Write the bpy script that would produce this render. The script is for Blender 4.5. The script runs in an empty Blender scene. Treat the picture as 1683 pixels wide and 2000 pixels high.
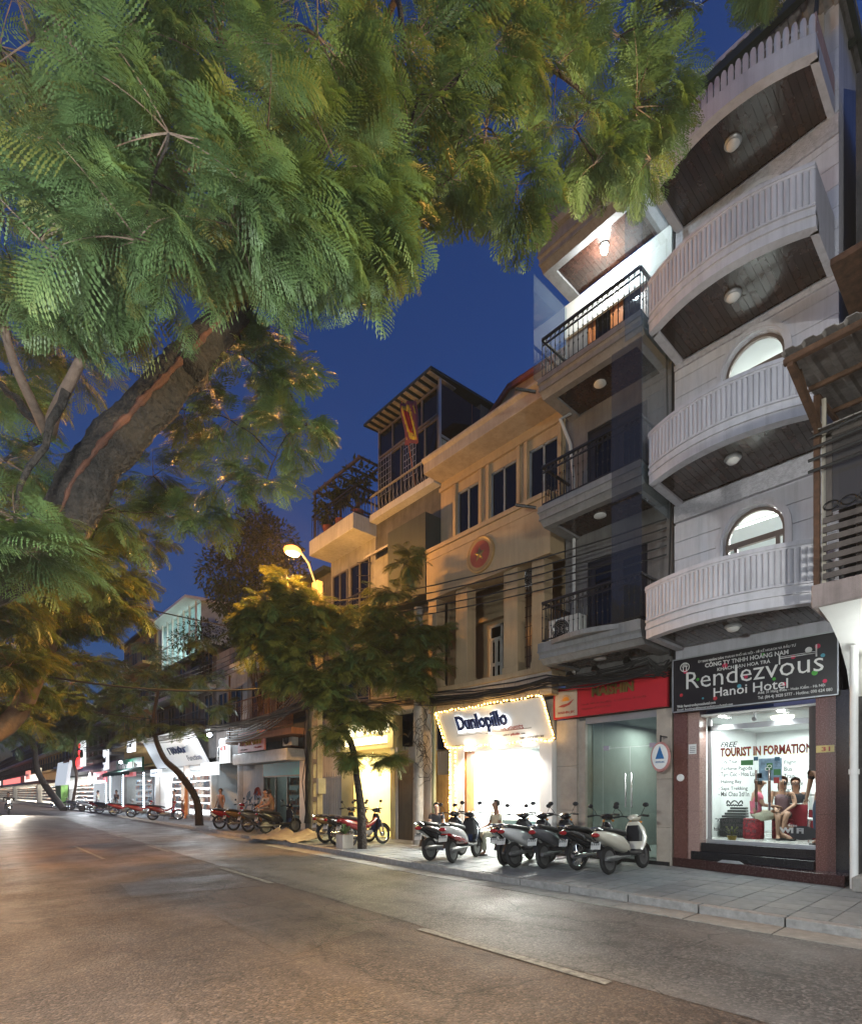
import bpy, bmesh, math, random
import numpy as np
from mathutils import Vector, Matrix
from math import sin, cos, pi, radians as R, sqrt
random.seed(7); rng = np.random.default_rng(7)
SC = bpy.context.scene; COL = SC.collection

# ---------------------------------------------------------------- camera, sky, exposure
TH = R(42.1); FPX = 1064.0; CAMZ = 1.6
cam = bpy.data.objects.new('camera', bpy.data.cameras.new('camera')); COL.objects.link(cam)
cam.location = (0, 0, CAMZ); cam.rotation_euler = (R(90), 0, -TH)
cam.data.sensor_fit = 'VERTICAL'; cam.data.sensor_height = 36; cam.data.lens = FPX * 36 / 2000
cam.data.shift_y = 0.275; cam.data.clip_start = 0.05; cam.data.clip_end = 2000
SC.camera = cam
SC.view_settings.view_transform = 'Standard'; SC.view_settings.look = 'None'
SC.view_settings.exposure = 0.0; SC.view_settings.gamma = 1.0
SC.cycles.use_denoising = True
SC.cycles.max_bounces = 6; SC.cycles.diffuse_bounces = 3; SC.cycles.glossy_bounces = 3
SC.cycles.transmission_bounces = 4; SC.cycles.transparent_max_bounces = 12; SC.cycles.volume_bounces = 0
SC.cycles.sample_clamp_indirect = 4.0; SC.cycles.caustics_reflective = False; SC.cycles.caustics_refractive = False
W = bpy.data.worlds.new('World'); SC.world = W; W.use_nodes = True
nt = W.node_tree; bg = nt.nodes['Background']
sky = nt.nodes.new('ShaderNodeTexSky'); sky.sky_type = 'NISHITA'; sky.sun_disc = False
sky.sun_elevation = R(-1.0); sky.sun_rotation = R(-75); sky.ozone_density = 4.0; sky.air_density = 1.0; sky.dust_density = 1.5
hs = nt.nodes.new('ShaderNodeHueSaturation'); hs.inputs['Saturation'].default_value = 1.0
nt.links.new(sky.outputs[0], hs.inputs['Color']); nt.links.new(hs.outputs[0], bg.inputs[0])
bg.inputs[1].default_value = .9

# ---------------------------------------------------------------- helpers
def at(u, v, X):
    """pixel of the photograph -> (Y, z) on the vertical plane at distance X from the camera's line of travel"""
    a = (u - 841.5) / FPX; den = sin(TH) + a * cos(TH); Z = X / den
    return Z * (cos(TH) - a * sin(TH)), CAMZ + (1550 - v) / FPX * Z
def yu(u, X): return at(u, 1550, X)[0]
def pz(u, v, Z):
    a = (u - 841.5) / FPX
    return Vector((Z * (sin(TH) + a * cos(TH)), Z * (cos(TH) - a * sin(TH)), CAMZ + (1550 - v) / FPX * Z))
ORG = {}
def link(o, parent=None):
    COL.objects.link(o)
    if parent is not None:
        o.parent = parent; ORG[o.name] = ORG.get(parent.name, Vector((0, 0, 0)))
    return o
def tag(o, label=None, cat=None, group=None, kind=None):
    if label: o['label'] = label
    if cat: o['category'] = cat
    if group: o['group'] = group
    if kind: o['kind'] = kind
    return o
def thing(name, label, cat, loc=(0, 0, 0), group=None):
    o = bpy.data.objects.new(name, None); o.empty_display_size = .2
    o.location = loc; COL.objects.link(o); ORG[o.name] = Vector(loc)
    return tag(o, label, cat, group)
def copy_tree(o, parent=None):
    c = o.copy(); COL.objects.link(c)
    if parent is not None: c.parent = parent
    for ch in list(o.children): copy_tree(ch, c)
    return c
def piece(name, mesh, parent, loc=(0, 0, 0), rot=(0, 0, 0), scale=(1, 1, 1)):
    o = bpy.data.objects.new(name, mesh); link(o, parent)
    o.location = Vector(loc) - (ORG.get(parent.name, Vector((0, 0, 0))) if parent else Vector((0, 0, 0)))
    o.rotation_euler = rot; o.scale = scale
    return o
def lin(c):
    return tuple(((x / 255) / 12.92 if x / 255 <= .04045 else ((x / 255 + .055) / 1.055) ** 2.4) for x in c)

MATS = {}
def mat(name, col, rough=.6, metal=0., var=.18, scale=3., bump=0., bscale=60., streak=0., spec=.5, coat=0., emit=None, es=0., trans=0., sub=None):
    if name in MATS: return MATS[name]
    m = bpy.data.materials.new(name); m.use_nodes = True; MATS[name] = m
    t = m.node_tree; N = t.nodes; L = t.links; b = N['Principled BSDF']
    b.inputs['Roughness'].default_value = rough; b.inputs['Metallic'].default_value = metal
    b.inputs['Specular IOR Level'].default_value = spec; b.inputs['Coat Weight'].default_value = coat
    tc = N.new('ShaderNodeTexCoord')
    n1 = N.new('ShaderNodeTexNoise'); n1.inputs['Scale'].default_value = scale; n1.inputs['Detail'].default_value = 6; n1.inputs['Roughness'].default_value = .65
    L.new(tc.outputs['Object'], n1.inputs['Vector'])
    rp = N.new('ShaderNodeMapRange'); rp.inputs['From Min'].default_value = .3; rp.inputs['From Max'].default_value = .7
    L.new(n1.outputs['Fac'], rp.inputs['Value'])
    mx = N.new('ShaderNodeMix'); mx.data_type = 'RGBA'
    mx.inputs['A'].default_value = (*[c * (1 - var) for c in col], 1); mx.inputs['B'].default_value = (*[min(1, c * (1 + var)) for c in col], 1)
    L.new(rp.outputs[0], mx.inputs['Factor']); out = mx.outputs['Result']
    if streak:
        mp = N.new('ShaderNodeMapping'); mp.inputs['Scale'].default_value = (7, 7, .5); L.new(tc.outputs['Object'], mp.inputs['Vector'])
        n2 = N.new('ShaderNodeTexNoise'); n2.inputs['Scale'].default_value = 1.3; n2.inputs['Detail'].default_value = 7; n2.inputs['Roughness'].default_value = .7
        L.new(mp.outputs[0], n2.inputs['Vector'])
        r2 = N.new('ShaderNodeMapRange'); r2.inputs['From Min'].default_value = .45; r2.inputs['From Max'].default_value = .75; r2.inputs['To Max'].default_value = streak
        L.new(n2.outputs['Fac'], r2.inputs['Value'])
        m2 = N.new('ShaderNodeMix'); m2.data_type = 'RGBA'; L.new(r2.outputs[0], m2.inputs['Factor']); L.new(out, m2.inputs['A'])
        m2.inputs['B'].default_value = (*[c * .28 for c in col], 1); out = m2.outputs['Result']
    L.new(out, b.inputs['Base Color'])
    r3 = N.new('ShaderNodeMapRange'); r3.inputs['To Min'].default_value = max(.02, rough - .1); r3.inputs['To Max'].default_value = min(1, rough + .12)
    L.new(n1.outputs['Fac'], r3.inputs['Value']); L.new(r3.outputs[0], b.inputs['Roughness'])
    if bump:
        n3 = N.new('ShaderNodeTexNoise'); n3.inputs['Scale'].default_value = bscale; n3.inputs['Detail'].default_value = 5
        L.new(tc.outputs['Object'], n3.inputs['Vector'])
        bp = N.new('ShaderNodeBump'); bp.inputs['Strength'].default_value = bump; bp.inputs['Distance'].default_value = .02
        L.new(n3.outputs['Fac'], bp.inputs['Height']); L.new(bp.outputs[0], b.inputs['Normal'])
    if emit: b.inputs['Emission Color'].default_value = (*emit, 1); b.inputs['Emission Strength'].default_value = es
    if trans:
        tr = N.new('ShaderNodeBsdfTranslucent'); tr.inputs['Color'].default_value = (*(sub or col), 1)
        ms = N.new('ShaderNodeMixShader'); ms.inputs[0].default_value = trans
        L.new(b.outputs[0], ms.inputs[1]); L.new(tr.outputs[0], ms.inputs[2]); L.new(ms.outputs[0], N['Material Output'].inputs[0])
    return m
def glow(name, col, s):
    if name in MATS: return MATS[name]
    m = bpy.data.materials.new(name); m.use_nodes = True; MATS[name] = m
    b = m.node_tree.nodes['Principled BSDF']; b.inputs['Base Color'].default_value = (.6, .6, .6, 1)
    b.inputs['Emission Color'].default_value = (*col, 1); b.inputs['Emission Strength'].default_value = s
    return m
def glassmat(name, tint=(.93, .97, .96), refl=1.0, rough=.02, haze=0., hcol=(.5, .5, .5)):
    if name in MATS: return MATS[name]
    m = bpy.data.materials.new(name); m.use_nodes = True; MATS[name] = m
    t = m.node_tree; N = t.nodes; L = t.links; N.remove(N['Principled BSDF'])
    tr = N.new('ShaderNodeBsdfTransparent'); tr.inputs[0].default_value = (*tint, 1)
    gl = N.new('ShaderNodeBsdfGlossy'); gl.inputs['Roughness'].default_value = rough
    fr = N.new('ShaderNodeFresnel'); fr.inputs[0].default_value = 1.5
    mu = N.new('ShaderNodeMath'); mu.operation = 'MULTIPLY'; mu.inputs[1].default_value = refl; mu.use_clamp = True
    ge = N.new('ShaderNodeNewGeometry'); ib = N.new('ShaderNodeMath'); ib.operation = 'SUBTRACT'; ib.inputs[0].default_value = 1; L.new(ge.outputs['Backfacing'], ib.inputs[1])
    mf = N.new('ShaderNodeMath'); mf.operation = 'MULTIPLY'; L.new(fr.outputs[0], mf.inputs[0]); L.new(ib.outputs[0], mf.inputs[1])
    L.new(mf.outputs[0], mu.inputs[0]); ms = N.new('ShaderNodeMixShader')
    src = tr.outputs[0]
    if haze:
        df = N.new('ShaderNodeBsdfDiffuse'); df.inputs[0].default_value = (*hcol, 1)
        m0 = N.new('ShaderNodeMixShader'); m0.inputs[0].default_value = haze
        L.new(tr.outputs[0], m0.inputs[1]); L.new(df.outputs[0], m0.inputs[2]); src = m0.outputs[0]
    L.new(mu.outputs[0], ms.inputs[0]); L.new(src, ms.inputs[1]); L.new(gl.outputs[0], ms.inputs[2]); L.new(ms.outputs[0], N['Material Output'].inputs[0])
    return m

class MB:
    def __init__(s): s.V = []; s.F = []
    def add(s, vs, fs):
        o = len(s.V); s.V += [tuple(v) for v in vs]; s.F += [tuple(i + o for i in f) for f in fs]; return s
    def box(s, x0, x1, y0, y1, z0, z1):
        vs = [(x, y, z) for z in (z0, z1) for y in (y0, y1) for x in (x0, x1)]
        return s.add(vs, [(0, 2, 3, 1), (4, 5, 7, 6), (0, 1, 5, 4), (2, 6, 7, 3), (0, 4, 6, 2), (1, 3, 7, 5)])
    def obox(s, c, size, M=None):
        h = [d / 2 for d in size]; t = MB().box(-h[0], h[0], -h[1], h[1], -h[2], h[2]); c = Vector(c)
        return s.add([c + (M @ Vector(v) if M else Vector(v)) for v in t.V], t.F)
    def beam(s, a, b, w, h):
        a = Vector(a); b = Vector(b); d = (b - a); L = d.length; d.normalize()
        up = Vector((0, 0, 1)) if abs(d.z) < .95 else Vector((1, 0, 0))
        y = up.cross(d).normalized(); z = d.cross(y)
        return s.obox((a + b) / 2, (L, w, h), Matrix((d, y, z)).transposed())
    def tube(s, pts, r, n=8, cap=True):
        pts = [Vector(p) for p in pts]; k = len(pts)
        rs = r if hasattr(r, '__len__') else [r] * k
        t0 = (pts[1] - pts[0]).normalized(); up = Vector((0, 0, 1)) if abs(t0.z) < .9 else Vector((1, 0, 0))
        nrm = t0.cross(up).normalized(); vs = []
        for i, p in enumerate(pts):
            t = (pts[min(i + 1, k - 1)] - pts[max(i - 1, 0)]).normalized()
            nrm = (nrm - t * nrm.dot(t)).normalized(); b = t.cross(nrm)
            vs += [p + (nrm * cos(2 * pi * j / n) + b * sin(2 * pi * j / n)) * rs[i] for j in range(n)]
        fs = [(i * n + j, i * n + (j + 1) % n, (i + 1) * n + (j + 1) % n, (i + 1) * n + j) for i in range(k - 1) for j in range(n)]
        if cap: fs += [tuple(range(n - 1, -1, -1)), tuple(range((k - 1) * n, k * n))]
        return s.add(vs, fs)
    def lathe(s, prof, c=(0, 0, 0), axis='z', n=16):
        vs = []
        for r, h in prof:
            for j in range(n):
                p, q = r * cos(2 * pi * j / n), r * sin(2 * pi * j / n)
                v = {'z': (p, q, h), 'x': (h, p, q), 'y': (q, h, p)}[axis]
                vs.append((c[0] + v[0], c[1] + v[1], c[2] + v[2]))
        k = len(prof)
        fs = [(i * n + j, i * n + (j + 1) % n, (i + 1) * n + (j + 1) % n, (i + 1) * n + j) for i in range(k - 1) for j in range(n)]
        fs += [tuple(range(n - 1, -1, -1)), tuple(range((k - 1) * n, k * n))]
        return s.add(vs, fs)
    def prism(s, poly, axis, a, b):
        f = {'x': lambda p, h: (h, p[0], p[1]), 'y': lambda p, h: (p[0], h, p[1]), 'z': lambda p, h: (p[0], p[1], h)}[axis]
        n = len(poly); vs = [f(p, a) for p in poly] + [f(p, b) for p in poly]
        return s.add(vs, [tuple(range(n - 1, -1, -1)), tuple(range(n, 2 * n))] + [(j, (j + 1) % n, n + (j + 1) % n, n + j) for j in range(n)])
    def loft(s, secs, n=12, e=2.0):
        """secs: (centre, half width along y, half height, tilt of the ring about y) -> rounded body along x"""
        vs = []
        for c, w, h, tl in secs:
            for j in range(n):
                t = 2 * pi * j / n; ct, st = cos(t), sin(t)
                y = w * math.copysign(abs(ct) ** (2 / e), ct); z = h * math.copysign(abs(st) ** (2 / e), st)
                vs.append((c[0] + z * sin(tl), c[1] + y, c[2] + z * cos(tl)))
        k = len(secs)
        fs = [(i * n + j, i * n + (j + 1) % n, (i + 1) * n + (j + 1) % n, (i + 1) * n + j) for i in range(k - 1) for j in range(n)]
        fs += [tuple(range(n - 1, -1, -1)), tuple(range((k - 1) * n, k * n))]
        return s.add(vs, fs)
    def ball(s, c, r, n=10, sq=(1, 1, 1)):
        k = n // 2 + 1
        prof = [(max(1e-4, r * sin(pi * i / (k - 1))), -r * cos(pi * i / (k - 1))) for i in range(k)]
        t = MB().lathe(prof, (0, 0, 0), 'z', n)
        return s.add([(c[0] + v[0] * sq[0], c[1] + v[1] * sq[1], c[2] + v[2] * sq[2]) for v in t.V], t.F)
    def mesh(s, name, m, smooth=False):
        me = bpy.data.meshes.new(name); me.from_pydata([tuple(v) for v in s.V], [], s.F)
        bm = bmesh.new(); bm.from_mesh(me); bmesh.ops.recalc_face_normals(bm, faces=bm.faces); bm.to_mesh(me); bm.free()
        if m: me.materials.append(m)
        if smooth:
            me.shade_smooth() if hasattr(me, 'shade_smooth') else None
            me.set_sharp_from_angle(angle=R(40))
        me.update(); return me
    def build(s, name, m, parent=None, smooth=False, bev=0., label=None):
        o0 = ORG.get(parent.name, Vector((0, 0, 0))) if parent else None
        if o0 is not None and o0.length: s.V = [(v[0] - o0.x, v[1] - o0.y, v[2] - o0.z) for v in s.V]
        o = bpy.data.objects.new(name, s.mesh(name, m, smooth)); link(o, parent)
        if bev:
            md = o.modifiers.new('edge', 'BEVEL'); md.width = bev; md.segments = 2; md.limit_method = 'ANGLE'; md.angle_limit = R(40)
        if label: o['label'] = label
        return o
def B(*a): return MB().box(*a)

TXT = []
def text(s, m, parent, X, yl, zb, width, height, name='lettering', extr=.004, tilt=0., bold=0., face='-x', slant=0., label=None):
    """flat lettering on a facade: its left end at yl, its base line at zb, fitted to width and height"""
    cu = bpy.data.curves.new(name, 'FONT'); cu.body = s; cu.extrude = extr; cu.offset = bold; cu.resolution_u = 2; cu.shear = slant; cu.size = 1
    cu.materials.append(m); o = bpy.data.objects.new(name, cu); link(o, parent)
    o0 = ORG.get(parent.name, Vector((0, 0, 0))) if parent else Vector((0, 0, 0))
    o.location = Vector((X, yl, zb)) - o0
    Mx = Matrix(((0, 0, -1), (-1, 0, 0), (0, 1, 0)))
    o.rotation_euler = (Matrix.Rotation(tilt, 3, 'Y') @ Mx).to_euler()
    if label: o['label'] = label
    TXT.append((o, width, height)); return o
def finish_text():
    bpy.context.view_layer.update()
    for o, w, h in TXT:
        d = o.dimensions
        if d.x > 1e-5 and d.y > 1e-5: o.scale = (w / d.x, h / d.y, 1)
    dg = bpy.context.evaluated_depsgraph_get()
    for o, w, h in TXT:      # lettering becomes plain mesh
        me = bpy.data.meshes.new_from_object(o.evaluated_get(dg)); q = bpy.data.objects.new('lettering_tmp', me); COL.objects.link(q)
        q.parent = o.parent; q.location = o.location; q.rotation_euler = o.rotation_euler; q.scale = o.scale
        if o.get('label'): q['label'] = o['label']
        nm = o.name; bpy.data.objects.remove(o); q.name = nm
def lamp(name, kind, loc, power, col=(1, 1, 1), size=.1, parent=None, rot=None, sx=None, sy=None, spot=None, blend=.5):
    d = bpy.data.lights.new(name, kind); d.energy = power; d.color = col
    if kind == 'AREA':
        d.shape = 'RECTANGLE'; d.size = sx; d.size_y = sy
    else: d.shadow_soft_size = size
    if kind == 'SPOT': d.spot_size = spot; d.spot_blend = blend
    o = bpy.data.objects.new(name, d); link(o, parent)
    o.location = Vector(loc) - (ORG.get(parent.name, Vector((0, 0, 0))) if parent else Vector((0, 0, 0)))
    if rot: o.rotation_euler = rot
    return o
def aim(o, d):
    o.rotation_euler = Vector(d).to_track_quat('-Z', 'Y').to_euler()
# ---------------------------------------------------------------- materials
white = mat('white_paint', (.52, .51, .55), .55, var=.10, scale=1.5, bump=.15, bscale=90, streak=.35)
whitec = mat('white_clean', (.75, .75, .73), .5, var=.05)
rough_st = mat('rough_stucco', (.42, .41, .45), .8, var=.25, scale=14, bump=1.0, bscale=45)
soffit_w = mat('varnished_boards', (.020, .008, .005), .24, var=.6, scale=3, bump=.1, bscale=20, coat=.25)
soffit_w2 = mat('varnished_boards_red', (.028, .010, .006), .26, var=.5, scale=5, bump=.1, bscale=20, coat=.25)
granite_r = mat('red_granite', (.13, .055, .045), .25, var=.5, scale=60, coat=.3)
granite_p = mat('pink_granite', (.34, .22, .19), .25, var=.35, scale=70, coat=.3)
granite_k = mat('black_granite', (.018, .017, .018), .15, var=.4, scale=50, coat=.4)
stone_b = mat('beige_stone', (.36, .31, .26), .4, var=.2, scale=3, bump=.05)
yellow_w = mat('cream_plaster', (.36, .26, .15), .75, var=.14, scale=1.3, bump=.25, bscale=70, streak=.30)
grey_w = mat('grey_plaster', (.20, .19, .185), .8, var=.3, scale=1.6, bump=.4, bscale=50, streak=.5)
dark_w = mat('dark_plaster', (.075, .07, .068), .85, var=.4, scale=1.8, bump=.5, bscale=40, streak=.5)
pale_w = mat('pale_plaster', (.42, .41, .40), .75, var=.15, scale=1.5, bump=.25, streak=.4)
ochre_w = mat('ochre_plaster', (.42, .27, .10), .8, var=.2, scale=1.5, bump=.3, streak=.4)
concrete = mat('concrete', (.27, .26, .24), .8, var=.25, scale=5, bump=.4, bscale=50, streak=.3)
iron = mat('black_iron', (.012, .012, .013), .4, metal=.3, var=.3)
steel = mat('brushed_steel', (.45, .45, .46), .3, metal=1., var=.1)
chrome = mat('chrome', (.75, .75, .76), .1, metal=1., var=.05)
alu = mat('aluminium', (.38, .39, .40), .4, metal=.7, var=.1)
rust = mat('rusty_steel', (.095, .048, .028), .75, metal=.2, var=.5, scale=8, bump=.3)
corr = mat('corrugated_sheet', (.27, .25, .24), .6, metal=.05, var=.3, scale=4, streak=.5)
corr_d = mat('dark_green_metal', (.022, .035, .033), .5, metal=.3, var=.4)
rubber = mat('cable_rubber', (.012, .012, .013), .55, var=.3)
redsign = mat('red_sign', (.42, .012, .02), .4, var=.08)
black_s = mat('black_sign', (.012, .010, .010), .3, var=.3)
inkw = mat('sign_white', (.62, .62, .60), .5, var=.03)
inkk = mat('sign_black', (.02, .02, .022), .5, var=.05)
inkr = mat('sign_red', (.30, .03, .025), .5, var=.05)
gold = mat('gold_letters', (.30, .22, .06), .3, metal=.8, var=.2)
woodd = mat('orange_wood', (.26, .085, .018), .35, var=.35, scale=7, coat=.4)
brown = mat('brown_wood', (.10, .045, .022), .45, var=.4, scale=6)
glass = glassmat('clear_glass')
glass_d = glassmat('shop_glass', (.80, .86, .83), 1.6, .015)
glass_w = glassmat('dark_window_glass', (.10, .12, .13), .7, .06)
room_w = mat('interior_white', (.72, .74, .74), .6, var=.03)
room_g = mat('interior_grey', (.28, .29, .28), .6, var=.1)
tile_m = [mat('pavement_tile_a', (.17, .18, .19), .6, var=.25, scale=6, bump=.25, bscale=60), mat('pavement_tile_b', (.20, .205, .21), .6, var=.25, scale=7, bump=.25, bscale=60), mat('pavement_tile_c', (.15, .155, .165), .55, var=.3, scale=5, bump=.25, bscale=60)]
kerb_m = mat('kerb_granite', (.25, .24, .23), .7, var=.3, scale=9, bump=.5, bscale=60)

# ---------------------------------------------------------------- road
def asphalt(name, c1, c2, rough, bumpd):
    m = bpy.data.materials.new(name); m.use_nodes = True; t = m.node_tree; N = t.nodes; L = t.links; b = N['Principled BSDF']
    tc = N.new('ShaderNodeTexCoord')
    def noise(s, d=6, r=.6):
        n = N.new('ShaderNodeTexNoise'); n.inputs['Scale'].default_value = s; n.inputs['Detail'].default_value = d; n.inputs['Roughness'].default_value = r
        L.new(tc.outputs['Object'], n.inputs['Vector']); return n.outputs['Fac']
    def ramp(f, a, bb, lo=0, hi=1):
        r = N.new('ShaderNodeMapRange'); r.inputs['From Min'].default_value = a; r.inputs['From Max'].default_value = bb; r.inputs['To Min'].default_value = lo; r.inputs['To Max'].default_value = hi
        L.new(f, r.inputs['Value']); return r.outputs[0]
    def mix(f, A, Bc):
        x = N.new('ShaderNodeMix'); x.data_type = 'RGBA'; L.new(f, x.inputs['Factor'])
        for k, c in (('A', A), ('B', Bc)):
            if isinstance(c, tuple): x.inputs[k].default_value = (*c, 1)
            else: L.new(c, x.inputs[k])
        return x.outputs['Result']
    big = noise(.45, 6, .6)
    col = mix(ramp(big, .38, .62), c1, c2)
    vo = N.new('ShaderNodeTexVoronoi'); vo.inputs['Scale'].default_value = 48; L.new(tc.outputs['Object'], vo.inputs['Vector'])
    stone = N.new('ShaderNodeSeparateColor'); L.new(vo.outputs['Color'], stone.inputs[0])
    col = mix(ramp(stone.outputs[0], .45, 1.0, 0, .9), col, tuple(min(1, c * 2.1) for c in c2))
    col = mix(ramp(stone.outputs[1], .6, 1.0, 0, .8), col, tuple(c * .35 for c in c1))
    col = mix(ramp(noise(2.2, 8, .7), .55, .72, 0, .55), col, tuple(c * .5 for c in c1))
    mp = N.new('ShaderNodeMapping'); mp.inputs['Scale'].default_value = (1.3, .09, 1); L.new(tc.outputs['Object'], mp.inputs['Vector'])
    lane = N.new('ShaderNodeTexNoise'); lane.inputs['Scale'].default_value = 1.0; lane.inputs['Detail'].default_value = 4; L.new(mp.outputs[0], lane.inputs['Vector'])
    col = mix(ramp(lane.outputs['Fac'], .48, .66, 0, .5), col, tuple(c * 1.9 for c in c2))
    cr = N.new('ShaderNodeTexVoronoi'); cr.feature = 'DISTANCE_TO_EDGE'; cr.inputs['Scale'].default_value = .55
    wn = N.new('ShaderNodeTexNoise'); wn.inputs['Scale'].default_value = 2.5; wn.inputs['Detail'].default_value = 6; L.new(tc.outputs['Object'], wn.inputs['Vector'])
    wa = N.new('ShaderNodeVectorMath'); wa.operation = 'MULTIPLY_ADD'; wa.inputs[1].default_value = (.5, .5, .5); L.new(wn.outputs['Color'], wa.inputs[0]); L.new(tc.outputs['Object'], wa.inputs[2]); L.new(wa.outputs[0], cr.inputs['Vector'])
    col = mix(ramp(cr.outputs['Distance'], .0, .012, .75, 0), col, tuple(c * .25 for c in c1))
    col = mix(ramp(noise(.9, 3, .5), .62, .70, 0, .6), col, tuple(c * .45 for c in c1))
    L.new(col, b.inputs['Base Color'])
    L.new(ramp(noise(1.1, 5), .3, .7, rough - .12, rough + .14), b.inputs['Roughness'])
    ad = N.new('ShaderNodeMath'); ad.operation = 'MULTIPLY_ADD'; L.new(vo.outputs['Distance'], ad.inputs[0]); ad.inputs[1].default_value = -.7
    L.new(noise(28, 8, .7), ad.inputs[2])
    bp = N.new('ShaderNodeBump'); bp.inputs['Strength'].default_value = bumpd; bp.inputs['Distance'].default_value = .012; L.new(ad.outputs[0], bp.inputs['Height'])
    L.new(bp.outputs[0], b.inputs['Normal']); return m
asph = asphalt('old_asphalt', (.028, .018, .0145), (.058, .039, .031), .60, 1.0)  # red tint puts the glow of passing tail lights into the base colour
asph2 = asphalt('newer_asphalt', (.052, .045, .042), (.085, .075, .07), .50, .7)
asph3 = asphalt('patch_asphalt', (.030, .021, .0175), (.056, .040, .033), .52, .8)
def kx(y):
    return 7.5 + min(1.7, max(0, y - 8) * .055)
def sheet(name, pts, z, m, kind='structure'):
    me = bpy.data.meshes.new(name); me.from_pydata([(x, y, z) for x, y in pts], [], [tuple(range(len(pts)))]); me.materials.append(m)
    o = bpy.data.objects.new(name, me); COL.objects.link(o); return tag(o, kind=kind)
sheet('ground', [(-700, -700), (900, -700), (900, 900), (-700, 900)], -.03, mat('bare_earth', (.06, .05, .04), .9, bump=.3))
sheet('road', [(-9, -40), (12, -40), (12, 220), (-9, 220)], 0, asph)
ys = [-20, 4, 8, 12, 16, 20, 24, 28, 34, 40, 60, 100, 180]
def lx(y): return 4.18 + max(0, y - 4) * .043
sheet('newer_asphalt_lane', [(lx(y) + .1, y) for y in ys[:-2]] + [(kx(y) - .5, y) for y in ys[:-2][::-1]], .004, asph2)
sheet('asphalt_patch', [(2.55, 4.9), (3.9, 5.3), (4.0, 7.6), (2.7, 7.3)], .004, asph3)
sheet('asphalt_patch', [(2.2, 9.3), (4.2, 9.0), (4.3, 10.7), (2.4, 10.9)], .004, asph3)
mark = mat('worn_road_paint', (.16, .145, .13), .65, var=.65, scale=16, bump=.5)
for (a, b_) in ((2.4, 4.85), (9.1, 11.7), (15.9, 18.5), (22.6, 25.2), (29.5, 32)):
    sheet('lane_marking', [(lx(a) - .06, a), (lx(a) + .06, a), (lx(b_) + .06, b_), (lx(b_) - .06, b_)], .009, mark)
sheet('lane_marking', [(2.95, 15.2), (3.03, 15.2), (3.1, 19.5), (3.02, 19.5)], .009, mark)

side = MB().prism([(kx(y) + .16, y) for y in ys] + [(11.9, 180), (11.9, -20)], 'z', -.02, .10).build('pavement', concrete); tag(side, kind='structure')
tiles = [MB().box(-.193, .193, -.193, .193, 0, .02).mesh('pavement_tile', m) for m in tile_m]
tl = []
y = -.6
while y < 46:
    x = kx(y) + .36
    while x < 11.5:
        tl.append((x, y)); x += .4
    y += .4
tl.sort(key=lambda p: p[0] ** 2 * .2 + (p[1] - 3) ** 2)
rest = MB()
for i, (x, y) in enumerate(tl):
    j = random.uniform(-.003, .003)
    if i < 300:
        piece('tile', random.choice(tiles), side, (x, y, .101 + j), (random.uniform(-.006, .006), random.uniform(-.006, .006), 0))
    else: rest.box(x - .193, x + .193, y - .193, y + .193, .101, .121 + j)
tag(rest.build('tile_field', tile_m[0], side), kind='stuff')
ke = thing('kerb', 'row of grey granite kerb stones along the pavement edge', 'kerb', (7.5, 3, 0)); gu = MB()
tag(ke, kind='structure')
y = -2.; k = 0
while y < 60:
    x0, x1 = kx(y), kx(y + 1)
    j = random.uniform(-.008, .008)
    MB().prism([(x0, y + .008), (x0 + .16, y + .008), (x1 + .16, y + .992), (x1, y + .992)], 'z', -.02, .122 + j).build('kerb_stone', kerb_m, ke, bev=.012)
    if y < 24: MB().prism([(x0 - .48, y + .01), (x0 - .004, y + .01), (x1 - .004, y + .99), (x1 - .48, y + .99)], 'z', -.02, .008 + j * .5).build('gutter_slab', concrete, ke)
    y += 1

# ---------------------------------------------------------------- shared facade pieces
def arch_half(z, w, zs, h):
    if z <= zs: return w / 2
    t = (z - zs) / h
    return w / 2 * sqrt(max(0, 1 - t * t)) if t < 1 else 0.
def wall_course(x0, x1, y0, y1, z0, z1, holes, out):
    """boxes/prisms that fill y0..y1, z0..z1 around arched holes (yc, w, zbase, zspring, h)"""
    hs = [h for h in holes if h[2] < z1 and h[3] + h[4] > z0]
    if not hs: out.box(x0, x1, y0, y1, z0, z1); return
    yc, w, zb, zs, hh = hs[0]
    n = 7; zz = [z0 + (z1 - z0) * i / n for i in range(n + 1)]
    if zb > z0 + .01:
        out.box(x0, x1, y0, y1, z0, zb); zz = [zb + (z1 - zb) * i / n for i in range(n + 1)]
    for sgn, ye in ((-1, y0), (1, y1)):
        poly = [(ye, zz[0]), (ye, zz[-1])] + [(yc + sgn * arch_half(z, w, zs, hh), z) for z in reversed(zz)]
        out.prism(poly, 'x', x0, x1)
def arch_pts(yc, w, zb, zs, h, n=14):
    return [(yc - w / 2, zb)] + [(yc - w / 2 * cos(pi * i / n), zs + h * sin(pi * i / n)) for i in range(n + 1)] + [(yc + w / 2, zb)]
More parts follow.
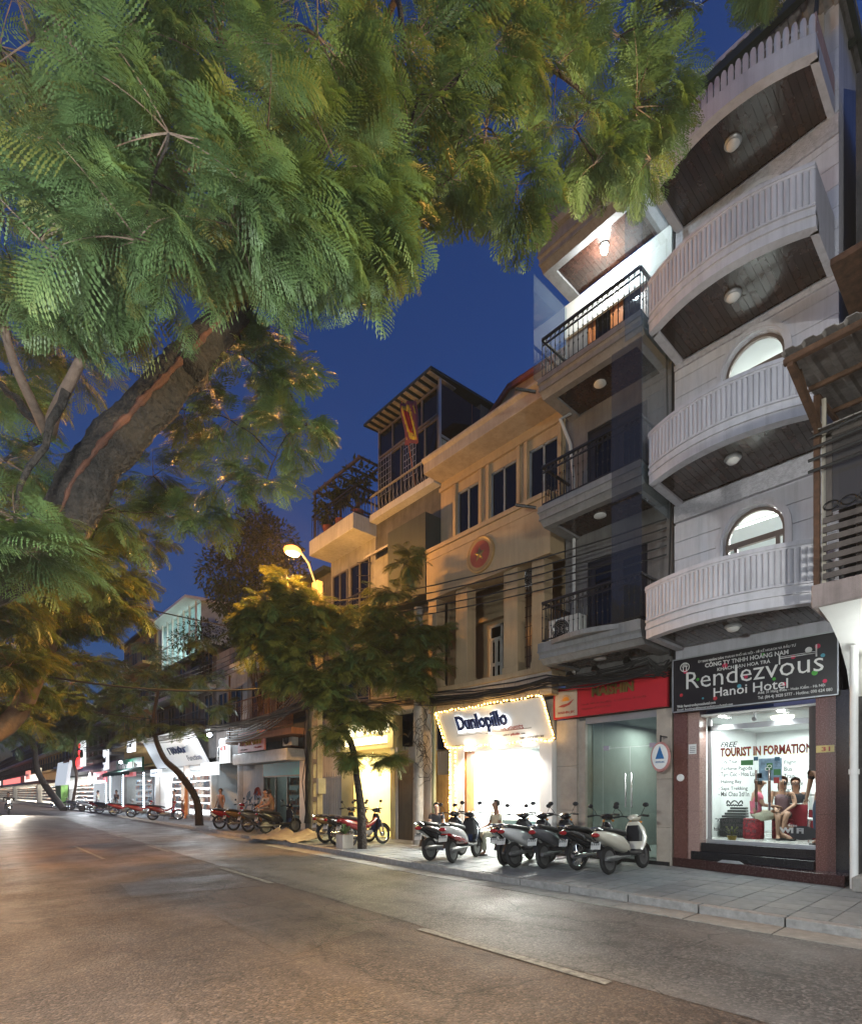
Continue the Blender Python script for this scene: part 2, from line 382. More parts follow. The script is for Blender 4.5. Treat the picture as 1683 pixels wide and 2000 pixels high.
def railing(parent, x, y0, y1, z0, z1, m, xin=11.1, step=.11, name='railing', orn=True, side0=True, side1=True):
    """iron railing along the front at x and returning to the wall: bars are pieces of their own"""
    MB().beam((x, y0, z1), (x, y1, z1), .05, .045).build('handrail', m, parent)
    MB().beam((x, y0, z0 + .08), (x, y1, z0 + .08), .03, .03).beam((x, y0, z1 - .14), (x, y1, z1 - .14), .025, .025).build('rail', m, parent)
    bar = MB().tube([(0, 0, z0 - z1 + .08), (0, 0, 0)], .009, 6); 
    for k in (.35, .6): bar.ball((0, 0, (z0 - z1) * k), .02, 6)
    bar = bar.mesh('baluster', m)
    n = int((y1 - y0) / step)
    for i in range(n + 1): piece('baluster', bar, parent, (x, y0 + (y1 - y0) * i / n, z1))
    if orn:
        o = MB()
        for i in range(n):
            yc = y0 + (y1 - y0) * (i + .5) / n
            o.tube([(x, yc + .045 * cos(t), z1 - .07 + .045 * sin(t)) for t in [2 * pi * j / 8 for j in range(9)]], .006, 5)
        o.build('scroll_band', m, parent)
    for on, yy in ((side0, y0), (side1, y1)):
        if not on: continue
        MB().beam((x, yy, z1), (xin, yy, z1), .05, .045).beam((x, yy, z0 + .08), (xin, yy, z0 + .08), .03, .03).build('rail', m, parent)
        k = int((xin - x) / step)
        for i in range(1, k): piece('baluster', bar, parent, (x + (xin - x) * i / k, yy, z1))
def dome_lamp(parent, x, y, z, lit=None):
    MB().lathe([(.13, 0), (.14, -.03), (.12, -.05)], (x, y, z), n=20).build('lamp_base', alu, parent, True)
    MB().lathe([(.10, -.05), (.105, -.065), (.085, -.095), (.05, -.112), (.001, -.118)], (x, y, z), n=20).build('lamp_globe', lit or mat('frosted_glass', (.7, .68, .66), .3, var=.05), parent, True)
def ac_unit(name, label, x, y, z, group=None):
    """outdoor air conditioning box hung on the wall, fan towards the street (-X)"""
    t = thing(name, label, 'air conditioner', (x, y, z), group)
    B(x, x + .3, y - .4, y + .4, z, z + .55).build('casing', mat('ac_casing', (.45, .45, .43), .5, streak=.4), t, bev=.015)
    MB().lathe([(.225, -.012), (.225, .0), (.2, .0), (.2, -.012)], (x - .004, y + .08, z + .28), 'x', 24).build('fan_ring', inkk, t)
    g = MB()
    for r in (.06, .11, .16, .2): g.tube([(x - .016, y + .08 + r * cos(a), z + .28 + r * sin(a)) for a in [2 * pi * j / 16 for j in range(17)]], .004, 4)
    for a in range(8): g.beam((x - .016, y + .08, z + .28), (x - .016, y + .08 + .22 * cos(a * pi / 4), z + .28 + .22 * sin(a * pi / 4)), .006, .006)
    g.build('fan_grille', alu, t)
    f = MB()
    for a in range(4):
        c, s_ = cos(a * pi / 2), sin(a * pi / 2); f.prism([(y + .08 + .03 * c, z + .28 + .03 * s_), (y + .08 + .17 * c - .06 * s_, z + .28 + .17 * s_ + .06 * c), (y + .08 + .17 * c + .06 * s_, z + .28 + .17 * s_ - .06 * c)], 'x', x - .010, x - .006)
    f.build('fan', inkk, t)
    MB().beam((x + .02, y - .3, z - .03), (x + .4, y - .3, z - .03), .04, .04).beam((x + .02, y + .3, z - .03), (x + .4, y + .3, z - .03), .04, .04).build('bracket', rust, t)
    return t

# ---------------------------------------------------------------- hotel, number 31
HY0, HY1 = 2.2, 4.95
hotel = thing('hotel_building', 'narrow white hotel with bowed fluted balconies and arched windows, above the black sign', 'building', (11.2, 3.55, .12))
SOF = [4.53, 7.48, 10.35, 13.03]
AR = [1.86, 2.10, 1.86, 1.86]
holes = [(3.5, 1.02, s + .42, s + AR[k], .55) for k, s in enumerate(SOF)]
w = MB(); wall_course
for k, s in enumerate(SOF):
    top = SOF[k + 1] if k < 3 else 15.9
    zc = [s, s + .42, s + 1.3, s + AR[k], s + AR[k] + .56, top]
    for a, b_ in zip(zc[:-1], zc[1:]): wall_course(11.26, 11.46, HY0, HY1, a, b_, [holes[k]], w)
w.box(11.46, 17.2, HY1 - .095, HY1, .12, 15.9).box(11.46, 17.2, HY0, HY0 + .15, .12, 15.9).box(11.46, 17.2, HY0 + .15, HY1 - .15, 15.75, 15.9)
w.box(11.26, 11.46, HY0, HY1, 3.6, 4.53)
w.build('wall', white, hotel)
for k, s in enumerate(SOF):
    top = (SOF[k + 1] - (.10 if k == 1 else .34)) if k < 3 else 15.85
    z = s + .05
    while z < top - .05:
        z2 = min(z + .36, top)
        o = MB(); wall_course(11.2, 11.262, HY0, HY1, z, z2 - .012, [(3.5, 1.24, 0, holes[k][3], holes[k][4] + .11)], o)
        if len(o.F) == 6: o.build('wall_panel', white, hotel)
        else:
            h_ = len(o.V) // 2; nf = len(o.F) // 2
            for sl_ in (0, 1): MB().add(o.V[h_ * sl_:h_ * (sl_ + 1)], [tuple(i - h_ * sl_ for i in f) for f in o.F[nf * sl_:nf * (sl_ + 1)]]).build('wall_panel', white, hotel)
        z = z2
    if k < 3: B(11.17, 11.262, HY0, HY1, top, SOF[k + 1] - .002).build('stucco_band', rough_st, hotel)
    # window: moulded arch surround, brown frame, transom, glass, lit room behind
    yc, ww, zb, zs, hh = holes[k]
    wf = MB(); 
    for r0, x0 in ((.06, 11.165), (.015, 11.18)):
        po = arch_pts(yc, ww + .12 + 2 * r0, zb, zs, hh + .06 + r0); pi_ = arch_pts(yc, ww + 2 * r0 - .02, zb, zs, hh + r0 - .01)
        for i in range(len(po) - 1): wf.prism([po[i], po[i + 1], pi_[i + 1], pi_[i]], 'x', x0, 11.30)
    wn = wf.build('window', white, hotel)
    fr = MB(); po = arch_pts(yc, ww - .005, zb, zs, hh - .005); pi_ = arch_pts(yc, ww - .11, zb, zs, hh - .06)
    for i in range(len(po) - 1): fr.prism([po[i], po[i + 1], pi_[i + 1], pi_[i]], 'x', 11.31, 11.37)
    fr.box(11.30, 11.38, yc - ww / 2, yc + ww / 2, zs - .10, zs - .0); fr.box(11.31, 11.37, yc + .30, yc + .36, zb, zs - .1); fr.box(11.31, 11.37, yc - .40, yc - .34, zb, zs - .1)
    fr.build('frame', mat('grey_brown_frame', (.16, .12, .10), .5), wn)
    MB().prism(arch_pts(yc, ww - .06, zb, zs, hh - .03), 'x', 11.335, 11.341).build('pane', glass, wn)
    # room
    rm = MB(); zf, zt = s + .40, s + 2.75
    rm.box(11.47, 15.2, HY0 + .16, HY0 + .2, zf, zt).box(11.47, 15.2, HY1 - .2, HY1 - .16, zf, zt).box(15.2, 15.25, HY0 + .16, HY1 - .16, zf, zt).box(11.47, 15.2, HY0 + .2, HY1 - .2, zf - .05, zf).box(11.47, 15.2, HY0 + .2, HY1 - .2, zt, zt + .05)
    rm.prism([(HY0 + .2, zt - .02), (HY0 + .2, zt - .5), (HY0 + .8, zt - .02)], 'x', 12.6, 15.2)
    rm.build('lit_room', room_w, hotel)
    if k < 3 or k == 3:
        pw = (330, 150, 60, 10)[k]
        tb = MB().tube([(12.4, 2.75, zt - .12), (12.4, 4.2, zt - .12)], .018, 8).build('tube_light', glow('tube_glow', (1, .97, .88), 14), hotel)
        lamp('tube_light_beam', 'AREA', (12.8, 3.5, zt - .2), pw, (1, .98, .95), parent=hotel, sx=1.2, sy=.3)
B(12.2, 12.26, 3.9, 4.03, 4.95, 6.4).build('door_edge', woodd, hotel)

def bow(yv, x_end, d):
    t = (yv - 2.25) / (4.9 - 2.25); return x_end - d * 4 * t * (1 - t)
def hotel_balcony(k, s, xe, d, pick=False):
    y0, y1 = 2.25, 4.9; n = 26
    Yv = [y0 + (y1 - y0) * i / n for i in range(n + 1)]
    outline = [(bow(y, xe, d), y) for y in Yv]
    bal = MB().prism(outline + [(11.16, y1), (11.16, y0)], 'z', s + .14, s + .28).build('balcony', white, hotel)
    # border beam round the soffit
    bd = MB()
    for i in range(n):
        a, b_ = outline[i], outline[i + 1]
        bd.prism([a, b_, (b_[0] + .17, b_[1]), (a[0] + .17, a[1])], 'z', s - .02, s + .142)
    bd.box(xe + .1, 11.16, y0, y0 + .1, s - .02, s + .142).box(xe + .1, 11.16, y1 - .14, y1, s - .02, s + .142)
    bd.build('edge_beam', white, bal)
    # soffit boards run from the wall to the front
    m = 24; ya, yb = y0 + .1, y1 - .14
    for i in range(m):
        p, q = ya + (yb - ya) * i / m + .003, ya + (yb - ya) * (i + 1) / m - .003
        xa, xb = bow(p, xe, d) + .165, bow(q, xe, d) + .165
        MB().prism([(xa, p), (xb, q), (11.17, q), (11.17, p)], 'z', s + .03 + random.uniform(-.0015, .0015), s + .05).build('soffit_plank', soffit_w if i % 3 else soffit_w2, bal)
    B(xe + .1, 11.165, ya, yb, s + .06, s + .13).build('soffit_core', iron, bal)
    dome_lamp(hotel, 10.35, 3.55, s + .03)
    zt = s + .95
    if pick:
        pk = MB().prism([(-.042, 0), (.042, 0), (.042, .26), (.03, .31), (0, .335), (-.03, .31), (-.042, .26)], 'x', -.02, .02).mesh('picket', white)
        N = 25
        for i in range(N): 
            yy = y0 + (y1 - y0) * (i + .5) / N; piece('picket', pk, bal, (bow(yy, xe, d) + .05, yy, s + .28))
        MB().tube([(bow(y, xe, d) + .08, y, s + .34) for y in Yv], .015, 6).tube([(bow(y, xe, d) + .08, y, s + .5) for y in Yv], .015, 6).build('picket_rail', white, bal)
        B(xe + .02, 11.16, y0, y0 + .06, s + .282, s + .62).build('side_panel', mat('pinkish_plaster', (.42, .27, .25), .8, bump=.4, streak=.3), bal)
        return
    # parapet with moulded flutes
    fl = MB(); N = 34; pts = []
    for i in range(N):
        yc0 = y0 + (y1 - y0) * i / N; wd = (y1 - y0) / N
        for q in range(8):
            t = q / 8; yy = yc0 + wd * t
            off = .034 * sin(pi * t) ** .4 if .0 < t else 0.
            pts.append((bow(yy, xe, d) - off, yy))
    pts.append((bow(y1, xe, d), y1))
    inner = [(bow(y, xe, d) + .10, y) for y in Yv[::-1]]
    fl.prism(pts + inner, 'z', s + .31, s + .84)
    fl.build('fluted_front', white, bal)
    def ring(z0, z1, out):
        o = MB(); L_ = [(bow(y, xe, d) - out, y) for y in Yv]; o.prism(L_ + inner, 'z', z0, z1); return o
    ring(s + .84, s + .875, .036).build('plain_band', white, bal)
    ring(s + .28, s + .31, .036).build('base_moulding', white, bal)
    ring(s + .142, s + .21, .035).build('lip_moulding', white, bal)
    ring(s + .875, s + .915, .055).build('coping', white, bal); ring(s + .915, s + .95, .035).build('coping', white, bal)
    sc = MB()
    for i in range(N):
        yy = y0 + (y1 - y0) * (i + .5) / N
        sc.ball((bow(yy, xe, d) - .018, yy, s + .318), .038, 8, (.6, 1, .5))
    sc.build('scallop_row', white, bal, True)
    for yy in (y0, y1 - .1): B(xe + .003, 11.16, yy + .002, yy + .098, s + .282, zt).build('side_panel', white, bal)
for k, s in enumerate(SOF): hotel_balcony(k, s, 10.0 - (.12 if k == 0 else 0), .34, k == 3)
# roof shelter over the top terrace
rf = B(10.5, 10.62, 2.0, 5.1, 14.70, 14.86).build('roof_shelter', corr_d, hotel)
for i in range(16):
    ya = 2.0 + i * .194
    MB().prism([(ya, 0), (ya + .06, 0), (ya + .08, .03), (ya + .17, .03), (ya + .19, 0), (ya + .194, 0), (ya + .194, .006), (ya + .175, .036), (ya + .075, .036), (ya + .055, .006), (ya, .006)], 'x', 10.52, 13.5).build('roof_sheet', corr, rf)
for o in rf.children: o.location.z += 14.88; o.rotation_euler = (0, 0, 0)
MB().beam((10.5, 2.05, 14.8), (13.5, 2.05, 14.8), .08, .12).beam((10.5, 5.05, 14.8), (13.5, 5.05, 14.8), .08, .12).beam((11.9, 2.05, 14.79), (11.9, 5.05, 14.79), .06, .1).build('roof_beam', corr_d, rf)
for yy in (2.35, 4.75): MB().beam((10.4, yy, 14.0), (10.6, yy, 14.7), .05, .05).build('strut', corr_d, rf)
B(11.15, 11.21, 2.4, 3.0, 13.4, 15.2).build('terrace_door', mat('pale_door', (.38, .40, .42), .5), hotel)
# ground floor: piers, threshold steps, ceiling, transom
def pier(y0, y1, m, x=11.15): 
    zz = [.12, 1.25, 2.3, 3.3]
    for a, b_ in zip(zz[:-1], zz[1:]): B(x, 11.5, y0, y1, a + .002, b_ - .002).build('pier_slab', m, hotel)
pier(4.66, 4.93, granite_r, 11.12); pier(4.44, 4.657, granite_p, 11.16); pier(2.2, 2.48, granite_r, 11.0)
B(11.0, 11.5, 2.0, 2.197, .12, 3.3).build('pier_slab', granite_k, hotel)
MB().prism([(11.12, 4.95), (10.55, 2.0), (11.5, 2.0), (11.5, 4.95)], 'z', .12, .30).build('step', mat('dark_red_stone', (.05, .022, .02), .25, var=.3, scale=40, coat=.3), hotel, bev=.008)
MB().prism([(11.14, 4.6), (10.93, 2.49), (11.5, 2.49), (11.5, 4.6)], 'z', .30, .46).build('step', granite_k, hotel, bev=.008)
B(11.2, 11.62, 2.49, 4.43, .46, .63).build('step', granite_k, hotel, bev=.008)
B(11.2, 11.60, 2.49, 4.43, 3.12, 3.16).build('lobby_soffit', whitec, hotel)
gl = glass
B(11.52, 11.60, 2.49, 4.43, 2.86, 2.96).build('transom_bar', alu, hotel); B(11.50, 11.62, 2.49, 4.43, .63, .68).build('sill_rail', alu, hotel)
B(11.52, 11.58, 4.36, 4.43, .68, 3.12).build('door_jamb', alu, hotel)
for (a, b_) in ((4.2, 4.355), (3.43, 4.195), (2.66, 3.425)):
    B(11.545, 11.557, a, b_, .69, 2.855).build('glass_door', gl, hotel)
B(11.545, 11.557, 2.5, 4.35, 2.965, 3.118).build('glass_light', gl, hotel)
for yy in (3.53, 3.31):
    h = MB().tube([(11.48, yy, 1.28), (11.48, yy, 2.05)], .022, 10).tube([(11.48, yy, 1.4), (11.55, yy, 1.4)], .012, 6).tube([(11.48, yy, 1.95), (11.55, yy, 1.95)], .012, 6).build('door_handle', chrome, hotel, True)
    MB().tube([(11.48, yy, 1.44), (11.48, yy, 1.84)], .025, 10).build('wood_grip', brown, h, True)
# lobby room
lob = MB()
LB = 15.6
lob.box(11.62, LB, 4.80, 4.85, .63, 3.2).box(LB, LB + .05, 2.2, 4.85, .63, 3.2).box(11.62, LB, 2.0, 4.85, 3.16, 3.22)
lob.build('lobby_wall', room_w, hotel)
B(11.62, LB, 2.0, 4.80, .60, .632).build('lobby_floor', mat('lobby_floor_tile', (.42, .42, .40), .25, var=.08), hotel)
B(11.62, LB, 2.0, 2.05, .63, 3.16).build('lobby_side_wall', brown, hotel)
B(LB - .5, LB - .003, 2.06, 3.0, .632, 2.75).build('wood_partition', mat('lobby_wood', (.17, .07, .03), .4, var=.3, scale=5), hotel)
for i in range(5): B(LB - .62, LB - .5, 2.1, 2.95, 1.25 + i * .28, 1.28 + i * .28).build('wood_shelf', brown, hotel)
lamp('lobby_ceiling_light', 'AREA', (12.6, 3.9, 3.1), 90, (.93, 1, .97), parent=hotel, sx=1.6, sy=1.2)
lamp('lobby_ceiling_light', 'AREA', (14.4, 3.4, 3.1), 80, (.95, 1, .97), parent=hotel, sx=1.6, sy=1.2)
for (x, yy) in ((11.4, 4.1), (11.4, 3.1)):
    MB().lathe([(.06, 0), (.06, -.02), (.04, -.025)], (x, yy, 3.12), n=14).build('downlight', glow('downlight_glow', (.95, 1, .97), 25), hotel)
    lamp('downlight_beam', 'SPOT', (x, yy, 3.08), 45, (.95, 1, .97), size=.04, parent=hotel, rot=(0, 0, 0), spot=R(120))
for (x, yy) in ((12.6, 3.4), (13.6, 2.7)):
    MB().lathe([(.2, 0), (.19, -.05), (.1, -.09)], (x, yy, 3.16), n=18).build('ceiling_fitting', glow('fitting_glow', (1, .9, .75), 6), hotel)
MB().tube([(11.3, 3.5, 3.12), (11.3, 3.5, 3.02)], .02, 6).ball((11.27, 3.5, 2.99), .045, 8).build('camera_dome', alu, hotel)
B(11.10, 11.52, 2.50, 2.60, 2.0, 3.1).build('shutter_housing', mat('shutter_brown', (.05, .03, .025), .5), hotel)
# black hotel sign
SX = 10.92
hs_ = thing('hotel_sign', 'wide black hotel sign with pale lettering and coloured spots under the lowest bowed balcony', 'sign', (SX, 3.5, 3.22))
B(SX, SX + .24, 2.16, 4.85, 3.23, 4.26).build('board', black_s, hs_)
f = MB()
for z in (3.215, 4.255): f.box(SX - .012, SX + .01, 2.15, 4.86, z, z + .022)
for yy in (2.145, 4.845): f.box(SX - .012, SX + .01, yy, yy + .02, 3.237, 4.255)
f.build('edge_frame', alu, hs_)
def S(u, v, X=SX): return at(u, v, X)
def sign_text(s, u0, v0, u1, v1, h, m, name='lettering', X=SX, **k):
    """lettering from the base-line start (u0,v0) to end (u1,v1) px"""
    y0, z0 = at(u0, v0, X); y1, z1 = at(u1, v1, X)
    return text(s, m, k.pop('parent', hs_), X - .006, y0, (z0 + z1) / 2, y0 - y1, h, name, **k)
def ybox(u, X=SX): return yu(u, X)
text('Rendezvous', inkw, hs_, SX - .006, 4.63, 3.65, 2.24, .33, extr=.005, bold=-.006)
text('Hanoi Hotel', inkw, hs_, SX - .006, 4.10, 3.435, 1.22, .17, bold=.004)
text('ỦY BAN NHÂN DÂN THÀNH PHỐ HÀ NỘI - SỞ KẾ HOẠCH VÀ ĐẦU TƯ', inkw, hs_, SX - .006, 4.37, 4.13, 1.62, .075)
text('CÔNG TY TNHH HOÀNG NAM', inkw, hs_, SX - .006, 4.24, 4.02, 1.38, .10, bold=.012)
text('KHÁCH SẠN HOA TRÀ', inkw, hs_, SX - .006, 4.02, 3.915, .88, .095)
text('Web: hanoirendezvoushotel.com', inkw, hs_, SX - .006, 4.77, 3.305, .72, .055)
text('Email: bookings@hanoirendezvoushotel.com', inkw, hs_, SX - .006, 4.77, 3.245, 1.02, .055)
text('Add: 31 Hàng Điếu - Hoàn Kiếm - Hà Nội', inkw, hs_, SX - .006, 3.33, 3.385, 1.0, .075)
text('Tel: (84-4) 3828 5777 - Hotline: 090 624 080', inkw, hs_, SX - .006, 3.33, 3.295, 1.1, .07)
bd = MB(); Y0 = 3.02
bd.box(SX - .012, SX - .003, 2.98, 3.0, 3.86, 4.02).box(SX - .012, SX - .003, 2.44, 2.46, 3.90, 4.10).box(SX - .012, SX - .003, 2.44, 2.99, 3.955, 3.967).box(SX - .012, SX - .003, 2.44, 2.99, 3.985, 3.992)
bd.lathe([(.001, -.012), (.05, -.012), (.05, -.004), (.001, -.004)], (SX, 2.56, 4.03), 'x', 14); bd.build('bed_emblem', inkw, hs_)
em = MB()
em.tube([(SX - .008, 4.62 + .085 * cos(a), 4.09 + .085 * sin(a)) for a in [2 * pi * j / 20 for j in range(21)]], .007, 5)
for dy in (-.03, .03): em.box(SX - .012, SX - .003, 4.62 + dy - .006, 4.62 + dy + .006, 4.02, 4.10)
for z, hw in ((4.10, .055), (4.125, .045), (4.15, .035)): em.box(SX - .012, SX - .003, 4.62 - hw, 4.62 + hw, z, z + .01)
em.build('gate_emblem', inkw, hs_)
for i, (u, v, r, c) in enumerate([(1338, 1312, .05, 'p'), (1415, 1300, .06, 'p'), (1362, 1327, .035, 'g'), (1443, 1340, .045, 'b'), (1490, 1278, .035, 'g'), (1548, 1283, .045, 'p'), (1596, 1262, .05, 'p'), (1606, 1280, .04, 'b'), (1590, 1314, .055, 'g'), (1610, 1330, .04, 'p'), (1456, 1322, .04, 'p'), (1511, 1326, .035, 'g'), (1530, 1336, .045, 'p'), (1330, 1358, .04, 'r'), (1372, 1364, .025, 'b'), (1396, 1364, .045, 'r')]):
    yy, z = at(u, v, SX); z = min(max(z, 3.3), 4.2)
    c = {'p': (.45, .01, .06), 'g': (.05, .30, .03), 'b': (.06, .28, .36), 'r': (.4, .02, .03)}[c]
    MB().lathe([(.001, -.0035), (r * .8, -.0035), (r * .8, -.0005), (.001, -.0005)], (SX, yy, z), 'x', 16).build('light_spot', mat('spot_%d' % int(c[0] * 1000 + c[1] * 100), c, .5, var=.3), hs_)
# notices, stickers and lettering on the glass
GX = 11.54
gt = thing('window_lettering', 'free tourist information lettering stuck on the hotel glass doors', 'lettering', (GX, 3.5, .7))
inkm = mat('maroon_vinyl', (.16, .012, .01), .5, var=.05); inkg = mat('grey_vinyl', (.055, .055, .055), .5, var=.05); yell = mat('yellow_vinyl', (.5, .38, .02), .5)
def gtext(s, u, v, wpx, hpx, m, bold=0., slant=0., x=GX):
    y0, z0 = at(u, v, x); y1, _ = at(u + wpx, v, x); _, z1 = at(u, v - hpx, x)
    text(s, m, gt, x - .002, y0, z0, y0 - y1, z1 - z0, bold=bold, slant=slant, extr=.001)
gtext('FREE', 1405, 1460, 34, 10, inkg, .02, .3)
gtext('TOURIST IN FORMATION', 1406.5, 1478, 180, 18, yell, .045, x=11.5412); gtext('TOURIST IN FORMATION', 1406, 1477, 180, 17, inkm, .035, x=11.539)
for s, v, wp in (('- City Tour', 1492, 37), ('- Perfume Pagoda', 1505, 66), ('- Tam Coc - Hoa Lu', 1517, 70), ('- Halong Bay', 1530, 45), ('- Sapa Trekking', 1543, 57), ('- Mai Chau 2d/1n', 1555, 60)): gtext(s, 1402, v, wp, 9, inkg, .01)
for s, v, wp in (('Flight', 1492, 23), ('Bus', 1506, 15), ('Train', 1520, 21), ('- Motobike', 1534, 43), ('- Car', 1547, 20), ('- Visa', 1560, 25)): gtext(s, 1530 if s[0] != '-' else 1524, v, wp, 9, inkg, .01)
for s, u, v, wp in (('"XMAS PROMOTION"', 1396, 1605, 80), ('book a tour &', 1410, 1613, 50), ('have a free beer on us', 1393, 1622, 82), ('12-31/12', 1418, 1630, 30)): gtext(s, u, v, wp, 7.5, inkg, .02)
def gcard(u0, v0, u1, v1, m, name='sticker', x=GX):
    ya, za = at(u0, v1, x); yb, zb = at(u1, v0, x)
    return B(x - .003, x - .0005, yb, ya, za, zb).build(name, m, gt)
gcard(1446, 1484, 1470, 1495, mat('sticker_green', (.04, .16, .05), .5)); gcard(1471, 1478, 1480, 1486, mat('sticker_blue', (.02, .08, .13), .5)); gcard(1481, 1480, 1526, 1525, mat('poster_blue', (.16, .26, .34), .4, var=.5, scale=9))
gcard(1496, 1490, 1508, 1504, MATS['sticker_green'], x=11.536); gcard(1510, 1502, 1524, 1514, MATS['sticker_green'], x=11.536); gcard(1512, 1478, 1522, 1486, MATS['sticker_blue'], x=11.536); gcard(1474, 1510, 1487, 1520, inkk); gcard(1510, 1518, 1521, 1530, inkr, x=11.536)
for (u, v) in ((1502, 1497), (1517, 1508)):
    yy, z = at(u, v, GX); m_ = MB(); m_.tube([(GX - .006, yy + .035 * cos(a), z + .03 * sin(a)) for a in [2 * pi * j / 12 for j in range(13)]], .005, 4); m_.build('wreath_mark', inkw, gt)
wy, wz = at(1547, 1619, GX)
MB().lathe([(.001, -.004), (.17, -.004), (.17, -.001), (.001, -.001)], (GX - .02, wy, wz), 'x', 24).build('wifi_panel', inkk, gt).scale = (1, 1.3, .75)
gt.children[-1].location = ((0, -.3 * (wy - 3.5), .25 * (wz - .7)))
text('Free', inkw, gt, GX - .03, wy + .06, wz + .045, .13, .05); text('WI FI', mat('wifi_grey', (.5, .5, .48), .4), gt, GX - .03, wy + .19, wz - .07, .38, .10, bold=.05)
npz = thing('house_number_plate', 'yellow number plate reading 31 on the red granite pier', 'number plate', (10.99, 2.34, 2.2))
ya, za = at(1617, 1469, 10.985); yb, zb = at(1642, 1454, 10.985)
B(10.985, 10.998, 2.22, 2.47, za, zb).build('plate', mat('plate_yellow', (.55, .42, .14), .4), npz); text('31', inkr, npz, 10.98, 2.40, za + .02, .12, zb - za - .04, bold=.02)
nn = thing('paper_notice', 'small white printed notice on the pink granite pier', 'notice', (11.15, 4.55, 2.25))
ya, za = at(1344, 1473, 11.15); yb, zb = at(1359, 1453, 11.15); B(11.152, 11.158, yb, ya, za, zb).build('sheet', whitec, nn)
for i in range(4): B(11.149, 11.1519, yb + .02, ya - .02, za + .03 + i * .035, za + .04 + i * .035).build('print_line', inkg, nn)
MB().lathe([(.001, -.02), (.07, -.02), (.075, 0), (.001, 0)], (11.115, 4.79, 1.92), 'x', 20).build('round_badge', whitec); tag(bpy.data.objects['round_badge'], 'small round white badge on the dark red granite pier', 'badge')
# ---------------------------------------------------------------- right-hand neighbour (only its near edge shows)
nb = thing('corner_house', 'weathered house at the right edge with rusty post, corrugated awning and slatted balcony', 'building', (11.2, .6, .12))
B(11.25, 17, -3, 2.0, .12, 4.2).box(11.25, 17, -3, 1.98, 4.2, 13.5).build('wall', dark_w, nb)
B(9.2, 11.25, -3, 2.13, 4.24, 4.56).build('balcony_slab', mat('pinkish_concrete', (.30, .25, .24), .8, bump=.5, streak=.5), nb, bev=.02)
sl = MB(); n = 9
pf = [(9.2, 4.24)] + [(11.2, 3.35)] + [(11.2, 4.24)]
MB().prism([(9.25, 4.238), (9.9, 4.15), (10.5, 3.95), (11.0, 3.6), (11.24, 3.2), (11.24, 4.238)], 'y', -3, 2.05).build('coved_soffit', whitec, nb)
MB().beam((9.25, 2.07, 4.56), (9.25, 2.07, 7.25), .07, .07).build('post', rust, nb); MB().beam((9.32, 2.0, 4.56), (9.32, 2.0, 7.2), .05, .05).build('post', mat('cream_post', (.4, .36, .3), .7, streak=.4), nb)
for i in range(7): B(9.24, 9.265, -3, 2.0, 4.62 + i * .13, 4.70 + i * .13).build('balcony_slat', mat('brown_slat', (.09, .075, .068), .7, var=.4, streak=.5), nb)
scr = MB()
for i in range(7): scr.tube([(9.22, 1.9 - .2 * i + .09 * cos(t), 5.62 + .06 * sin(t)) for t in [2 * pi * j / 10 for j in range(11)]], .01, 5)
scr.build('scroll_band', iron, nb)
B(9.28, 9.30, -3, 1.95, 5.55, 6.62).build('window_screen', glassmat('dusty_screen', (.3, .28, .27), .8, .2, .45, (.12, .11, .11)), nb)
MB().box(9.26, 9.31, 1.9, 1.97, 5.5, 6.65).box(9.26, 9.31, .95, 1.0, 5.5, 6.65).box(9.26, 9.31, -3, 1.97, 6.6, 6.66).build('screen_frame', mat('brown_slat', None), nb)
for i in range(22):
    ya = 2.1 - i * .12
    MB().prism([(9.1, 6.68), (9.1, 6.695), (9.7, 6.86), (9.7, 6.845)], 'y', ya - .11, ya).build('small_awning_sheet', corr if i < 6 or i > 14 else mat('blue_sheet', (.05, .16, .24), .5), nb, label=None)
# corrugated awning
aw = B(7.88, 7.95, -3, 2.12, 7.0, 7.06).build('awning', rust, nb)
for i in range(24):
    ya = 2.12 - i * .21; p = [(ya - .21 * t, .035 * (1 if int(t * 4 + .5) % 4 in (1, 2) else 0)) for t in (0, .15, .3, .6, .75, 1)]
    vs = []; 
    m_ = MB(); q = [(7.8, 7.08), (11.2, 7.62)]
    vs = [(x, yy, z + h) for x, z in q for yy, h in p]; k = len(p)
    m_.add(vs + [(v[0], v[1], v[2] + .008) for v in vs], [(j, j + 1, k + j + 1, k + j) for j in range(k - 1)] + [(2 * k + j, 2 * k + j + 1, 3 * k + j + 1, 3 * k + j) for j in range(k - 1)] + [(j, j + 1, 2 * k + j + 1, 2 * k + j) for j in range(k - 1)])
    m_.build('awning_sheet', corr, aw)
for t in (0, .33, .66, 1): MB().beam((7.9 + 3.2 * t, 2.1, 7.04 + .5 * t), (7.9 + 3.2 * t, -3, 7.04 + .5 * t), .05, .06).build('purlin', rust, aw)
MB().beam((7.9, 2.05, 7.02), (9.3, 2.05, 6.75), .06, .16).beam((8.3, 2.05, 7.1), (9.3, 2.05, 6.6), .05, .05).beam((9.25, 2.05, 7.22), (11.2, 2.05, 7.5), .05, .06).build('bracket', rust, aw)
B(9.9, 11.24, -3, 2.05, 9.5, 9.6).build('upper_roof', rust, nb)
for (x, r, c) in ((10.55, .055, whitec), (10.7, .045, whitec)):
    MB().tube([(x, 1.93 - (x - 10.5), .12), (x, 1.93 - (x - 10.5), 3.9)], r, 12).lathe([(r + .015, 0), (r + .015, .08)], (x, 1.93 - (x - 10.5), 1.9), n=12).build('drain_pipe', c, nb, True)
B(10.2, 11.25, .8, 1.85, .12, .34).build('doorstep', concrete, nb, bev=.02)
bw = lamp('neighbour_strip_light', 'AREA', (10.3, .9, 3.2), 40, (.95, 1, .96), parent=nb, sx=1., sy=.1); aim(bw, (0, .1, 1))
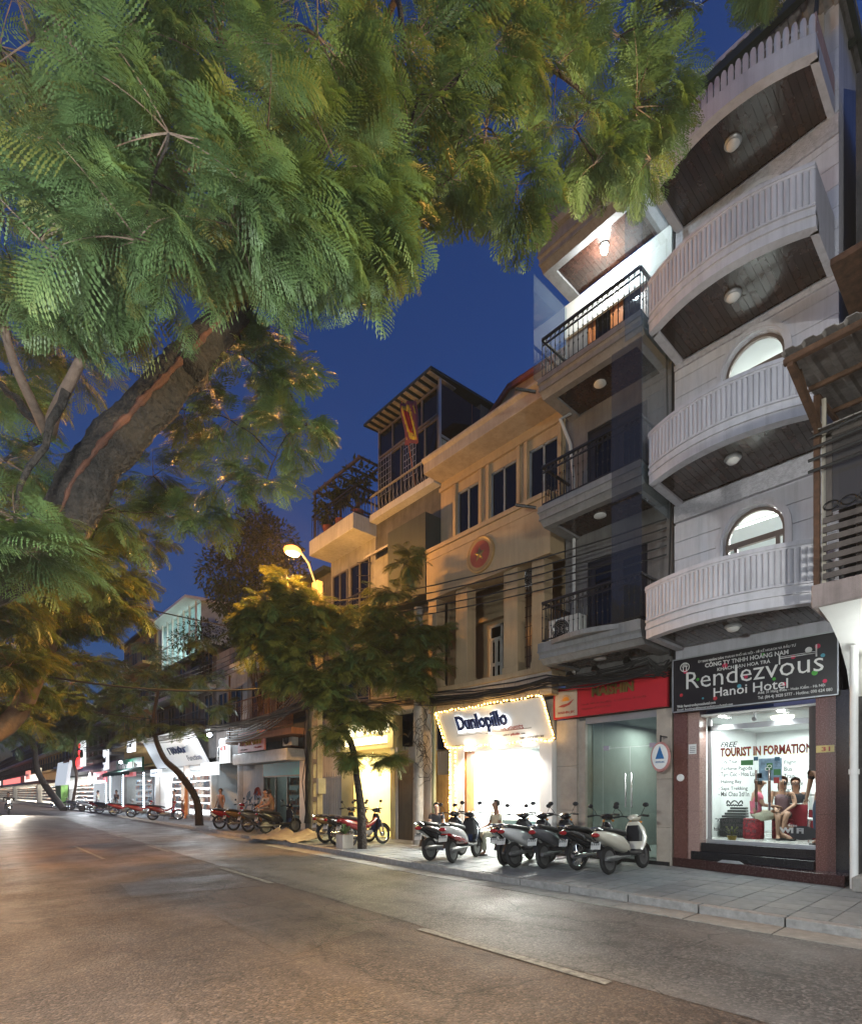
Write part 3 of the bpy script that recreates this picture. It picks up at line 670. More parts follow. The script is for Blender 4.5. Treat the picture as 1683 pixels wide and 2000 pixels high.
MB().tube([(10.3, .4, 3.16), (10.3, 1.4, 3.16)], .02, 8).build('strip_light', glow('strip_glow', (.95, 1, .96), 10), nb)

# ---------------------------------------------------------------- office house, number 29
C0, C1 = 5.0, 7.6
oh = thing('office_house', 'tall grey house with iron balconies and glass end screens, above the red sign', 'building', (11.2, 6.3, .12))
FS = [4.5, 7.62, 10.5]          # soffits
wl = MB()
for a, b_ in ((3.3, 4.95), (4.95, 7.62), (8.0, 10.5), (10.86, 13.35), (7.62, 8.0), (10.5, 10.86)):
    if b_ - a > 1.5 and a > 4:
        wl.box(11.25, 11.45, C0, 5.55, a, b_).box(11.25, 11.45, 7.0, C1, a, b_).box(11.25, 11.45, 5.55, 7.0, a + 2.05, b_)
    else: wl.box(11.25, 11.45, C0, C1, a, b_)
wl.box(11.45, 17, C0, C0 + .15, .12, 13.4).box(11.45, 17, C1 - .15, C1, .12, 13.4).box(11.45, 17, C0 + .15, C1 - .15, 13.3, 13.4)
wl.build('wall', mat('stone_grey_wall', (.14, .132, .128), .65, var=.2, streak=.5, bump=.1), oh)
def box_balcony(parent, s, zt, x0, y0, y1, m, rail=True, big=False):
    bal = MB()
    # moulded slab: stepped profile
    prof = [(x0 + .20, s), (x0 + .14, s + .06), (x0 + .06, s + .12), (x0 + .05, s + .2), (x0, s + .26), (x0, zt)]
    bal.prism(prof + [(11.24, zt), (11.24, s + .1), (x0 + .36, s + .1), (x0 + .36, s)], 'y', y0, y1)
    o = bal.build('balcony', m, parent)
    for z in (s + .12, s + .26): MB().box(x0 - .012 if z > s + .2 else x0 + .04, 11.24, y0 - .012, y1 + .012, z - .018, z + .018).build('slab_moulding', m, o)
    B(x0 + .36, 11.24, y0 + .003, y0 + .25, s, s + .098).build('edge_beam', m, o); B(x0 + .36, 11.24, y1 - .25, y1 - .003, s, s + .098).build('edge_beam', m, o)
    n = 20
    for i in range(n):
        p = y0 + .25 + (y1 - y0 - .5) * i / n
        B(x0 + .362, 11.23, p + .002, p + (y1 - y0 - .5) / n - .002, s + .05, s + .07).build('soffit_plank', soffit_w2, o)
    return o
slabs = mat('grey_stucco', (.19, .187, .19), .7, var=.15, bump=.3, streak=.45)
for k, s in enumerate(FS):
    zt = (4.95, 8.0, 10.86)[k]
    box_balcony(oh, s, zt, 9.95, 5.05, 7.45, slabs)
    MB().lathe([(.13, 0), (.13, -.02), (.09, -.035), (.001, -.04)], (10.7, 6.35, s + .05), n=20).build('ceiling_lamp', whitec, oh, True)
    rg = B(9.98, 11.2, 5.1, 7.4, zt, zt + .02).build('balcony_floor', concrete, oh)
    railing(rg, 10.05, 5.1, 7.4, zt, zt + .92, iron)
    fr = MB(); 
    for yy in (5.55, 6.25, 6.94): fr.box(11.27, 11.36, yy, yy + .06, zt, zt + 2.0)
    fr.box(11.27, 11.36, 5.55, 7.0, zt + 1.98, zt + 2.05)
    d = fr.build('door', woodd if k == 2 else iron, oh)
    for (a, b_) in ((5.61, 6.25), (6.31, 6.94)):
        B(11.30, 11.33, a + .12, b_ - .12, zt + .25, zt + 1.85).build('pane', glass_w, d)
        B(11.285, 11.345, a, b_, zt + .02, zt + .25).box(11.285, 11.345, a, a + .12, zt + .25, zt + 1.98).box(11.285, 11.345, b_ - .12, b_, zt + .25, zt + 1.98).box(11.285, 11.345, a + .12, b_ - .12, zt + 1.85, zt + 1.98).build('door_leaf', woodd if k == 2 else mat('black_door', (.012, .009, .009), .4), d)
    B(11.5, 11.52, 5.4, 7.2, zt, zt + 2.2).build('curtain', dark_w if k < 2 else woodd, oh)
# curved scroll front on the lowest balcony
bowf = MB()
bowf.prism([(9.95 - .22 * sin(pi * i / 12) , 5.5 + 1.6 * i / 12) for i in range(13)] + [(10.0, 7.1), (10.0, 5.5)], 'z', 4.86, 4.96).build('bowed_ledge', slabs, oh)
# top storey roof slab and cornice
tp = box_balcony(oh, 13.35, 13.85, 9.95, 5.05, 7.45, slabs)
MB().prism([(9.85, 13.85), (9.8, 13.95), (9.85, 14.1), (10.0, 14.2), (10.0, 14.6), (9.9, 14.65), (9.9, 14.75), (11.3, 14.75), (11.3, 13.85)], 'y', 5.05, 7.5).build('cornice', slabs, oh)
MB().prism([(5.3, 14.75), (7.2, 14.75), (7.0, 15.0), (6.6, 15.35), (6.25, 15.5), (5.9, 15.35), (5.5, 15.0)], 'x', 10.1, 10.3).build('pediment', slabs, oh)
B(11.19, 11.25, 5.0, 7.58, 12.55, 13.33).build('upper_band', mat('white_render', (.66, .66, .62), .6, var=.08), oh)
ol = glow('balcony_lamp_glow', (.95, 1, 1), 160)
MB().lathe([(.1, 0), (.1, -.03), (.06, -.05)], (10.62, 6.2, 13.40), n=16).build('lamp_base', alu, oh)
MB().ball((10.62, 6.2, 13.29), .075, 12).build('lamp_bulb', ol, oh, True)
lamp('balcony_lamp_light', 'POINT', (10.62, 6.2, 13.14), 150, (.93, 1, .98), size=.07, parent=oh)
# glass end screens
gs = glassmat('screen_glass', (.86, .93, .97), 1.5, .02, .05, (.5, .6, .65))
B(9.9, 11.2, 7.52, 7.532, 10.9, 13.25).build('glass_screen', gs, oh); B(9.92, 9.932, 5.0, 5.35, 10.4, 13.3).build('glass_screen', gs, oh)
B(9.9, 11.2, 4.985, 4.997, 7.2, 13.3).build('glass_screen', gs, oh)
gd = glassmat('screen_glass_dark', (.80, .80, .80), .9, .03, .04, (.2, .2, .2))
for a, b_ in ((4.96, 7.3), (7.35, 10.3)): B(9.9, 9.912, 5.0, 5.62, a, b_).build('glass_screen', gd, oh)
MB().tube([(11.1, 7.3, 10.6), (10.6, 7.3, 10.2), (11.0, 7.3, 9.8), (11.15, 7.3, 9.0), (11.15, 7.3, 4.4)], .04, 8).build('drain_pipe', pale_w, oh, True)
for z in (8.02, 10.62): MB().tube([(9.95, 7.5, z), (9.6, 7.8, z + .06)], .035, 8).build('spout', iron, oh)
# ground floor frontage
for (a, b_) in ((7.2, 7.75), (4.96, 5.28)):
    zz = [.12, 1.2, 2.25, 3.36] if b_ > 6 else [.12, .9, 1.9, 3.36]
    for z0, z1 in zip(zz[:-1], zz[1:]): B(11.1, 11.5, a, b_, z0 + .003, z1 - .003).build('stone_slab', stone_b, oh, bev=.004)
B(11.18, 11.5, 7.02, 7.2, .12, 3.3).build('inner_jamb', stone_b, oh)
B(11.05, 11.6, 5.0, 7.75, .12, .2).build('threshold', granite_k, oh)
B(11.2, 11.3, 5.28, 7.02, 3.22, 3.36).build('head_rail', alu, oh)
for (a, b_) in ((6.61, 7.01), (5.95, 6.6), (5.3, 5.94)): B(11.25, 11.262, a + .004, b_ - .004, .22, 3.22 if a > 6.6 else 2.62).build('glass_door', glass_d, oh)
B(11.25, 11.262, 5.3, 6.6, 2.63, 3.22).build('glass_light', glass_d, oh)
for yy in (6.02, 5.88):
    MB().tube([(11.2, yy, 1.3), (11.2, yy, 2.05)], .02, 8).tube([(11.2, yy, 1.4), (11.25, yy, 1.4)], .01, 6).tube([(11.2, yy, 1.95), (11.25, yy, 1.95)], .01, 6).build('door_handle', chrome, oh, True)
for (yy) in (6.5, 5.42): B(11.235, 11.27, yy - .06, yy + .08, 2.58, 2.68).build('patch_fitting', chrome, oh)
rm = MB(); rm.box(11.5, 16, 7.0, 7.05, .2, 3.4).box(11.5, 16, 5.22, 5.27, .2, 3.4).box(16, 16.05, 5.2, 7.1, .2, 3.4).box(11.5, 16, 5.2, 7.1, 3.36, 3.4).box(11.5, 16, 5.27, 7.0, .16, .2)
rm.build('office_room', room_g, oh)
lamp('office_light', 'AREA', (13.6, 6.1, 3.3), 75, (.9, 1, .95), parent=oh, sx=1, sy=1.2)
for i in range(4): B(15.9, 15.99, 5.4 + i * .4, 5.7 + i * .4, 1.2, 2.0).build('lit_window', glow('office_window', (.8, 1, .95), .8), oh)
# red sign
rs = thing('red_office_sign', 'red sign board with gold lettering and a pale emblem panel', 'sign', (11.0, 6.4, 3.38))
B(10.98, 11.09, 5.0, 7.76, 3.38, 4.10).build('board', redsign, rs)
B(10.965, 10.979, 7.1, 7.70, 3.42, 4.02).build('emblem_panel', mat('emblem_panel', (.42, .34, .27), .5), rs)
sun = MB(); sun.prism([(7.4 + .1 * cos(a), 3.78 + .1 * sin(a)) for a in [pi * j / 12 for j in range(13)]], 'x', 10.958, 10.9648)
for j in range(9):
    a = pi * (j + .5) / 9; sun.prism([(7.4 + .115 * cos(a - .08), 3.78 + .115 * sin(a - .08)), (7.4 + .155 * cos(a), 3.78 + .155 * sin(a)), (7.4 + .115 * cos(a + .08), 3.78 + .115 * sin(a + .08))], 'x', 10.958, 10.9648)
sun.build('sun_emblem', mat('emblem_orange', (.6, .22, .02), .5), rs)
wv = MB(); wv.prism([(7.62, 3.66), (7.5, 3.70), (7.35, 3.72), (7.18, 3.8), (7.3, 3.68), (7.45, 3.64)], 'x', 10.956, 10.9645); wv.build('wave_emblem', inkr, rs)
text('MAISHIN, JSC', inkr, rs, 10.963, 7.62, 3.49, .46, .07, bold=.03)
text('MAISHIN', gold, rs, 10.972, 6.72, 3.80, 1.0, .22, extr=.02, bold=.04)
text('Trụ sở: P409, 29 Hàng Điếu - Q. Hoàn Kiếm, TP. Hà Nội', inkr, rs, 10.976, 7.0, 3.62, 1.55, .075); text('Telephone: 024.3233.7482', inkr, rs, 10.976, 7.0, 3.52, .75, .06)
for i, (yy, z) in enumerate(((7.15, 4.3), (6.5, 4.32), (5.75, 4.36))):
    t = thing('flood_lamp', 'small black flood lamp above the red sign, %s' % ('over its pale emblem panel', 'over the middle of the board', 'at the end beside the black hotel sign')[i], 'lamp', (10.95, yy, z), 'flood lamps above the red sign')
    MB().obox((10.75, yy, z + .02), (.14, .1, .12), Matrix.Rotation(.5, 3, 'Y')).build('lamp_head', iron, t); MB().tube([(10.8, yy, z), (11.24, yy, z - .1)], .012, 6).build('arm', iron, t)
n29 = thing('house_number_plate', 'dark number plate reading 29 on the beige stone pier', 'number plate', (11.08, 5.12, 2.0))
ya, za = at(1291, 1485, 11.08); yb, zb = at(1308, 1466, 11.08)
B(11.085, 11.097, yb, ya, za, zb).build('plate', inkk, n29); text('29', inkw, n29, 11.083, ya - .03, za + .05, ya - yb - .06, zb - za - .1, bold=.02)
hi = thing('hostel_sign', 'oval white hostel sign with a blue triangle and pink rim on an iron bracket', 'sign', (10.75, 5.05, 2.4))
MB().lathe([(.001, -.03), (.19, -.03), (.2, 0), (.19, .03), (.001, .03)], (10.82, 5.06, 2.34), 'x', 28).build('disc', mat('oval_pink', (.5, .22, .2), .4), hi)
MB().lathe([(.001, -.004), (.165, -.004), (.165, 0), (.001, 0)], (10.787, 5.06, 2.345), 'x', 28).build('face', whitec, hi)
for o in hi.children: o.scale = (1, 1, 1.55); o.location.z = .25 * 0 - .55 * (2.34 - 2.4)
MB().prism([(5.15, 2.30), (4.97, 2.30), (5.06, 2.56)], 'x', 10.775, 10.782).prism([(5.10, 2.30), (5.02, 2.30), (5.06, 2.40)], 'x', 10.77, 10.7745).build('triangle_emblem', mat('hostel_blue', (.02, .14, .36), .5), hi)
MB().beam((10.82, 5.06, 2.62), (10.82, 5.06, 2.78), .02, .02).beam((10.82, 5.06, 2.76), (11.15, 5.06, 2.76), .02, .02).build('bracket', iron, hi)
text('HOSTELLING', MATS['hostel_blue'], hi, 10.78, 5.15, 2.22, .18, .035); 

# ---------------------------------------------------------------- cream public building with the star
D0, D1 = 7.6, 11.95
cb = thing('cream_building', 'cream two storey public building with a red star emblem and deep eaves', 'building', (11.2, 9.8, .12))
w = MB()
ZP0, ZP1 = 7.25, 8.72
def yD(u): return yu(u, 11.2)
WIN = [(yD(936) , yD(893)), (yD(1010), yD(958)), (yD(1090), yD(1033))]
zs0, zs1 = 9.0, 10.35
w.box(11.2, 11.45, D0, D1, 10.35, 11.0)
prev = D0
for a, b_ in sorted(WIN):
    a = max(a, D0 + .02); w.box(11.2, 11.45, prev, a, 8.6, 10.35) if a - prev > .01 else None; w.box(11.2, 11.45, a, b_, 8.6, zs0); prev = b_
w.box(11.2, 11.45, prev, D1, 8.6, 10.35)
w.box(12.3, 12.45, D0, D1, 4.5, 8.6).box(11.45, 17, D1 - .12, D1, 3.9, 11.0).box(11.45, 17, D0, D0 + .1, 3.9, 11.0).box(12.45, 17, D0 + .1, D1 - .12, 10.9, 11.0)
w.build('wall', yellow_w, cb)
for a, b_ in sorted(WIN):
    a = max(a, D0 + .02)
    f = MB(); f.box(11.22, 11.30, a, a + .05, zs0, zs1).box(11.22, 11.30, b_ - .05, b_, zs0, zs1).box(11.22, 11.30, a, b_, zs1 - .05, zs1).box(11.22, 11.30, a, b_, zs0, zs0 + .05).box(11.22, 11.30, (a + b_) / 2 - .025, (a + b_) / 2 + .025, zs0, zs1)
    wn = f.build('window', mat('grey_blue_frame', (.18, .20, .21), .5), cb)
    for p, q in ((a + .05, (a + b_) / 2 - .025), ((a + b_) / 2 + .025, b_ - .05)): B(11.25, 11.26, p, q, zs0 + .05, zs1 - .05).build('pane', glass_w, wn)
    for p, q in ((a - .12, a - .02), (b_ + .02, b_ + .12)): 
        if p > D0: B(11.13, 11.2, p, q, 8.75, 10.6).build('pilaster', yellow_w, cb)
    B(11.6, 11.62, a - .1, b_ + .1, 8.6, 10.5).build('dark_blind', iron, cb)
B(11.12, 11.2, D0, D1, 10.62, 10.72).build('string_course', yellow_w, cb)
B(10.62, 11.2, D0, D1, ZP0, ZP1 - .12).build('parapet', yellow_w, cb); B(10.56, 11.2, D0, D1 + .05, ZP1 - .118, ZP1).build('parapet_cap', yellow_w, cb, bev=.015); B(10.60, 10.62, D0, D1, ZP1 - .34, ZP1 - .30).build('parapet_line', yellow_w, cb)
ev = MB().prism([(10.5, 10.92), (10.5, 11.2), (10.42, 11.26), (10.42, 11.32), (11.5, 11.5), (11.5, 10.92)], 'y', D0, D1).build('eave', mat('eave_plaster', (.38, .31, .23), .75, bump=.2, streak=.35), cb, bev=.01)
# columns of the loggia
for (u0, u1) in ((1038, 1062), (983, 1010), (890, 912), (836, 852)):
    a, b_ = yu(u1, 10.7), yu(u0, 10.7)
    B(10.7, 11.05, a, b_, 4.62, ZP0).build('column', yellow_w, cb, bev=.01); B(10.67, 11.08, a - .03, b_ + .03, 4.64, 4.8).build('column_base', yellow_w, cb, bev=.01)
B(10.7, 12.3, D0, D1, 4.45, 4.62).box(10.7, 10.95, D0, D1, 3.95, 4.45).build('loggia_floor', yellow_w, cb); B(10.64, 10.7, D0, D1, 4.5, 4.64).build('loggia_lip', yellow_w, cb, bev=.01)
i0 = D0
for i in range(12): B(10.685, 10.698, i0 + i * .3625 + .006, i0 + (i + 1) * .3625 - .006, 3.97, 4.49).build('cladding_slab', stone_b, cb)
# doors and shutters in the loggia
def shutter(y0, y1, z0, z1, x=12.22):
    f = MB(); f.box(x, x + .08, y0, y0 + .07, z0, z1).box(x, x + .08, y1 - .07, y1, z0, z1).box(x, x + .08, y0, y1, z1 - .07, z1).box(x, x + .08, y0, y1, z1 - .45, z1 - .38)
    d = f.build('shutter_door', mat('pale_shutter', (.42, .40, .36), .6), cb)
    B(x + .03, x + .05, y0 + .07, y1 - .07, z1 - .38, z1 - .07).build('pane', glass_w, d)
    m_ = (y0 + y1) / 2
    for p, q in ((y0 + .07, m_ - .01), (m_ + .01, y1 - .07)):
        for r0, r1 in ((z0 + .1, z0 + .75), (z0 + .85, z1 - .5)): B(x + .03, x + .04, p + .05, q - .05, r0, r1).build('louvre_panel', glass_w, d)
        B(x + .02, x + .06, p, p + .05, z0, z1 - .45).box(x + .02, x + .06, q - .05, q, z0, z1 - .45).box(x + .02, x + .06, p + .05, q - .05, z0 + .75, z0 + .85).build('stile', MATS['pale_shutter'], d)
for (u0, u1) in ((955, 981), (897, 916)): shutter(yu(u1, 12.22), yu(u0, 12.22), 4.63, 6.6)
bx = MB(); bx.box(12.1, 12.3, yu(985, 12.1), yu(895, 12.1), 6.75, 6.9); bx.build('door_canopy', yellow_w, cb)
g = MB()
yy0, yy1 = yu(1058, 11.0), yu(1012, 11.0)
for i in range(9): g.beam((11.0, yy0 + (yy1 - yy0) * i / 8, 4.7), (11.0, yy0 + (yy1 - yy0) * i / 8, 6.9), .015, .015)
for i in range(9): g.beam((11.0, yy0, 4.8 + i * .25), (11.0, yy1, 4.8 + i * .25), .015, .015)
tag(g.build('window_grille', mat('brown_iron', (.08, .04, .02), .6), cb), kind=None)
# star emblem
sy, sz = at(938, 1083, 10.6)
em = thing('star_emblem', 'round red emblem with a gold star on the cream parapet', 'emblem', (10.6, sy, sz))
MB().lathe([(.001, -.04), (.33, -.04), (.36, -.02), (.36, .02)], (10.6, sy, sz), 'x', 32).build('disc', mat('emblem_red', (.28, .05, .02), .5), em)
MB().lathe([(.40, -.03), (.44, -.045), (.48, -.03), (.48, .02), (.36, .02), (.36, -.02)], (10.6, sy, sz), 'x', 32).build('rim', mat('emblem_rim', (.34, .20, .07), .5), em)
st = []
for j in range(10):
    r = .28 if j % 2 == 0 else .115; a = pi / 2 + j * pi / 5; st.append((sy + r * cos(a), sz + r * sin(a)))
sm = MB(); n = 10
sm.add([(10.545, sy, sz)] + [(10.565, p, q) for p, q in st], [(0, 1 + j, 1 + (j + 1) % 10) for j in range(10)]); sm.build('star', gold, em)
for o in em.children: o.scale = (1, 1, 1)
# gable roof behind the eave
pk = at(995, 762, 13.0); lf = at(936, 850, 13.0)
MB().prism([(lf[0], 11.0), (lf[0], lf[1]), (pk[0], pk[1]), (D0, pk[1] - .15), (D0, 11.0)], 'x', 13.0, 13.2).build('gable_wall', yellow_w, cb)
rt = mat('red_roof_tile', (.16, .035, .02), .6, var=.4, scale=9, bump=.3)
def tiles_row(p, q, nn, parent):
    for i in range(nn):
        a = Vector(p).lerp(Vector(q), i / nn); b_ = Vector(p).lerp(Vector(q), (i + 1.15) / nn)
        MB().tube([(13.0, a.x, a.y + .05), (13.0, b_.x, b_.y + .07)], .10, 8).build('ridge_tile', rt, parent, True)
rr = MB().prism([(lf[0] + .1, lf[1]), (pk[0], pk[1] + .06), (D0, pk[1] - .09), (D0, pk[1] - .17), (pk[0], pk[1] - .02), (lf[0] + .1, lf[1] - .1)], 'x', 12.9, 15).build('roof', rt, cb)
tiles_row((lf[0] + .1, lf[1]), (pk[0], pk[1] + .05), 9, rr); tiles_row((pk[0], pk[1] + .05), (D0, pk[1] - .1), 7, rr)
ac_unit('air_conditioner', 'outdoor air conditioner hung between the cream columns', 11.0, yu(1040, 11.0), at(1040, 1135, 11.0)[1] - .1)
ac_unit('air_conditioner', 'outdoor air conditioner standing behind the lowest iron balcony rail', 10.35, 7.05, 5.0)
def scribble(parent, X, yl, zb, w, h, m, n, seed=0, th=.12, tilt=0., name='blurred_lettering'):
    """lettering too blurred to read in the photograph: a row of letter-like strokes"""
    r = random.Random(seed); o = MB(); cw = w / n
    for i in range(n):
        yc = yl - cw * (i + .5); k = r.randrange(4); s = h * th; hh = h * r.choice((1, .72, .72, 1))
        def P(dy, z): return (X + math.tan(tilt) * -(z) * 1.0, yc + dy, zb + z)
        a = cw * .34
        if k == 0: st = [[P(a, 0), P(a, hh)], [P(a, hh * .95), P(-a, hh * .95)]]
        elif k == 1: st = [[P(a * cos(t), hh / 2 + hh * .45 * sin(t)) for t in [2 * pi * j / 8 for j in range(9)]]]
        elif k == 2: st = [[P(a, 0), P(a, hh)], [P(-a, 0), P(-a, hh)], [P(a, hh * .5), P(-a, hh * .5)]]
        else: st = [[P(a, hh), P(a, hh * .2), P(0, 0), P(-a, hh * .2), P(-a, hh)]]
        for q in st: o.tube(q, s * .5, 5)
    return o.build(name, m, parent)
# ---------------------------------------------------------------- mattress shop under the cream building
ms_ = thing('mattress_shop', 'brilliantly lit white shop with fairy lights round its tilted fascia', 'shop', (11.0, 9.6, .12))
ds = mat('shop_white', (.74, .73, .71), .5, var=.05)
B(10.95, 11.5, 7.78, 8.15, .12, 2.9).build('pilaster', ds, ms_); B(10.95, 11.5, 10.75, 11.3, .12, 2.9).build('pilaster', ds, ms_)
B(10.95, 11.5, 8.15, 10.75, 2.78, 2.9).build('shop_lintel', ds, ms_)
B(10.98, 11.3, 10.66, 10.75, .12, 2.78).build('door_jamb', woodd, ms_)
r_ = MB(); r_.box(11.5, 15, 7.8, 7.85, .12, 3.1).box(11.5, 15, 11.2, 11.25, .12, 3.1).box(15, 15.05, 7.8, 11.25, .12, 3.1).box(11.5, 15, 7.8, 11.25, 3.1, 3.15)
r_.build('shop_room', room_w, ms_); B(11.3, 15, 7.85, 11.2, .125, .14).build('shop_floor', room_w, ms_)
for x in (12.2, 13.6): lamp('shop_ceiling_light', 'AREA', (x, 9.5, 3.05), 900, (1, .98, .92), parent=ms_, sx=1.0, sy=2.8)
for yy in (8.7, 9.6, 10.4): MB().lathe([(.09, 0), (.09, -.03), (.001, -.035)], (12.0, yy, 3.1), n=14).build('ceiling_fitting', glow('shop_fitting_glow', (1, .98, .92), 30), ms_)
for (a, b_) in ((8.2, 9.0), (9.02, 10.62)): B(11.2, 11.212, a, b_, .14, 2.76).build('glass_front', glass, ms_)
B(11.75, 12.3, 8.3, 10.4, .14, .85).build('display_counter', mat('counter_teal', (.35, .5, .5), .3), ms_); B(11.7, 12.35, 8.25, 10.45, .851, .9).build('counter_top', whitec, ms_)
for i in range(3): B(14.6, 15.0, 8.0, 9.4, .9 + i * .6, .93 + i * .6).build('shelf', whitec, ms_)
text('CHAN GOI LONG VU', inkg, ms_, 11.196, 10.25, 1.68, .95, .09); text('NEW', inkr, ms_, 11.196, 8.72, 1.38, .3, .1)
# tilted fascia with lettering
fs = thing('mattress_sign', 'tilted pale fascia sign with halo lit navy lettering framed by fairy lights', 'sign', (10.8, 9.6, 2.9))
tilt = math.atan2(.42, .98)
MB().prism([(10.98, 2.9), (10.56, 3.88), (10.62, 3.9), (11.04, 2.92)], 'y', 7.78, 11.42).build('panel', ds, fs); B(11.05, 11.2, 7.8, 11.4, 2.91, 3.9).build('panel_backing', concrete, fs)
def fx(z): return 10.98 - .42 * (z - 2.9) / .98
navy = mat('navy_acrylic', (.008, .02, .09), .25, var=.1); halo = glow('letter_halo', (.85, .93, 1), 3.2)
tt = -math.atan2(.42, .98) * -1
text('Dunlopillo', halo, fs, fx(3.42) - .012, 10.76, 3.32, 1.86, .60, name='halo_letters', extr=.004, bold=.075, tilt=-tilt)
text('Dunlopillo', navy, fs, fx(3.42) - .06, 10.72, 3.36, 1.78, .53, extr=.03, bold=.03, tilt=-tilt)
text('moments', inkr, fs, fx(3.26) - .02, 9.25, 3.21, .72, .13, tilt=-tilt); text('member of', inkg, fs, fx(3.1) - .01, 9.25, 3.10, .2, .04, tilt=-tilt)
text('pikolin', inkr, fs, fx(3.1) - .01, 9.0, 3.09, .3, .08, bold=.02, tilt=-tilt); text('group', inkg, fs, fx(3.1) - .01, 8.66, 3.10, .12, .04, tilt=-tilt)
text('3881-0904.861.97', inkk, fs, fx(2.98) - .01, 8.75, 2.97, .75, .06, tilt=-tilt); text('27 Hàng Điếu', inkk, fs, fx(2.98) - .01, 11.2, 2.95, .5, .05, tilt=-tilt)
lm = MB(); lm.tube([(fx(3.22) - .012, 10.9 - 2.6 * i / 30, 3.22 + .025 * sin(i * .9) * (1 if 8 < i < 17 else .1)) for i in range(31)], .006, 4); lm.build('scroll_line', inkg, fs)
warm = glow('fairy_bulb', (1, .55, .12), 22)
bulb = MB().ball((0, 0, 0), .021, 8).mesh('fairy_bulb', warm, True)
path = [(fx(2.9) - .03, 11.43, 2.9), (fx(3.9) - .03, 11.46, 3.9), (fx(3.9) - .03, 7.78, 3.92), (fx(2.9) - .05, 7.70, 2.9), (fx(2.9) - .05, 11.42, 2.9)]
fl_ = thing('fairy_lights', 'string of warm fairy lights framing the tilted pale fascia', 'fairy lights', (10.9, 9.6, 2.9))
wire = MB()
def bulbs(parent, a, b_, n):
    a, b_ = Vector(a), Vector(b_)
    wire.tube([a, b_], .005, 4)
    for i in range(n): piece('bulb', bulb, parent, a.lerp(b_, (i + .5) / n) + Vector((random.uniform(-.01, .01), random.uniform(-.015, .015), random.uniform(-.02, .02))))
for a, b_, n in zip(path[:-1], path[1:], (16, 34, 16, 34)): bulbs(fl_, a, b_, n)
bulbs(fl_, (10.92, 11.28, 2.85), (10.92, 11.28, .3), 38); bulbs(fl_, (10.92, 11.05, 2.85), (10.92, 11.05, .3), 26)
wire.build('wire', rubber, fl_)
for yy, z in ((11.2, 1.6), (9.5, 3.95), (9.5, 2.85)): lamp('fairy_light_glow', 'POINT', (10.45, yy, z), 14, (1, .6, .2), size=.3, parent=fl_)

for yy in (8.5, 9.5, 10.5):
    MB().lathe([(.05, 0), (.06, -.07), (.001, -.071)], (10.82, yy, 2.88), n=12).build('fascia_downlight', glow('fascia_lamp_glow', (1, .96, .86), 40), fs)
    q_ = lamp('fascia_downlight_beam', 'SPOT', (10.8, yy, 2.78), 340, (1, .95, .85), size=.06, parent=fs, spot=R(140), blend=.8); aim(q_, (-.35, 0, -1))
# alley gate, poles
ga = thing('alley_gate', 'narrow yellow steel gate with a barred fanlight beside the fairy lights', 'gate', (11.1, 11.65, .12))
gm = mat('yellow_gate', (.30, .20, .07), .5, var=.25, streak=.3)
for i in range(5): B(11.1, 11.13, 11.36 + i * .13, 11.48 + i * .13, .5, 2.1).build('steel_board', gm, ga)
B(11.09, 11.14, 11.34, 12.02, .14, .5).build('kick_plate', gm, ga); fr = MB()
fr.box(11.08, 11.16, 11.31, 11.355, .12, 2.9).box(11.08, 11.16, 12.02, 12.06, .12, 2.9).box(11.08, 11.16, 11.31, 12.06, 2.1, 2.16).build('frame', gm, ga)
for i in range(8): MB().tube([(11.12, 11.4 + i * .085, 2.16), (11.12, 11.4 + i * .085, 2.85)], .009, 6).build('bar', alu, ga)
def pole(name, label, x, y, h, r0, r1, m):
    t = thing(name, label, 'utility pole', (x, y, .12)); MB().tube([(x, y, .1), (x, y, h)], [r0, r1], 14).build('shaft', m, t, True); return t
p2_ = pole('utility_pole', 'round concrete utility pole with tangled cables between the alley gate and dark doorway', 10.35, 12.0, 7.0, .16, .13, concrete)
B(10.1, 10.3, 11.85, 12.15, 2.5, 2.95).build('junction_box', mat('box_grey', (.2, .2, .19), .6), p2_); MB().beam((10.3, 11.2, 4.5), (10.3, 12.8, 4.5), .08, .08).build('cross_arm', rust, p2_)
tg = MB(); rr_ = random.Random(3)
for k in range(26):
    c = Vector((10.2 + rr_.uniform(-.1, .1), 12.0 + rr_.uniform(-.5, .6), rr_.uniform(2.2, 3.9))); r = rr_.uniform(.12, .5)
    tg.tube([c + Vector((rr_.uniform(-.05, .05), r * cos(a) * .8, r * sin(a) * rr_.uniform(.6, 1.1))) for a in [pi * j / 5 + k for j in range(9)]], .009, 4)
tag(tg.build('cable_tangle', rubber, p2_), kind='stuff')
pole('utility_pole', 'slim steel pipe standing beside the round concrete pole', 10.6, 11.6, 4.2, .06, .06, mat('green_pipe', (.16, .17, .10), .5))
p1x, p1y = 9.3, 15.9
pl = thing('lattice_pole', 'square yellowish concrete utility pole with a ladder of openings', 'utility pole', (p1x, p1y, .12))
pm = mat('yellow_concrete', (.38, .31, .20), .8, var=.25, bump=.4, streak=.4)
mm = MB()
for yy in (p1y - .17, p1y + .10): mm.box(p1x - .1, p1x + .1, yy, yy + .07, .12, 8.6)
mm.build('upright', pm, pl)
for i in range(14): B(p1x - .095, p1x + .095, p1y - .1, p1y + .1, .12 + i * .62, .12 + i * .62 + (.5 if i == 0 else .14)).build('crosspiece', pm, pl)
B(p1x - .14, p1x + .14, p1y - .3, p1y - .172, 1.6, 2.1).build('meter_box', mat('box_cream', (.42, .38, .28), .6), pl)
pole('utility_pole', 'dark round pole wrapped in cables beside the square concrete pole', 9.35, 16.5, 7.6, .15, .12, mat('dark_pole', (.09, .08, .07), .8, bump=.5))
tg = MB()
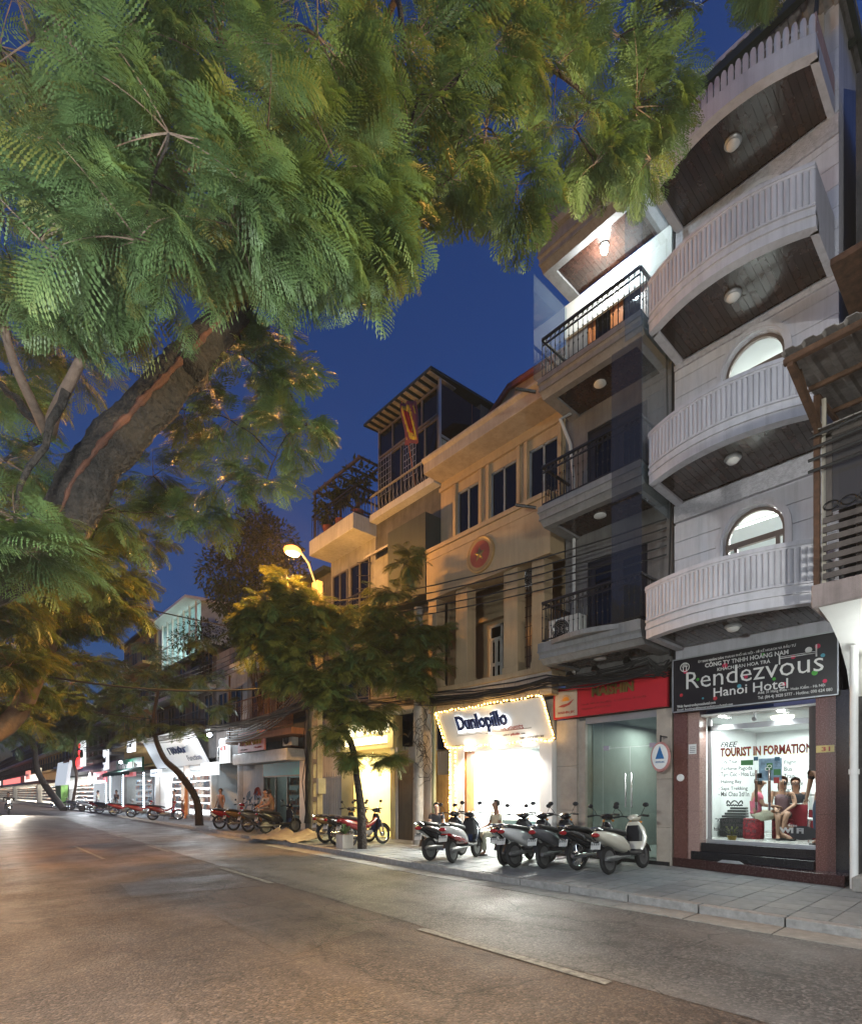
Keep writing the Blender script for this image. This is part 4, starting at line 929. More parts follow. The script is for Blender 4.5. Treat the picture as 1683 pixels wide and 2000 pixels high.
for k in range(14): tg.tube([(9.2 + rr_.uniform(-.05, .1), 16.45 + rr_.uniform(-.2, .2), z) for z in (.6, 2, 3.4, 5)], .014, 5)
tag(tg.build('cable_bundle', rubber), 'vertical bundle of black cables strapped to the dark round pole', 'cables')
# the lit sodium street lamp
LX, LY, LZ = 8.0, 15.04, 8.95
sl = thing('street_lamp', 'sodium street lamp glowing orange on a curved arm over the road', 'street lamp', (p1x, p1y, 8.0))
MB().tube([(p1x, p1y, 7.6), (p1x - .1, p1y - .05, 8.5), (p1x - .5, p1y - .3, 9.0), (LX + .3, LY + .2, 9.12), (LX, LY, 9.1)], .035, 8).build('arm', alu, sl, True)
MB().loft([((LX - .35, LY, LZ + .12), .04, .03, 0), ((LX - .25, LY, LZ + .13), .13, .07, 0), ((LX + .1, LY, LZ + .13), .14, .08, 0), ((LX + .35, LY, LZ + .14), .05, .05, 0)], 12).build('lamp_head', iron, sl, True)
MB().ball((LX - .05, LY, LZ), .2, 16, (1.4, 1, .8)).build('lamp_bowl', glow('sodium_glow', (1, .27, .015), 4.5), sl, True)
SOD = (1, .47, .10)
lamp('sodium_light', 'POINT', (LX - .05, LY, LZ - .25), 1500, SOD, size=.18, parent=sl)
sb = lamp('sodium_beam', 'SPOT', (LX - .1, LY, LZ - .2), 7000, SOD, size=.18, parent=sl, spot=R(128), blend=.7); aim(sb, (-.75, -.55, -.45))

# ---------------------------------------------------------------- house with flag, and the boutique below
def windowset(parent, x, y0, y1, z0, z1, n, fm, pm_, name='window'):
    f = MB(); f.box(x - .02, x + .06, y0, y1, z0, z0 + .06).box(x - .02, x + .06, y0, y1, z1 - .06, z1)
    for i in range(n + 1): yy = y0 + (y1 - y0 - .05) * i / n; f.box(x - .02, x + .06, yy, yy + .05, z0 + .06, z1 - .06)
    w_ = f.build(name, fm, parent)
    for i in range(n):
        a = y0 + (y1 - y0 - .05) * i / n + .05; b_ = y0 + (y1 - y0 - .05) * (i + 1) / n
        B(x + .02, x + .03, a, b_, z0 + .06, z1 - .06).build('pane', pm_, w_)
    return w_
E0, E1 = 12.0, 15.25
eh = thing('flag_house', 'tall dark house with a glazed top storey, lattice balcony and lean-to roof', 'building', (11.2, 13.6, .12))
w = MB(); w.box(11.25, 17, E0, E0 + .15, 4.2, 11.0).box(11.25, 17, E1 - .1, E1, 4.2, 11.0).box(11.25, 11.4, E0 + .15, E1 - .1, 4.2, 10.9).box(13.0, 17, E0, E0 + .15, 11.0, 14.2).box(13.0, 13.15, E0 + .15, E1, 11, 14.2); w.build('wall', dark_w, eh)
B(10.95, 13, E0, E1, 10.9, 11.12).build('balcony_slab', pale_w, eh)
lat = MB()
for i in range(16):
    yc = E0 + .1 + i * .2
    lat.tube([(10.98, yc, 11.15), (10.98, yc + .08, 11.35), (10.98, yc, 11.6), (10.98, yc - .08, 11.35), (10.98, yc, 11.15)], .012, 5); lat.tube([(10.98, yc + .1, 11.12), (10.98, yc + .1, 11.72)], .012, 5)
lat.build('lattice_railing', mat('pale_iron', (.20, .19, .18), .6), eh); MB().beam((10.98, E0, 11.74), (10.98, E1, 11.74), .05, .05).build('handrail', MATS['pale_iron'], eh)
fm = mat('dark_frame', (.10, .09, .085), .5)
windowset(eh, 11.2, E0 + .05, E1 - .2, 13.05, 13.95, 4, fm, glass_w)
g1 = windowset(eh, 11.2, E0 + .05, E1 - .2, 11.15, 13.0, 5, fm, glass_w)
gr = MB()
for (a, b_) in ((14.3, 15.0), (13.05, 13.65)):
    for i in range(6): gr.beam((11.14, a + (b_ - a) * i / 5, 11.7), (11.14, a + (b_ - a) * i / 5, 12.95), .014, .014)
    for i in range(7): gr.beam((11.14, a, 11.7 + i * .2), (11.14, b_, 11.7 + i * .2), .014, .014)
gr.build('window_grid', alu, eh)
B(12.6, 12.62, E0, E1, 11.2, 14).build('room_curtain', mat('dull_red_curtain', (.08, .025, .02), .8), eh)
for i in range(4):
    for j in range(4): B(11.3 + i * .42 + (.2 if j % 2 else 0), 11.3 + i * .42 + .4 + (.2 if j % 2 else 0), E0 + .0, E0 + .06, 11.15 + j * .28, 11.41 + j * .28).build('glass_block', mat('glass_block_dark', (.02, .022, .022), .2), eh)
B(11.28, 13.0, E0 + .065, E0 + .1, 11.14, 12.4).build('block_mortar', mat('pale_mortar', (.2, .2, .19), .8), eh); B(11.28, 13.0, E0 + .01, E0 + .03, 12.42, 14.0).build('side_pane', glass_w, eh)
MB().beam((11.22, E0 + .02, 11.1), (11.22, E0 + .02, 14.1), .07, .07).beam((11.22, E1 - .2, 11.1), (11.22, E1 - .2, 14.1), .07, .07).beam((11.22, E0, 12.42), (13, E0 + .03, 12.42), .05, .05).build('corner_post', alu, eh)
ro = MB().prism([(10.8, 14.18), (10.8, 14.26), (15.5, 14.62), (15.5, 14.54)], 'y', E0 - .05, E1 + .15).build('roof', corr_d, eh)
for i in range(12): B(10.82, 11.9, E0 + .02 + i * .28, E0 + .16 + i * .28, 14.15, 14.175).build('eave_slat', corr, ro)
B(10.62, 11.24, E0, 13.8, 7.5, 9.9).build('screen_box', mat('dark_green_screen', (.025, .032, .03), .7, streak=.4), eh)
B(11.1, 11.24, 13.85, E1, 4.6, 9.6).build('metal_cladding', grey_w, eh); MB().prism([(10.7, 9.55), (10.7, 9.62), (11.24, 9.95), (11.24, 9.88)], 'y', 13.82, E1).build('lean_roof', corr, eh)
for k in range(6): MB().tube([(10.9, 15.1, 7.2 + k * .45), (10.6, 15.5, 7.25 + k * .45)], .012, 5).build('line_spike', iron, eh)
fg = thing('festival_flag', 'square festival flag with ragged border hanging from the glazed top storey', 'flag', (10.6, 13.0, 12.3))
MB().tube([(11.2, 13.1, 11.2), (10.5, 12.95, 13.6)], .018, 6).build('pole', woodd, fg)
def cloth(y0, y1, z0, z1, x, n=8):
    vs = []; 
    for i in range(n + 1):
        for j in range(n + 1): vs.append((x + .05 * sin(i * 1.3 + j * .7) + (j / n) * -.15, y0 + (y1 - y0) * i / n + (j / n) * .0, z0 + (z1 - z0) * j / n - .25 * i / n))
    fs_ = [(i * (n + 1) + j, (i + 1) * (n + 1) + j, (i + 1) * (n + 1) + j + 1, i * (n + 1) + j + 1) for i in range(n) for j in range(n)]
    return MB().add(vs, fs_)
for (p, q, r, s_, xx, m) in ((12.95, 12.25, 12.3, 13.5, 10.62, mat('flag_purple', (.10, .02, .05), .8)), (12.87, 12.33, 12.42, 13.38, 10.60, mat('flag_yellow', (.38, .30, .02), .8)), (12.74, 12.46, 12.62, 13.18, 10.58, mat('flag_red', (.30, .02, .02), .8))):
    o = cloth(p, q, r, s_, xx).build('flag_cloth', m, fg, True); md = o.modifiers.new('thick', 'SOLIDIFY'); md.thickness = .006
# boutique, yellow lit
bq = thing('boutique_shop', 'warm yellow lit boutique with glowing white lettering over its glass front', 'shop', (11.0, 15.4, .12))
wy_ = mat('yellow_render', (.55, .46, .22), .6, var=.08)
B(10.9, 11.3, 13.9, 17.0, 3.1, 4.15).build('fascia', wy_, bq); B(10.95, 11.3, 13.9, 14.1, .12, 3.1).build('jamb', wy_, bq); B(10.95, 11.3, 16.2, 17.0, .12, 3.1).build('jamb', wy_, bq)
B(10.6, 11.2, 12.0, 19.0, 4.17, 4.35).build('canopy_slab', pale_w, bq)
scribble(bq, 10.87, 16.5, 3.62, 2.4, .38, glow('white_letter_glow', (1, .9, .62), 7), 8, 4, .22, name='glowing_letters')
B(10.84, 10.9, 14.2, 16.6, 3.28, 3.5).build('light_box', glow('lightbox_glow', (1, .88, .55), 5), bq)
scribble(bq, 10.835, 15.6, 3.35, .7, .06, inkg, 8, 5)
r_ = MB(); r_.box(11.3, 14.5, 13.9, 13.95, .12, 3.1).box(11.3, 14.5, 16.5, 16.55, .12, 3.1).box(14.5, 14.55, 13.9, 16.55, .12, 3.1).box(11.3, 14.5, 13.9, 16.55, 3.1, 3.15).build('shop_room', mat('room_cream', (.6, .52, .34), .6, var=.05), bq)
B(11.1, 14.5, 13.95, 16.5, .125, .15).build('shop_floor', wy_, bq)
B(11.05, 11.062, 14.1, 15.2, .16, 3.08).build('glass_front', glass, bq); B(11.05, 11.062, 15.22, 16.2, .16, 3.08).build('glass_front', glass, bq)
lamp('boutique_light', 'AREA', (12.0, 15.2, 3.05), 650, (1, .80, .42), parent=bq, sx=1, sy=2)
lamp('boutique_sign_light', 'AREA', (10.3, 15.3, 3.9), 60, (1, .82, .45), parent=bq, sx=.2, sy=2.4, rot=(0, R(-60), 0))
for i in range(6):
    MB().tube([(13.2, 14.2 + i * .36, 2.0), (13.2, 14.2 + i * .36, 1.9)], .008, 5).prism([(14.1 + i * .36, 1.2), (14.32 + i * .36, 1.2), (14.3 + i * .36, 1.9), (14.12 + i * .36, 1.9)], 'x', 13.1, 13.3).build('hung_dress', mat('dress_%d' % (i % 3), ((.5, .5, .48), (.25, .08, .06), (.08, .1, .14))[i % 3], .8), bq)
B(11.05, 11.3, 12.9, 13.85, .12, 3.0).build('doorway', mat('brown_doorway', (.09, .07, .05), .7, streak=.5), bq)
B(11.0, 11.04, 13.8, 13.9, .12, 3.1).build('door_strip', pale_w, bq); B(11.0, 11.3, 12.2, 12.9, .12, 4.15).build('wall_strip', pale_w, bq)
mnq = thing('mannequin', 'white dressed shop mannequin standing behind the boutique glass', 'mannequin', (11.5, 14.45, .15))
MB().lathe([(.16, 0), (.16, .02), (.02, .03), (.02, .8)], (11.5, 14.45, .15), n=14).build('stand', chrome, mnq)
MB().loft([((11.5, 14.45, .9), .15, .11, pi / 2)] , 12) if False else None
MB().lathe([(.05, .75), (.16, .8), (.17, .95), (.125, 1.15), (.165, 1.38), (.10, 1.48), (.05, 1.52), (.05, 1.58), (.09, 1.66), (.09, 1.76), (.03, 1.82)], (11.5, 14.45, .15), n=16).build('torso', whitec, mnq, True)
for s_ in (-1, 1): MB().tube([(11.5, 14.45 + s_ * .16, 1.56), (11.45, 14.45 + s_ * .25, 1.25), (11.4, 14.45 + s_ * .2, 1.0)], [.05, .04, .03], 8).build('arm', whitec, mnq, True)
MB().lathe([(.14, .5), (.17, .95), (.13, .96)], (11.5, 14.45, .15), n=14).build('skirt', inkk, mnq)
# grey spiked gates
gg = thing('spiked_gate', 'grey steel double gate with spikes between the boutique and the square pole', 'gate', (11.1, 18.0, .12))
gyy = mat('grey_gate', (.20, .20, .21), .5, streak=.3)
for i in range(14):
    yy = 17.05 + i * .165; B(11.1, 11.13, yy, yy + .15, .2, 2.25).build('gate_board', gyy, gg)
    MB().tube([(11.11, yy + .07, 2.25), (11.11, yy + .07, 2.45)], [.015, .002], 5).build('spike', gyy, gg)
MB().beam((11.09, 17, 2.2), (11.09, 19.4, 2.2), .05, .06).beam((11.09, 17, .4), (11.09, 19.4, .4), .05, .06).build('rail', gyy, gg)
B(11.25, 11.5, 17.0, 19.6, .12, 4.17).build('wall_behind', pale_w, gg)
# pergola house
ph = thing('pergola_house', 'pale house with a white terrace slab, roof pergola and terrace plants, behind the street lamp', 'building', (11.2, 16.8, 4.2))
F0, F1 = 15.3, 18.2
w = MB(); w.box(11.25, 17, F0, F1, 4.35, 10.5); w.build('wall', grey_w, ph)
B(10.3, 17, F0 - .02, F1, 10.5, 11.04).build('terrace_slab', mat('white_render', None) if False else pale_w, ph, bev=.01)
B(10.7, 11.24, F0, F1, 7.3, 7.55).build('balcony_slab', pale_w, ph)
windowset(ph, 11.2, F0 + .3, F0 + 1.5, 7.7, 9.9, 2, fm, glass_w); windowset(ph, 11.2, F1 - 1.2, F1 - .2, 7.7, 9.9, 2, fm, glass_w); windowset(ph, 11.2, F0 + .3, F1 - .3, 4.8, 6.8, 3, fm, glass_w)
rg = B(10.45, 10.5, F0, F1, 11.04, 11.06).build('rail_base', iron, ph); railing(rg, 10.42, F0 + .05, F1, 11.04, 12.0, iron, xin=13, step=.13, orn=False)
rg = B(10.75, 10.8, F0, F1, 7.55, 7.57).build('rail_base', iron, ph); railing(rg, 10.75, F0 + .05, F1, 7.55, 8.5, iron, xin=11.2, step=.13, orn=False)
pg = MB()
pgp = B(10.5, 10.58, F0 - .1, F1 + .1, 12.9, 12.98).build('pergola', mat('dark_pergola', (.06, .05, .055), .6), ph)
for i in range(4): MB().beam((10.54 + .85 * i + (.01 if i == 0 else 0), F0 - .1, 12.93), (10.54 + .85 * i, F1 + .1, 12.93), .06, .07).build('pergola_beam', MATS['dark_pergola'], pgp)
for i in range(5): MB().beam((10.5, F0 + .0 + i * .72, 13.0), (13.3, F0 + .0 + i * .72, 13.0), .06, .07).build('rafter', MATS['dark_pergola'], pgp)
for x, yy in ((10.55, F1), (13.2, F1), (13.2, F0)): MB().beam((x, yy, 11.04), (x, yy, 12.92), .07, .07).build('post', MATS['dark_pergola'], pgp)
B(13.2, 13.4, F0, F1, 11.04, 12.1).build('terrace_wall', dark_w, ph)

# ---------------------------------------------------------------- buildings farther down the street
def townhouse(name, label, y0, y1, zt, m, floors, X=11.3, wl=None, lit=None, slab=True, roof=None, gz=3.6, railm=None):
    t = thing(name, label, 'building', (X, (y0 + y1) / 2, .12))
    w = MB(); w.box(X, X + 7, y0 + .01, y1 - .01, gz, zt); w.build('wall', m, t)
    for k, z in enumerate(floors):
        n = max(1, int((y1 - y0) / 2.2))
        for i in range(n):
            a = y0 + (y1 - y0) * (i + .22) / n; b_ = y0 + (y1 - y0) * (i + .78) / n
            windowset(t, X - .03, a, b_, z + .15, z + 2.0, 2, fm, (lit if lit and (i + k) % 2 == 0 else glass_w))
            B(X - .09, X - .001, a - .08, b_ + .08, z + 2.02, z + 2.12).build('lintel', m, t)
        if slab:
            B(X - .9, X - .002, y0 + .05, y1 - .05, z - .2, z).build('balcony', pale_w if k % 2 else m, t)
            r = MB()
            N = int((y1 - y0) / .16)
            for i in range(N + 1): r.beam((X - .86, y0 + .08 + i * .16, z), (X - .86, y0 + .08 + i * .16, z + .9), .014, .014)
            r.beam((X - .86, y0 + .06, z + .9), (X - .86, y1 - .06, z + .9), .05, .04); tag(r.build('railing_bars', railm or iron, t), kind='stuff')
    B(X - .35, X + 7.2, y0 - .05, y1 + .05, zt + .003, zt + .16).build('roof', roof or corr_d, t)
    return t
def lit_room(parent, y0, y1, z0, z1, X, d, m, power, col, shelves=True, sy=None):
    r_ = MB(); r_.box(X, X + d, y0, y0 + .06, z0, z1).box(X, X + d, y1 - .06, y1, z0, z1).box(X + d, X + d + .05, y0, y1, z0, z1).box(X, X + d, y0, y1, z1, z1 + .05).box(X, X + d, y0 + .06, y1 - .06, z0 - .02, z0 + .01)
    r_.build('shop_room', m, parent)
    lamp('shop_light', 'AREA', (X + d * .4, (y0 + y1) / 2, z1 - .08), power, col, parent=parent, sx=1, sy=(y1 - y0) * .7)
    if shelves:
        g = MB(); gcol = [mat('goods_a', (.35, .33, .32), .5, var=.8, scale=9), mat('goods_b', (.20, .28, .34), .5, var=.9, scale=11), mat('goods_c', (.4, .2, .14), .5, var=.8, scale=8)]
        gm_ = [MB(), MB(), MB()]
        for k in range(5):
            z = z0 + .35 + k * .45; g.box(X + .5, X + .85, y0 + .1, y1 - .9, z - .03, z)
            yy = y0 + .15
            while yy < y1 - 1.0:
                wd = random.uniform(.1, .3); gm_[random.randint(0, 2)].box(X + .52, X + .8, yy, yy + wd * .9, z, z + random.uniform(.12, .36)); yy += wd
        g.build('shelf_unit', whitec, parent)
        for a, b_ in zip(gm_, gcol): tag(a.build('shelf_goods', b_, parent), kind='stuff')
hsA = townhouse('dark_house', 'dark house with a rusty spiked roof terrace fence over the pink shop sign', 18.3, 26.0, 10.2, dark_w, [5.0, 7.8], railm=rust)
fnc = thing('spiked_fence', 'rusty spiked steel fence on the canopy above the pink sign shop', 'fence', (10.3, 22, 4.2))
B(10.2, 11.3, 19.4, 26.0, 3.95, 4.2).build('ledge', mat('brown_render', (.20, .10, .06), .8, streak=.5), fnc)
for i in range(40):
    yy = 19.5 + i * .165; MB().tube([(10.3, yy, 4.2), (10.3, yy, 5.2), (10.05, yy, 5.5)], .014, 5).build('spiked_bar', rust, fnc)
MB().beam((10.3, 19.5, 4.9), (10.3, 26, 4.9), .04, .04).beam((10.3, 19.5, 4.35), (10.3, 26, 4.35), .04, .04).build('rail', rust, fnc)
for yy in (21.5, 25.6): MB().beam((10.25, yy, 4.2), (10.25, yy, 7.2), .07, .07).build('post', rust, fnc)
pk_ = thing('pink_sign_shop', 'closed shop with blue awning band, pale boxed fascia and graffiti wall', 'shop', (11.1, 22.6, .12))
B(10.4, 11.3, 20.2, 25.6, 2.95, 3.45).build('fascia_box', mat('fascia_grey', (.42, .43, .45), .4, streak=.25), pk_, bev=.03)
B(11.1, 11.3, 23.8, 26.0, .12, 2.95).build('graffiti_wall', pale_w, pk_); B(11.1, 11.3, 19.6, 20.4, .12, 2.95).build('pier', stone_b, pk_)
windowset(pk_, 11.15, 20.4, 23.8, .3, 2.4, 3, fm, glass_d, 'shop_window'); B(11.1, 11.2, 20.4, 23.8, 2.4, 2.95).build('awning_band', mat('teal_blue', (.01, .20, .28), .5), pk_)
lit_room(pk_, 20.4, 23.8, .3, 2.95, 11.4, 3, room_g, 30, (.8, .95, 1))
gf = MB(); rg_ = random.Random(5)
for k in range(7):
    c = Vector((11.09, 24.0 + k * .28, 1.0 + .25 * (k % 3))); gf.tube([c + Vector((0, .18 * cos(a * 2.3 + k), .22 * sin(a * 1.7 + k))) for a in [j * .6 for j in range(9)]], .02, 4)
gf.build('graffiti', mat('graffiti_blue', (.12, .22, .30), .7), pk_)
gf = MB()
for k in range(3): gf.tube([Vector((11.085, 24.2 + k * .2, 1.7)) + Vector((0, .16 * cos(a * 1.9 + k), .2 * sin(a * 2.3))) for a in [j * .6 for j in range(9)]], .022, 4)
gf.build('graffiti', mat('graffiti_red', (.3, .05, .03), .7), pk_)
ps = thing('pink_sign', 'pink shop sign with dark lettering and a yellow star', 'sign', (10.3, 23.2, 3.4))
B(10.25, 10.33, 21.9, 24.6, 3.47, 4.35).build('board', mat('sign_pink', (.48, .20, .22), .5), ps)
scribble(ps, 10.244, 24.2, 4.06, 1.9, .13, inkk, 12, 1); scribble(ps, 10.24, 24.35, 3.76, 2.35, .28, mat('sign_gold', (.25, .2, .03), .5), 9, 2, .2); scribble(ps, 10.244, 24.3, 3.55, .7, .07, inkk, 8, 3); scribble(ps, 10.244, 22.9, 3.58, .8, .08, inkr, 8, 6)
st = []
for j in range(10):
    r = .2 if j % 2 == 0 else .08; a = pi / 2 + j * pi / 5; st.append((22.5 + r * cos(a), 4.2 + r * sin(a)))
MB().prism(st, 'x', 10.22, 10.248).build('star', mat('star_yellow', (.6, .5, .06), .5), ps)
ac_unit('air_conditioner', 'outdoor air conditioner on the wall right of the pink sign', 10.8, 20.9, 3.6)
ac_unit('air_conditioner', 'outdoor air conditioner above the dark alley left of the pink sign', 10.8, 28.2, 3.5)
al = thing('alley_house', 'narrow dark house with an unlit alley between two lit shopfronts', 'building', (11.3, 28, .12))
B(11.3, 18, 26.01, 30, 3.2, 9.2).box(11.3, 11.6, 26.01, 27.2, .12, 3.2).build('wall', grey_w, al); B(14.5, 14.6, 27.2, 30, .12, 3.2).build('alley_end', dark_w, al)
windowset(al, 11.27, 26.6, 28.0, 5.2, 7.0, 2, fm, glass_w); windowset(al, 11.27, 28.4, 29.6, 5.2, 7.0, 2, fm, glass_w)
for nm, lb, yy, z0, z1, wd, s_ in (('hanging_sign', 'white illuminated sign hanging over the alley mouth', 28.6, 2.55, 3.2, 2.2, 'SỬA CHỮA'), ('vertical_sign', 'tall white illuminated sign fixed beside the pink shop sign', 26.6, 3.1, 4.3, 1.0, 'IN')):
    t = thing(nm, lb, 'sign', (10.4, yy, z0)); B(10.35, 10.5, yy - wd / 2, yy + wd / 2, z0, z1).build('light_box', glow('white_box_glow', (.85, .95, 1), 1.0), t)
    scribble(t, 10.345, yy + wd * .38, z0 + (z1 - z0) * .5, wd * .7, (z1 - z0) * .2, inkr, 5, 7, .16); MB().beam((10.4, yy, z1), (11.3, yy, z1 + .05), .04, .04).build('bracket', iron, t)
    lamp('sign_glow', 'POINT', (10.1, yy, (z0 + z1) / 2), 25, (.8, .93, 1), size=.3, parent=t)
wa = townhouse('glass_top_house', 'house with a brightly lit glazed attic under a white sloping eave', 30.0, 41.0, 9.6, dark_w, [5.2, 7.6], lit=None)
at_ = B(11.3, 17, 33.2, 41.0, 9.62, 9.8).build('attic_floor', pale_w, wa)
lit_room(wa, 33.2, 40.8, 9.8, 13.0, 11.6, 4, mat('attic_pale', (.5, .62, .62), .6), 320, (.85, 1, .97), False)
for i in range(7): 
    a = 33.3 + i * 1.08; B(11.32, 11.34, a + .05, a + 1.03, 9.85, 11.3).build('pane', glass, at_); B(11.32, 11.34, a + .05, a + 1.03, 11.36, 12.9).build('pane', glass, at_); B(11.28, 11.38, a - .04, a + .04, 9.8, 13.0).build('mullion', whitec, at_)
B(11.28, 11.38, 33.2, 40.9, 11.3, 11.36).build('glazing_bar', whitec, at_)
MB().prism([(10.6, 13.0), (10.6, 13.15), (16, 13.5), (16, 13.3)], 'y', 33.0, 41.0).build('eave', whitec, at_)
ws = thing('white_pharmacy_shop', 'white lit goods shop with a tilted white fascia behind the leaning trunk', 'shop', (11.2, 35.5, .12))
MB().prism([(11.2, 3.3), (10.2, 5.2), (10.3, 5.25), (11.3, 3.35)], 'y', 31.0, 40.5).build('fascia', glow('fascia_white_glow', (.80, .90, 1), .28), ws)
scribble(ws, 10.7, 36.0, 4.0, 3.2, .4, mat('sign_navy', (.02, .04, .12), .5), 7, 10, .2, R(28)); text('Function', MATS['sign_navy'], ws, 11.0, 33.6, 3.55, 2.2, .35, tilt=R(-28), bold=.03)
lit_room(ws, 30.4, 40.6, .3, 3.3, 11.4, 4, room_w, 1900, (.93, .97, 1))
for yy in (30.2, 34.6, 40.6): B(11.1, 11.4, yy, yy + .25, .12, 3.3).build('pier', whitec, ws)
B(10.9, 11.1, 34.0, 34.6, .12, 2.6).build('orange_board', mat('orange_board', (.5, .16, .03), .5), ws)
B(11.0, 11.4, 30.4, 40.6, .12, .3).build('step', concrete, ws)
oc = townhouse('ochre_house', 'ochre house with small balconies under a flat dark roof', 41.0, 50.0, 13.4, ochre_w, [5.2, 8, 10.8])
gs_ = thing('green_sign_shop', 'dim shop with a green sign and strings of white lights at the door', 'shop', (11.2, 46, .12))
B(10.6, 10.75, 42, 49.5, 3.2, 4.2).build('sign_board', mat('sign_green', (.015, .12, .06), .5), gs_); scribble(gs_, 10.59, 48.5, 3.45, 5.2, .5, inkw, 9, 8, .2); lit_room(gs_, 41.4, 49.8, .2, 3.1, 11.4, 3, room_g, 400, (.9, .95, 1)); B(11.1, 11.4, 49.6, 50, .12, 3.2).build('pier', grey_w, gs_); B(11.1, 11.4, 41, 41.4, .12, 3.2).build('pier', grey_w, gs_)
led = glow('led_string_glow', (.75, .88, 1), 20); lb_ = MB().ball((0, 0, 0), .045, 6).mesh('led_bulb', led)
for j, yy in enumerate((42.3, 48.2, 52.4, 54.0)):
    t = thing('led_string', 'vertical string of white LED bulbs ' + ('on the right jamb of the dim green sign shop', 'on the left jamb of the dim green sign shop', 'hanging right of the red script sign', 'hanging below the red script sign')[j], 'light string', (10.8, yy, .4), 'hanging LED strings')
    for i in range(16): piece('bulb', lb_, t, (10.8, yy, .5 + i * .17))
    lamp('led_glow', 'POINT', (10.5, yy, 1.8), 80, (.75, .88, 1), size=.4, parent=t)
rsn = townhouse('grey_house', 'grey three storey house above the red script sign', 50.0, 62.0, 10.8, grey_w, [5.0, 7.9], lit=None)
rss = thing('red_script_sign', 'red sign with white script beside a white octagon', 'sign', (10.5, 55, 2.6)); B(10.4, 10.5, 52, 57, 2.5, 3.5).build('board', glow('red_box_glow', (.8, .02, .03), .8), rss); text('Z', inkw, rss, 10.39, 56.2, 2.75, .8, .5, slant=.3, bold=.04); scribble(rss, 10.39, 55.4, 2.75, 2.4, .45, inkw, 4, 9, .22)
MB().lathe([(.001, -.05), (.6, -.05), (.6, 0)], (10.4, 58.4, 3.0), 'x', 8).build('octagon', glow('white_octagon', (1, 1, 1), 1.5), rss)
rcs = thing('red_lantern_sign', 'stack of red glowing lantern shaped signs over the street shops', 'sign', (10.3, 63, 4))
for z, r in ((4.6, .75), (5.6, .3), (6.3, .25)): MB().ball((10.3, 63, z), r, 14, (.4, 1, .9)).build('lantern', glow('red_lantern', (1, .03, .03), 2.2), rcs, True)
wsh = townhouse('pale_far_house', 'pale house far down the street above a bright white shopfront', 62.0, 80.0, 9.8, pale_w, [4.8, 7.4])
wss = thing('far_white_shop', 'bright white far shop with a tall slanted white sign board', 'shop', (11.3, 70, .12)); lit_room(wss, 62.5, 76, .2, 3.4, 11.4, 4, room_w, 3500, (1, .95, .88)); MB().prism([(9.6, 2.5), (9.9, 5.0), (10.2, 5.0), (9.9, 2.5)], 'y', 66, 73).build('slant_board', glow('slant_white', (.85, .93, 1), .6), wss)
B(10.6, 11.3, 76, 80, .12, 3.2).build('green_board', mat('lime_green', (.10, .25, .04), .5), wss)
lamp('kerb_shop_glow', 'POINT', (9.9, 58, 2.6), 900, (.85, .92, 1), size=.6, parent=rss)
for k, (a, b_, z, m, lb) in enumerate(((80, 104, 9, ochre_w, 'ochre terrace far down the street'), (104, 140, 10, grey_w, 'grey terrace far down the street beyond the ochre one'), (140, 185, 9, dark_w, 'dark terrace at the far end of the street'))):
    t = townhouse('terrace_house', lb, a, b_, z, m, [4.6, 7.0], gz=3.4); B(9.6, 11.3, a + 1, b_ - 1, 3.0, 3.3).build('awning', mat('awning_%d' % k, ((.3, .12, .08), (.4, .4, .4), (.25, .06, .05))[k], .6), t)
    lit_room(t, a + .5, b_ - .5, .2, 3.3, 11.4, 4, room_w, (4000, 6000, 5000)[k], (1, .85, .65), True); B(9.55, 9.6, a + 3, b_ - 3, 3.3, 4.2).build('far_sign', glow('far_sign_%d' % k, ((1, .9, .8), (1, .2, .15), (1, .95, .9))[k], 1.6), t)
t = townhouse('end_house', 'block closing the view at the far end of the street', 184, 186, 9.5, grey_w, [], X=-6, slab=False, gz=0.); 
B(-30, 40, 188, 196, 0, 9).build('end_wall', grey_w, t)

# ---------------------------------------------------------------- cables
def sag(a, b_, s, n=14, wob=0.):
    a, b_ = Vector(a), Vector(b_); return [a.lerp(b_, i / n) - Vector((0, 0, s * 4 * (i / n) * (1 - i / n))) + Vector((0, 0, wob * sin(i * 2.1))) for i in range(n + 1)]
def cable(pts, r, name='cable', label='black cable in the thick bundle strung along the shopfronts', group='cables along the shopfronts'):
    o = MB().tube(pts, r, 6).build(name, rubber, None, True); return tag(o, label, 'cable', group)
ax = [(11.05, 4.98, 4.12), (10.7, 5.25, 4.15), (10.55, 7.6, 4.16), (10.25, 12.0, 4.3), (9.2, 15.9, 4.6), (9.1, 25.5, 4.5), (9.3, 38, 5.0), (9.3, 55, 5.4)]
rc = random.Random(11)
for k in range(16):
    pts = []
    off = [(rc.uniform(-.12, .1), rc.uniform(-.16, .22)) for _ in ax]
    for i in range(len(ax) - 1):
        a = (ax[i][0] + off[i][0], ax[i][1], ax[i][2] + off[i][1]); b_ = (ax[i + 1][0] + off[i + 1][0], ax[i + 1][1], ax[i + 1][2] + off[i + 1][1])
        seg = sag(a, b_, rc.uniform(.03, .12) * (1 + .12 * (ax[i + 1][1] - ax[i][1])), 10, .01)
        pts += seg if not pts else seg[1:]
    cable(pts, rc.choice((.011, .014, .02)))
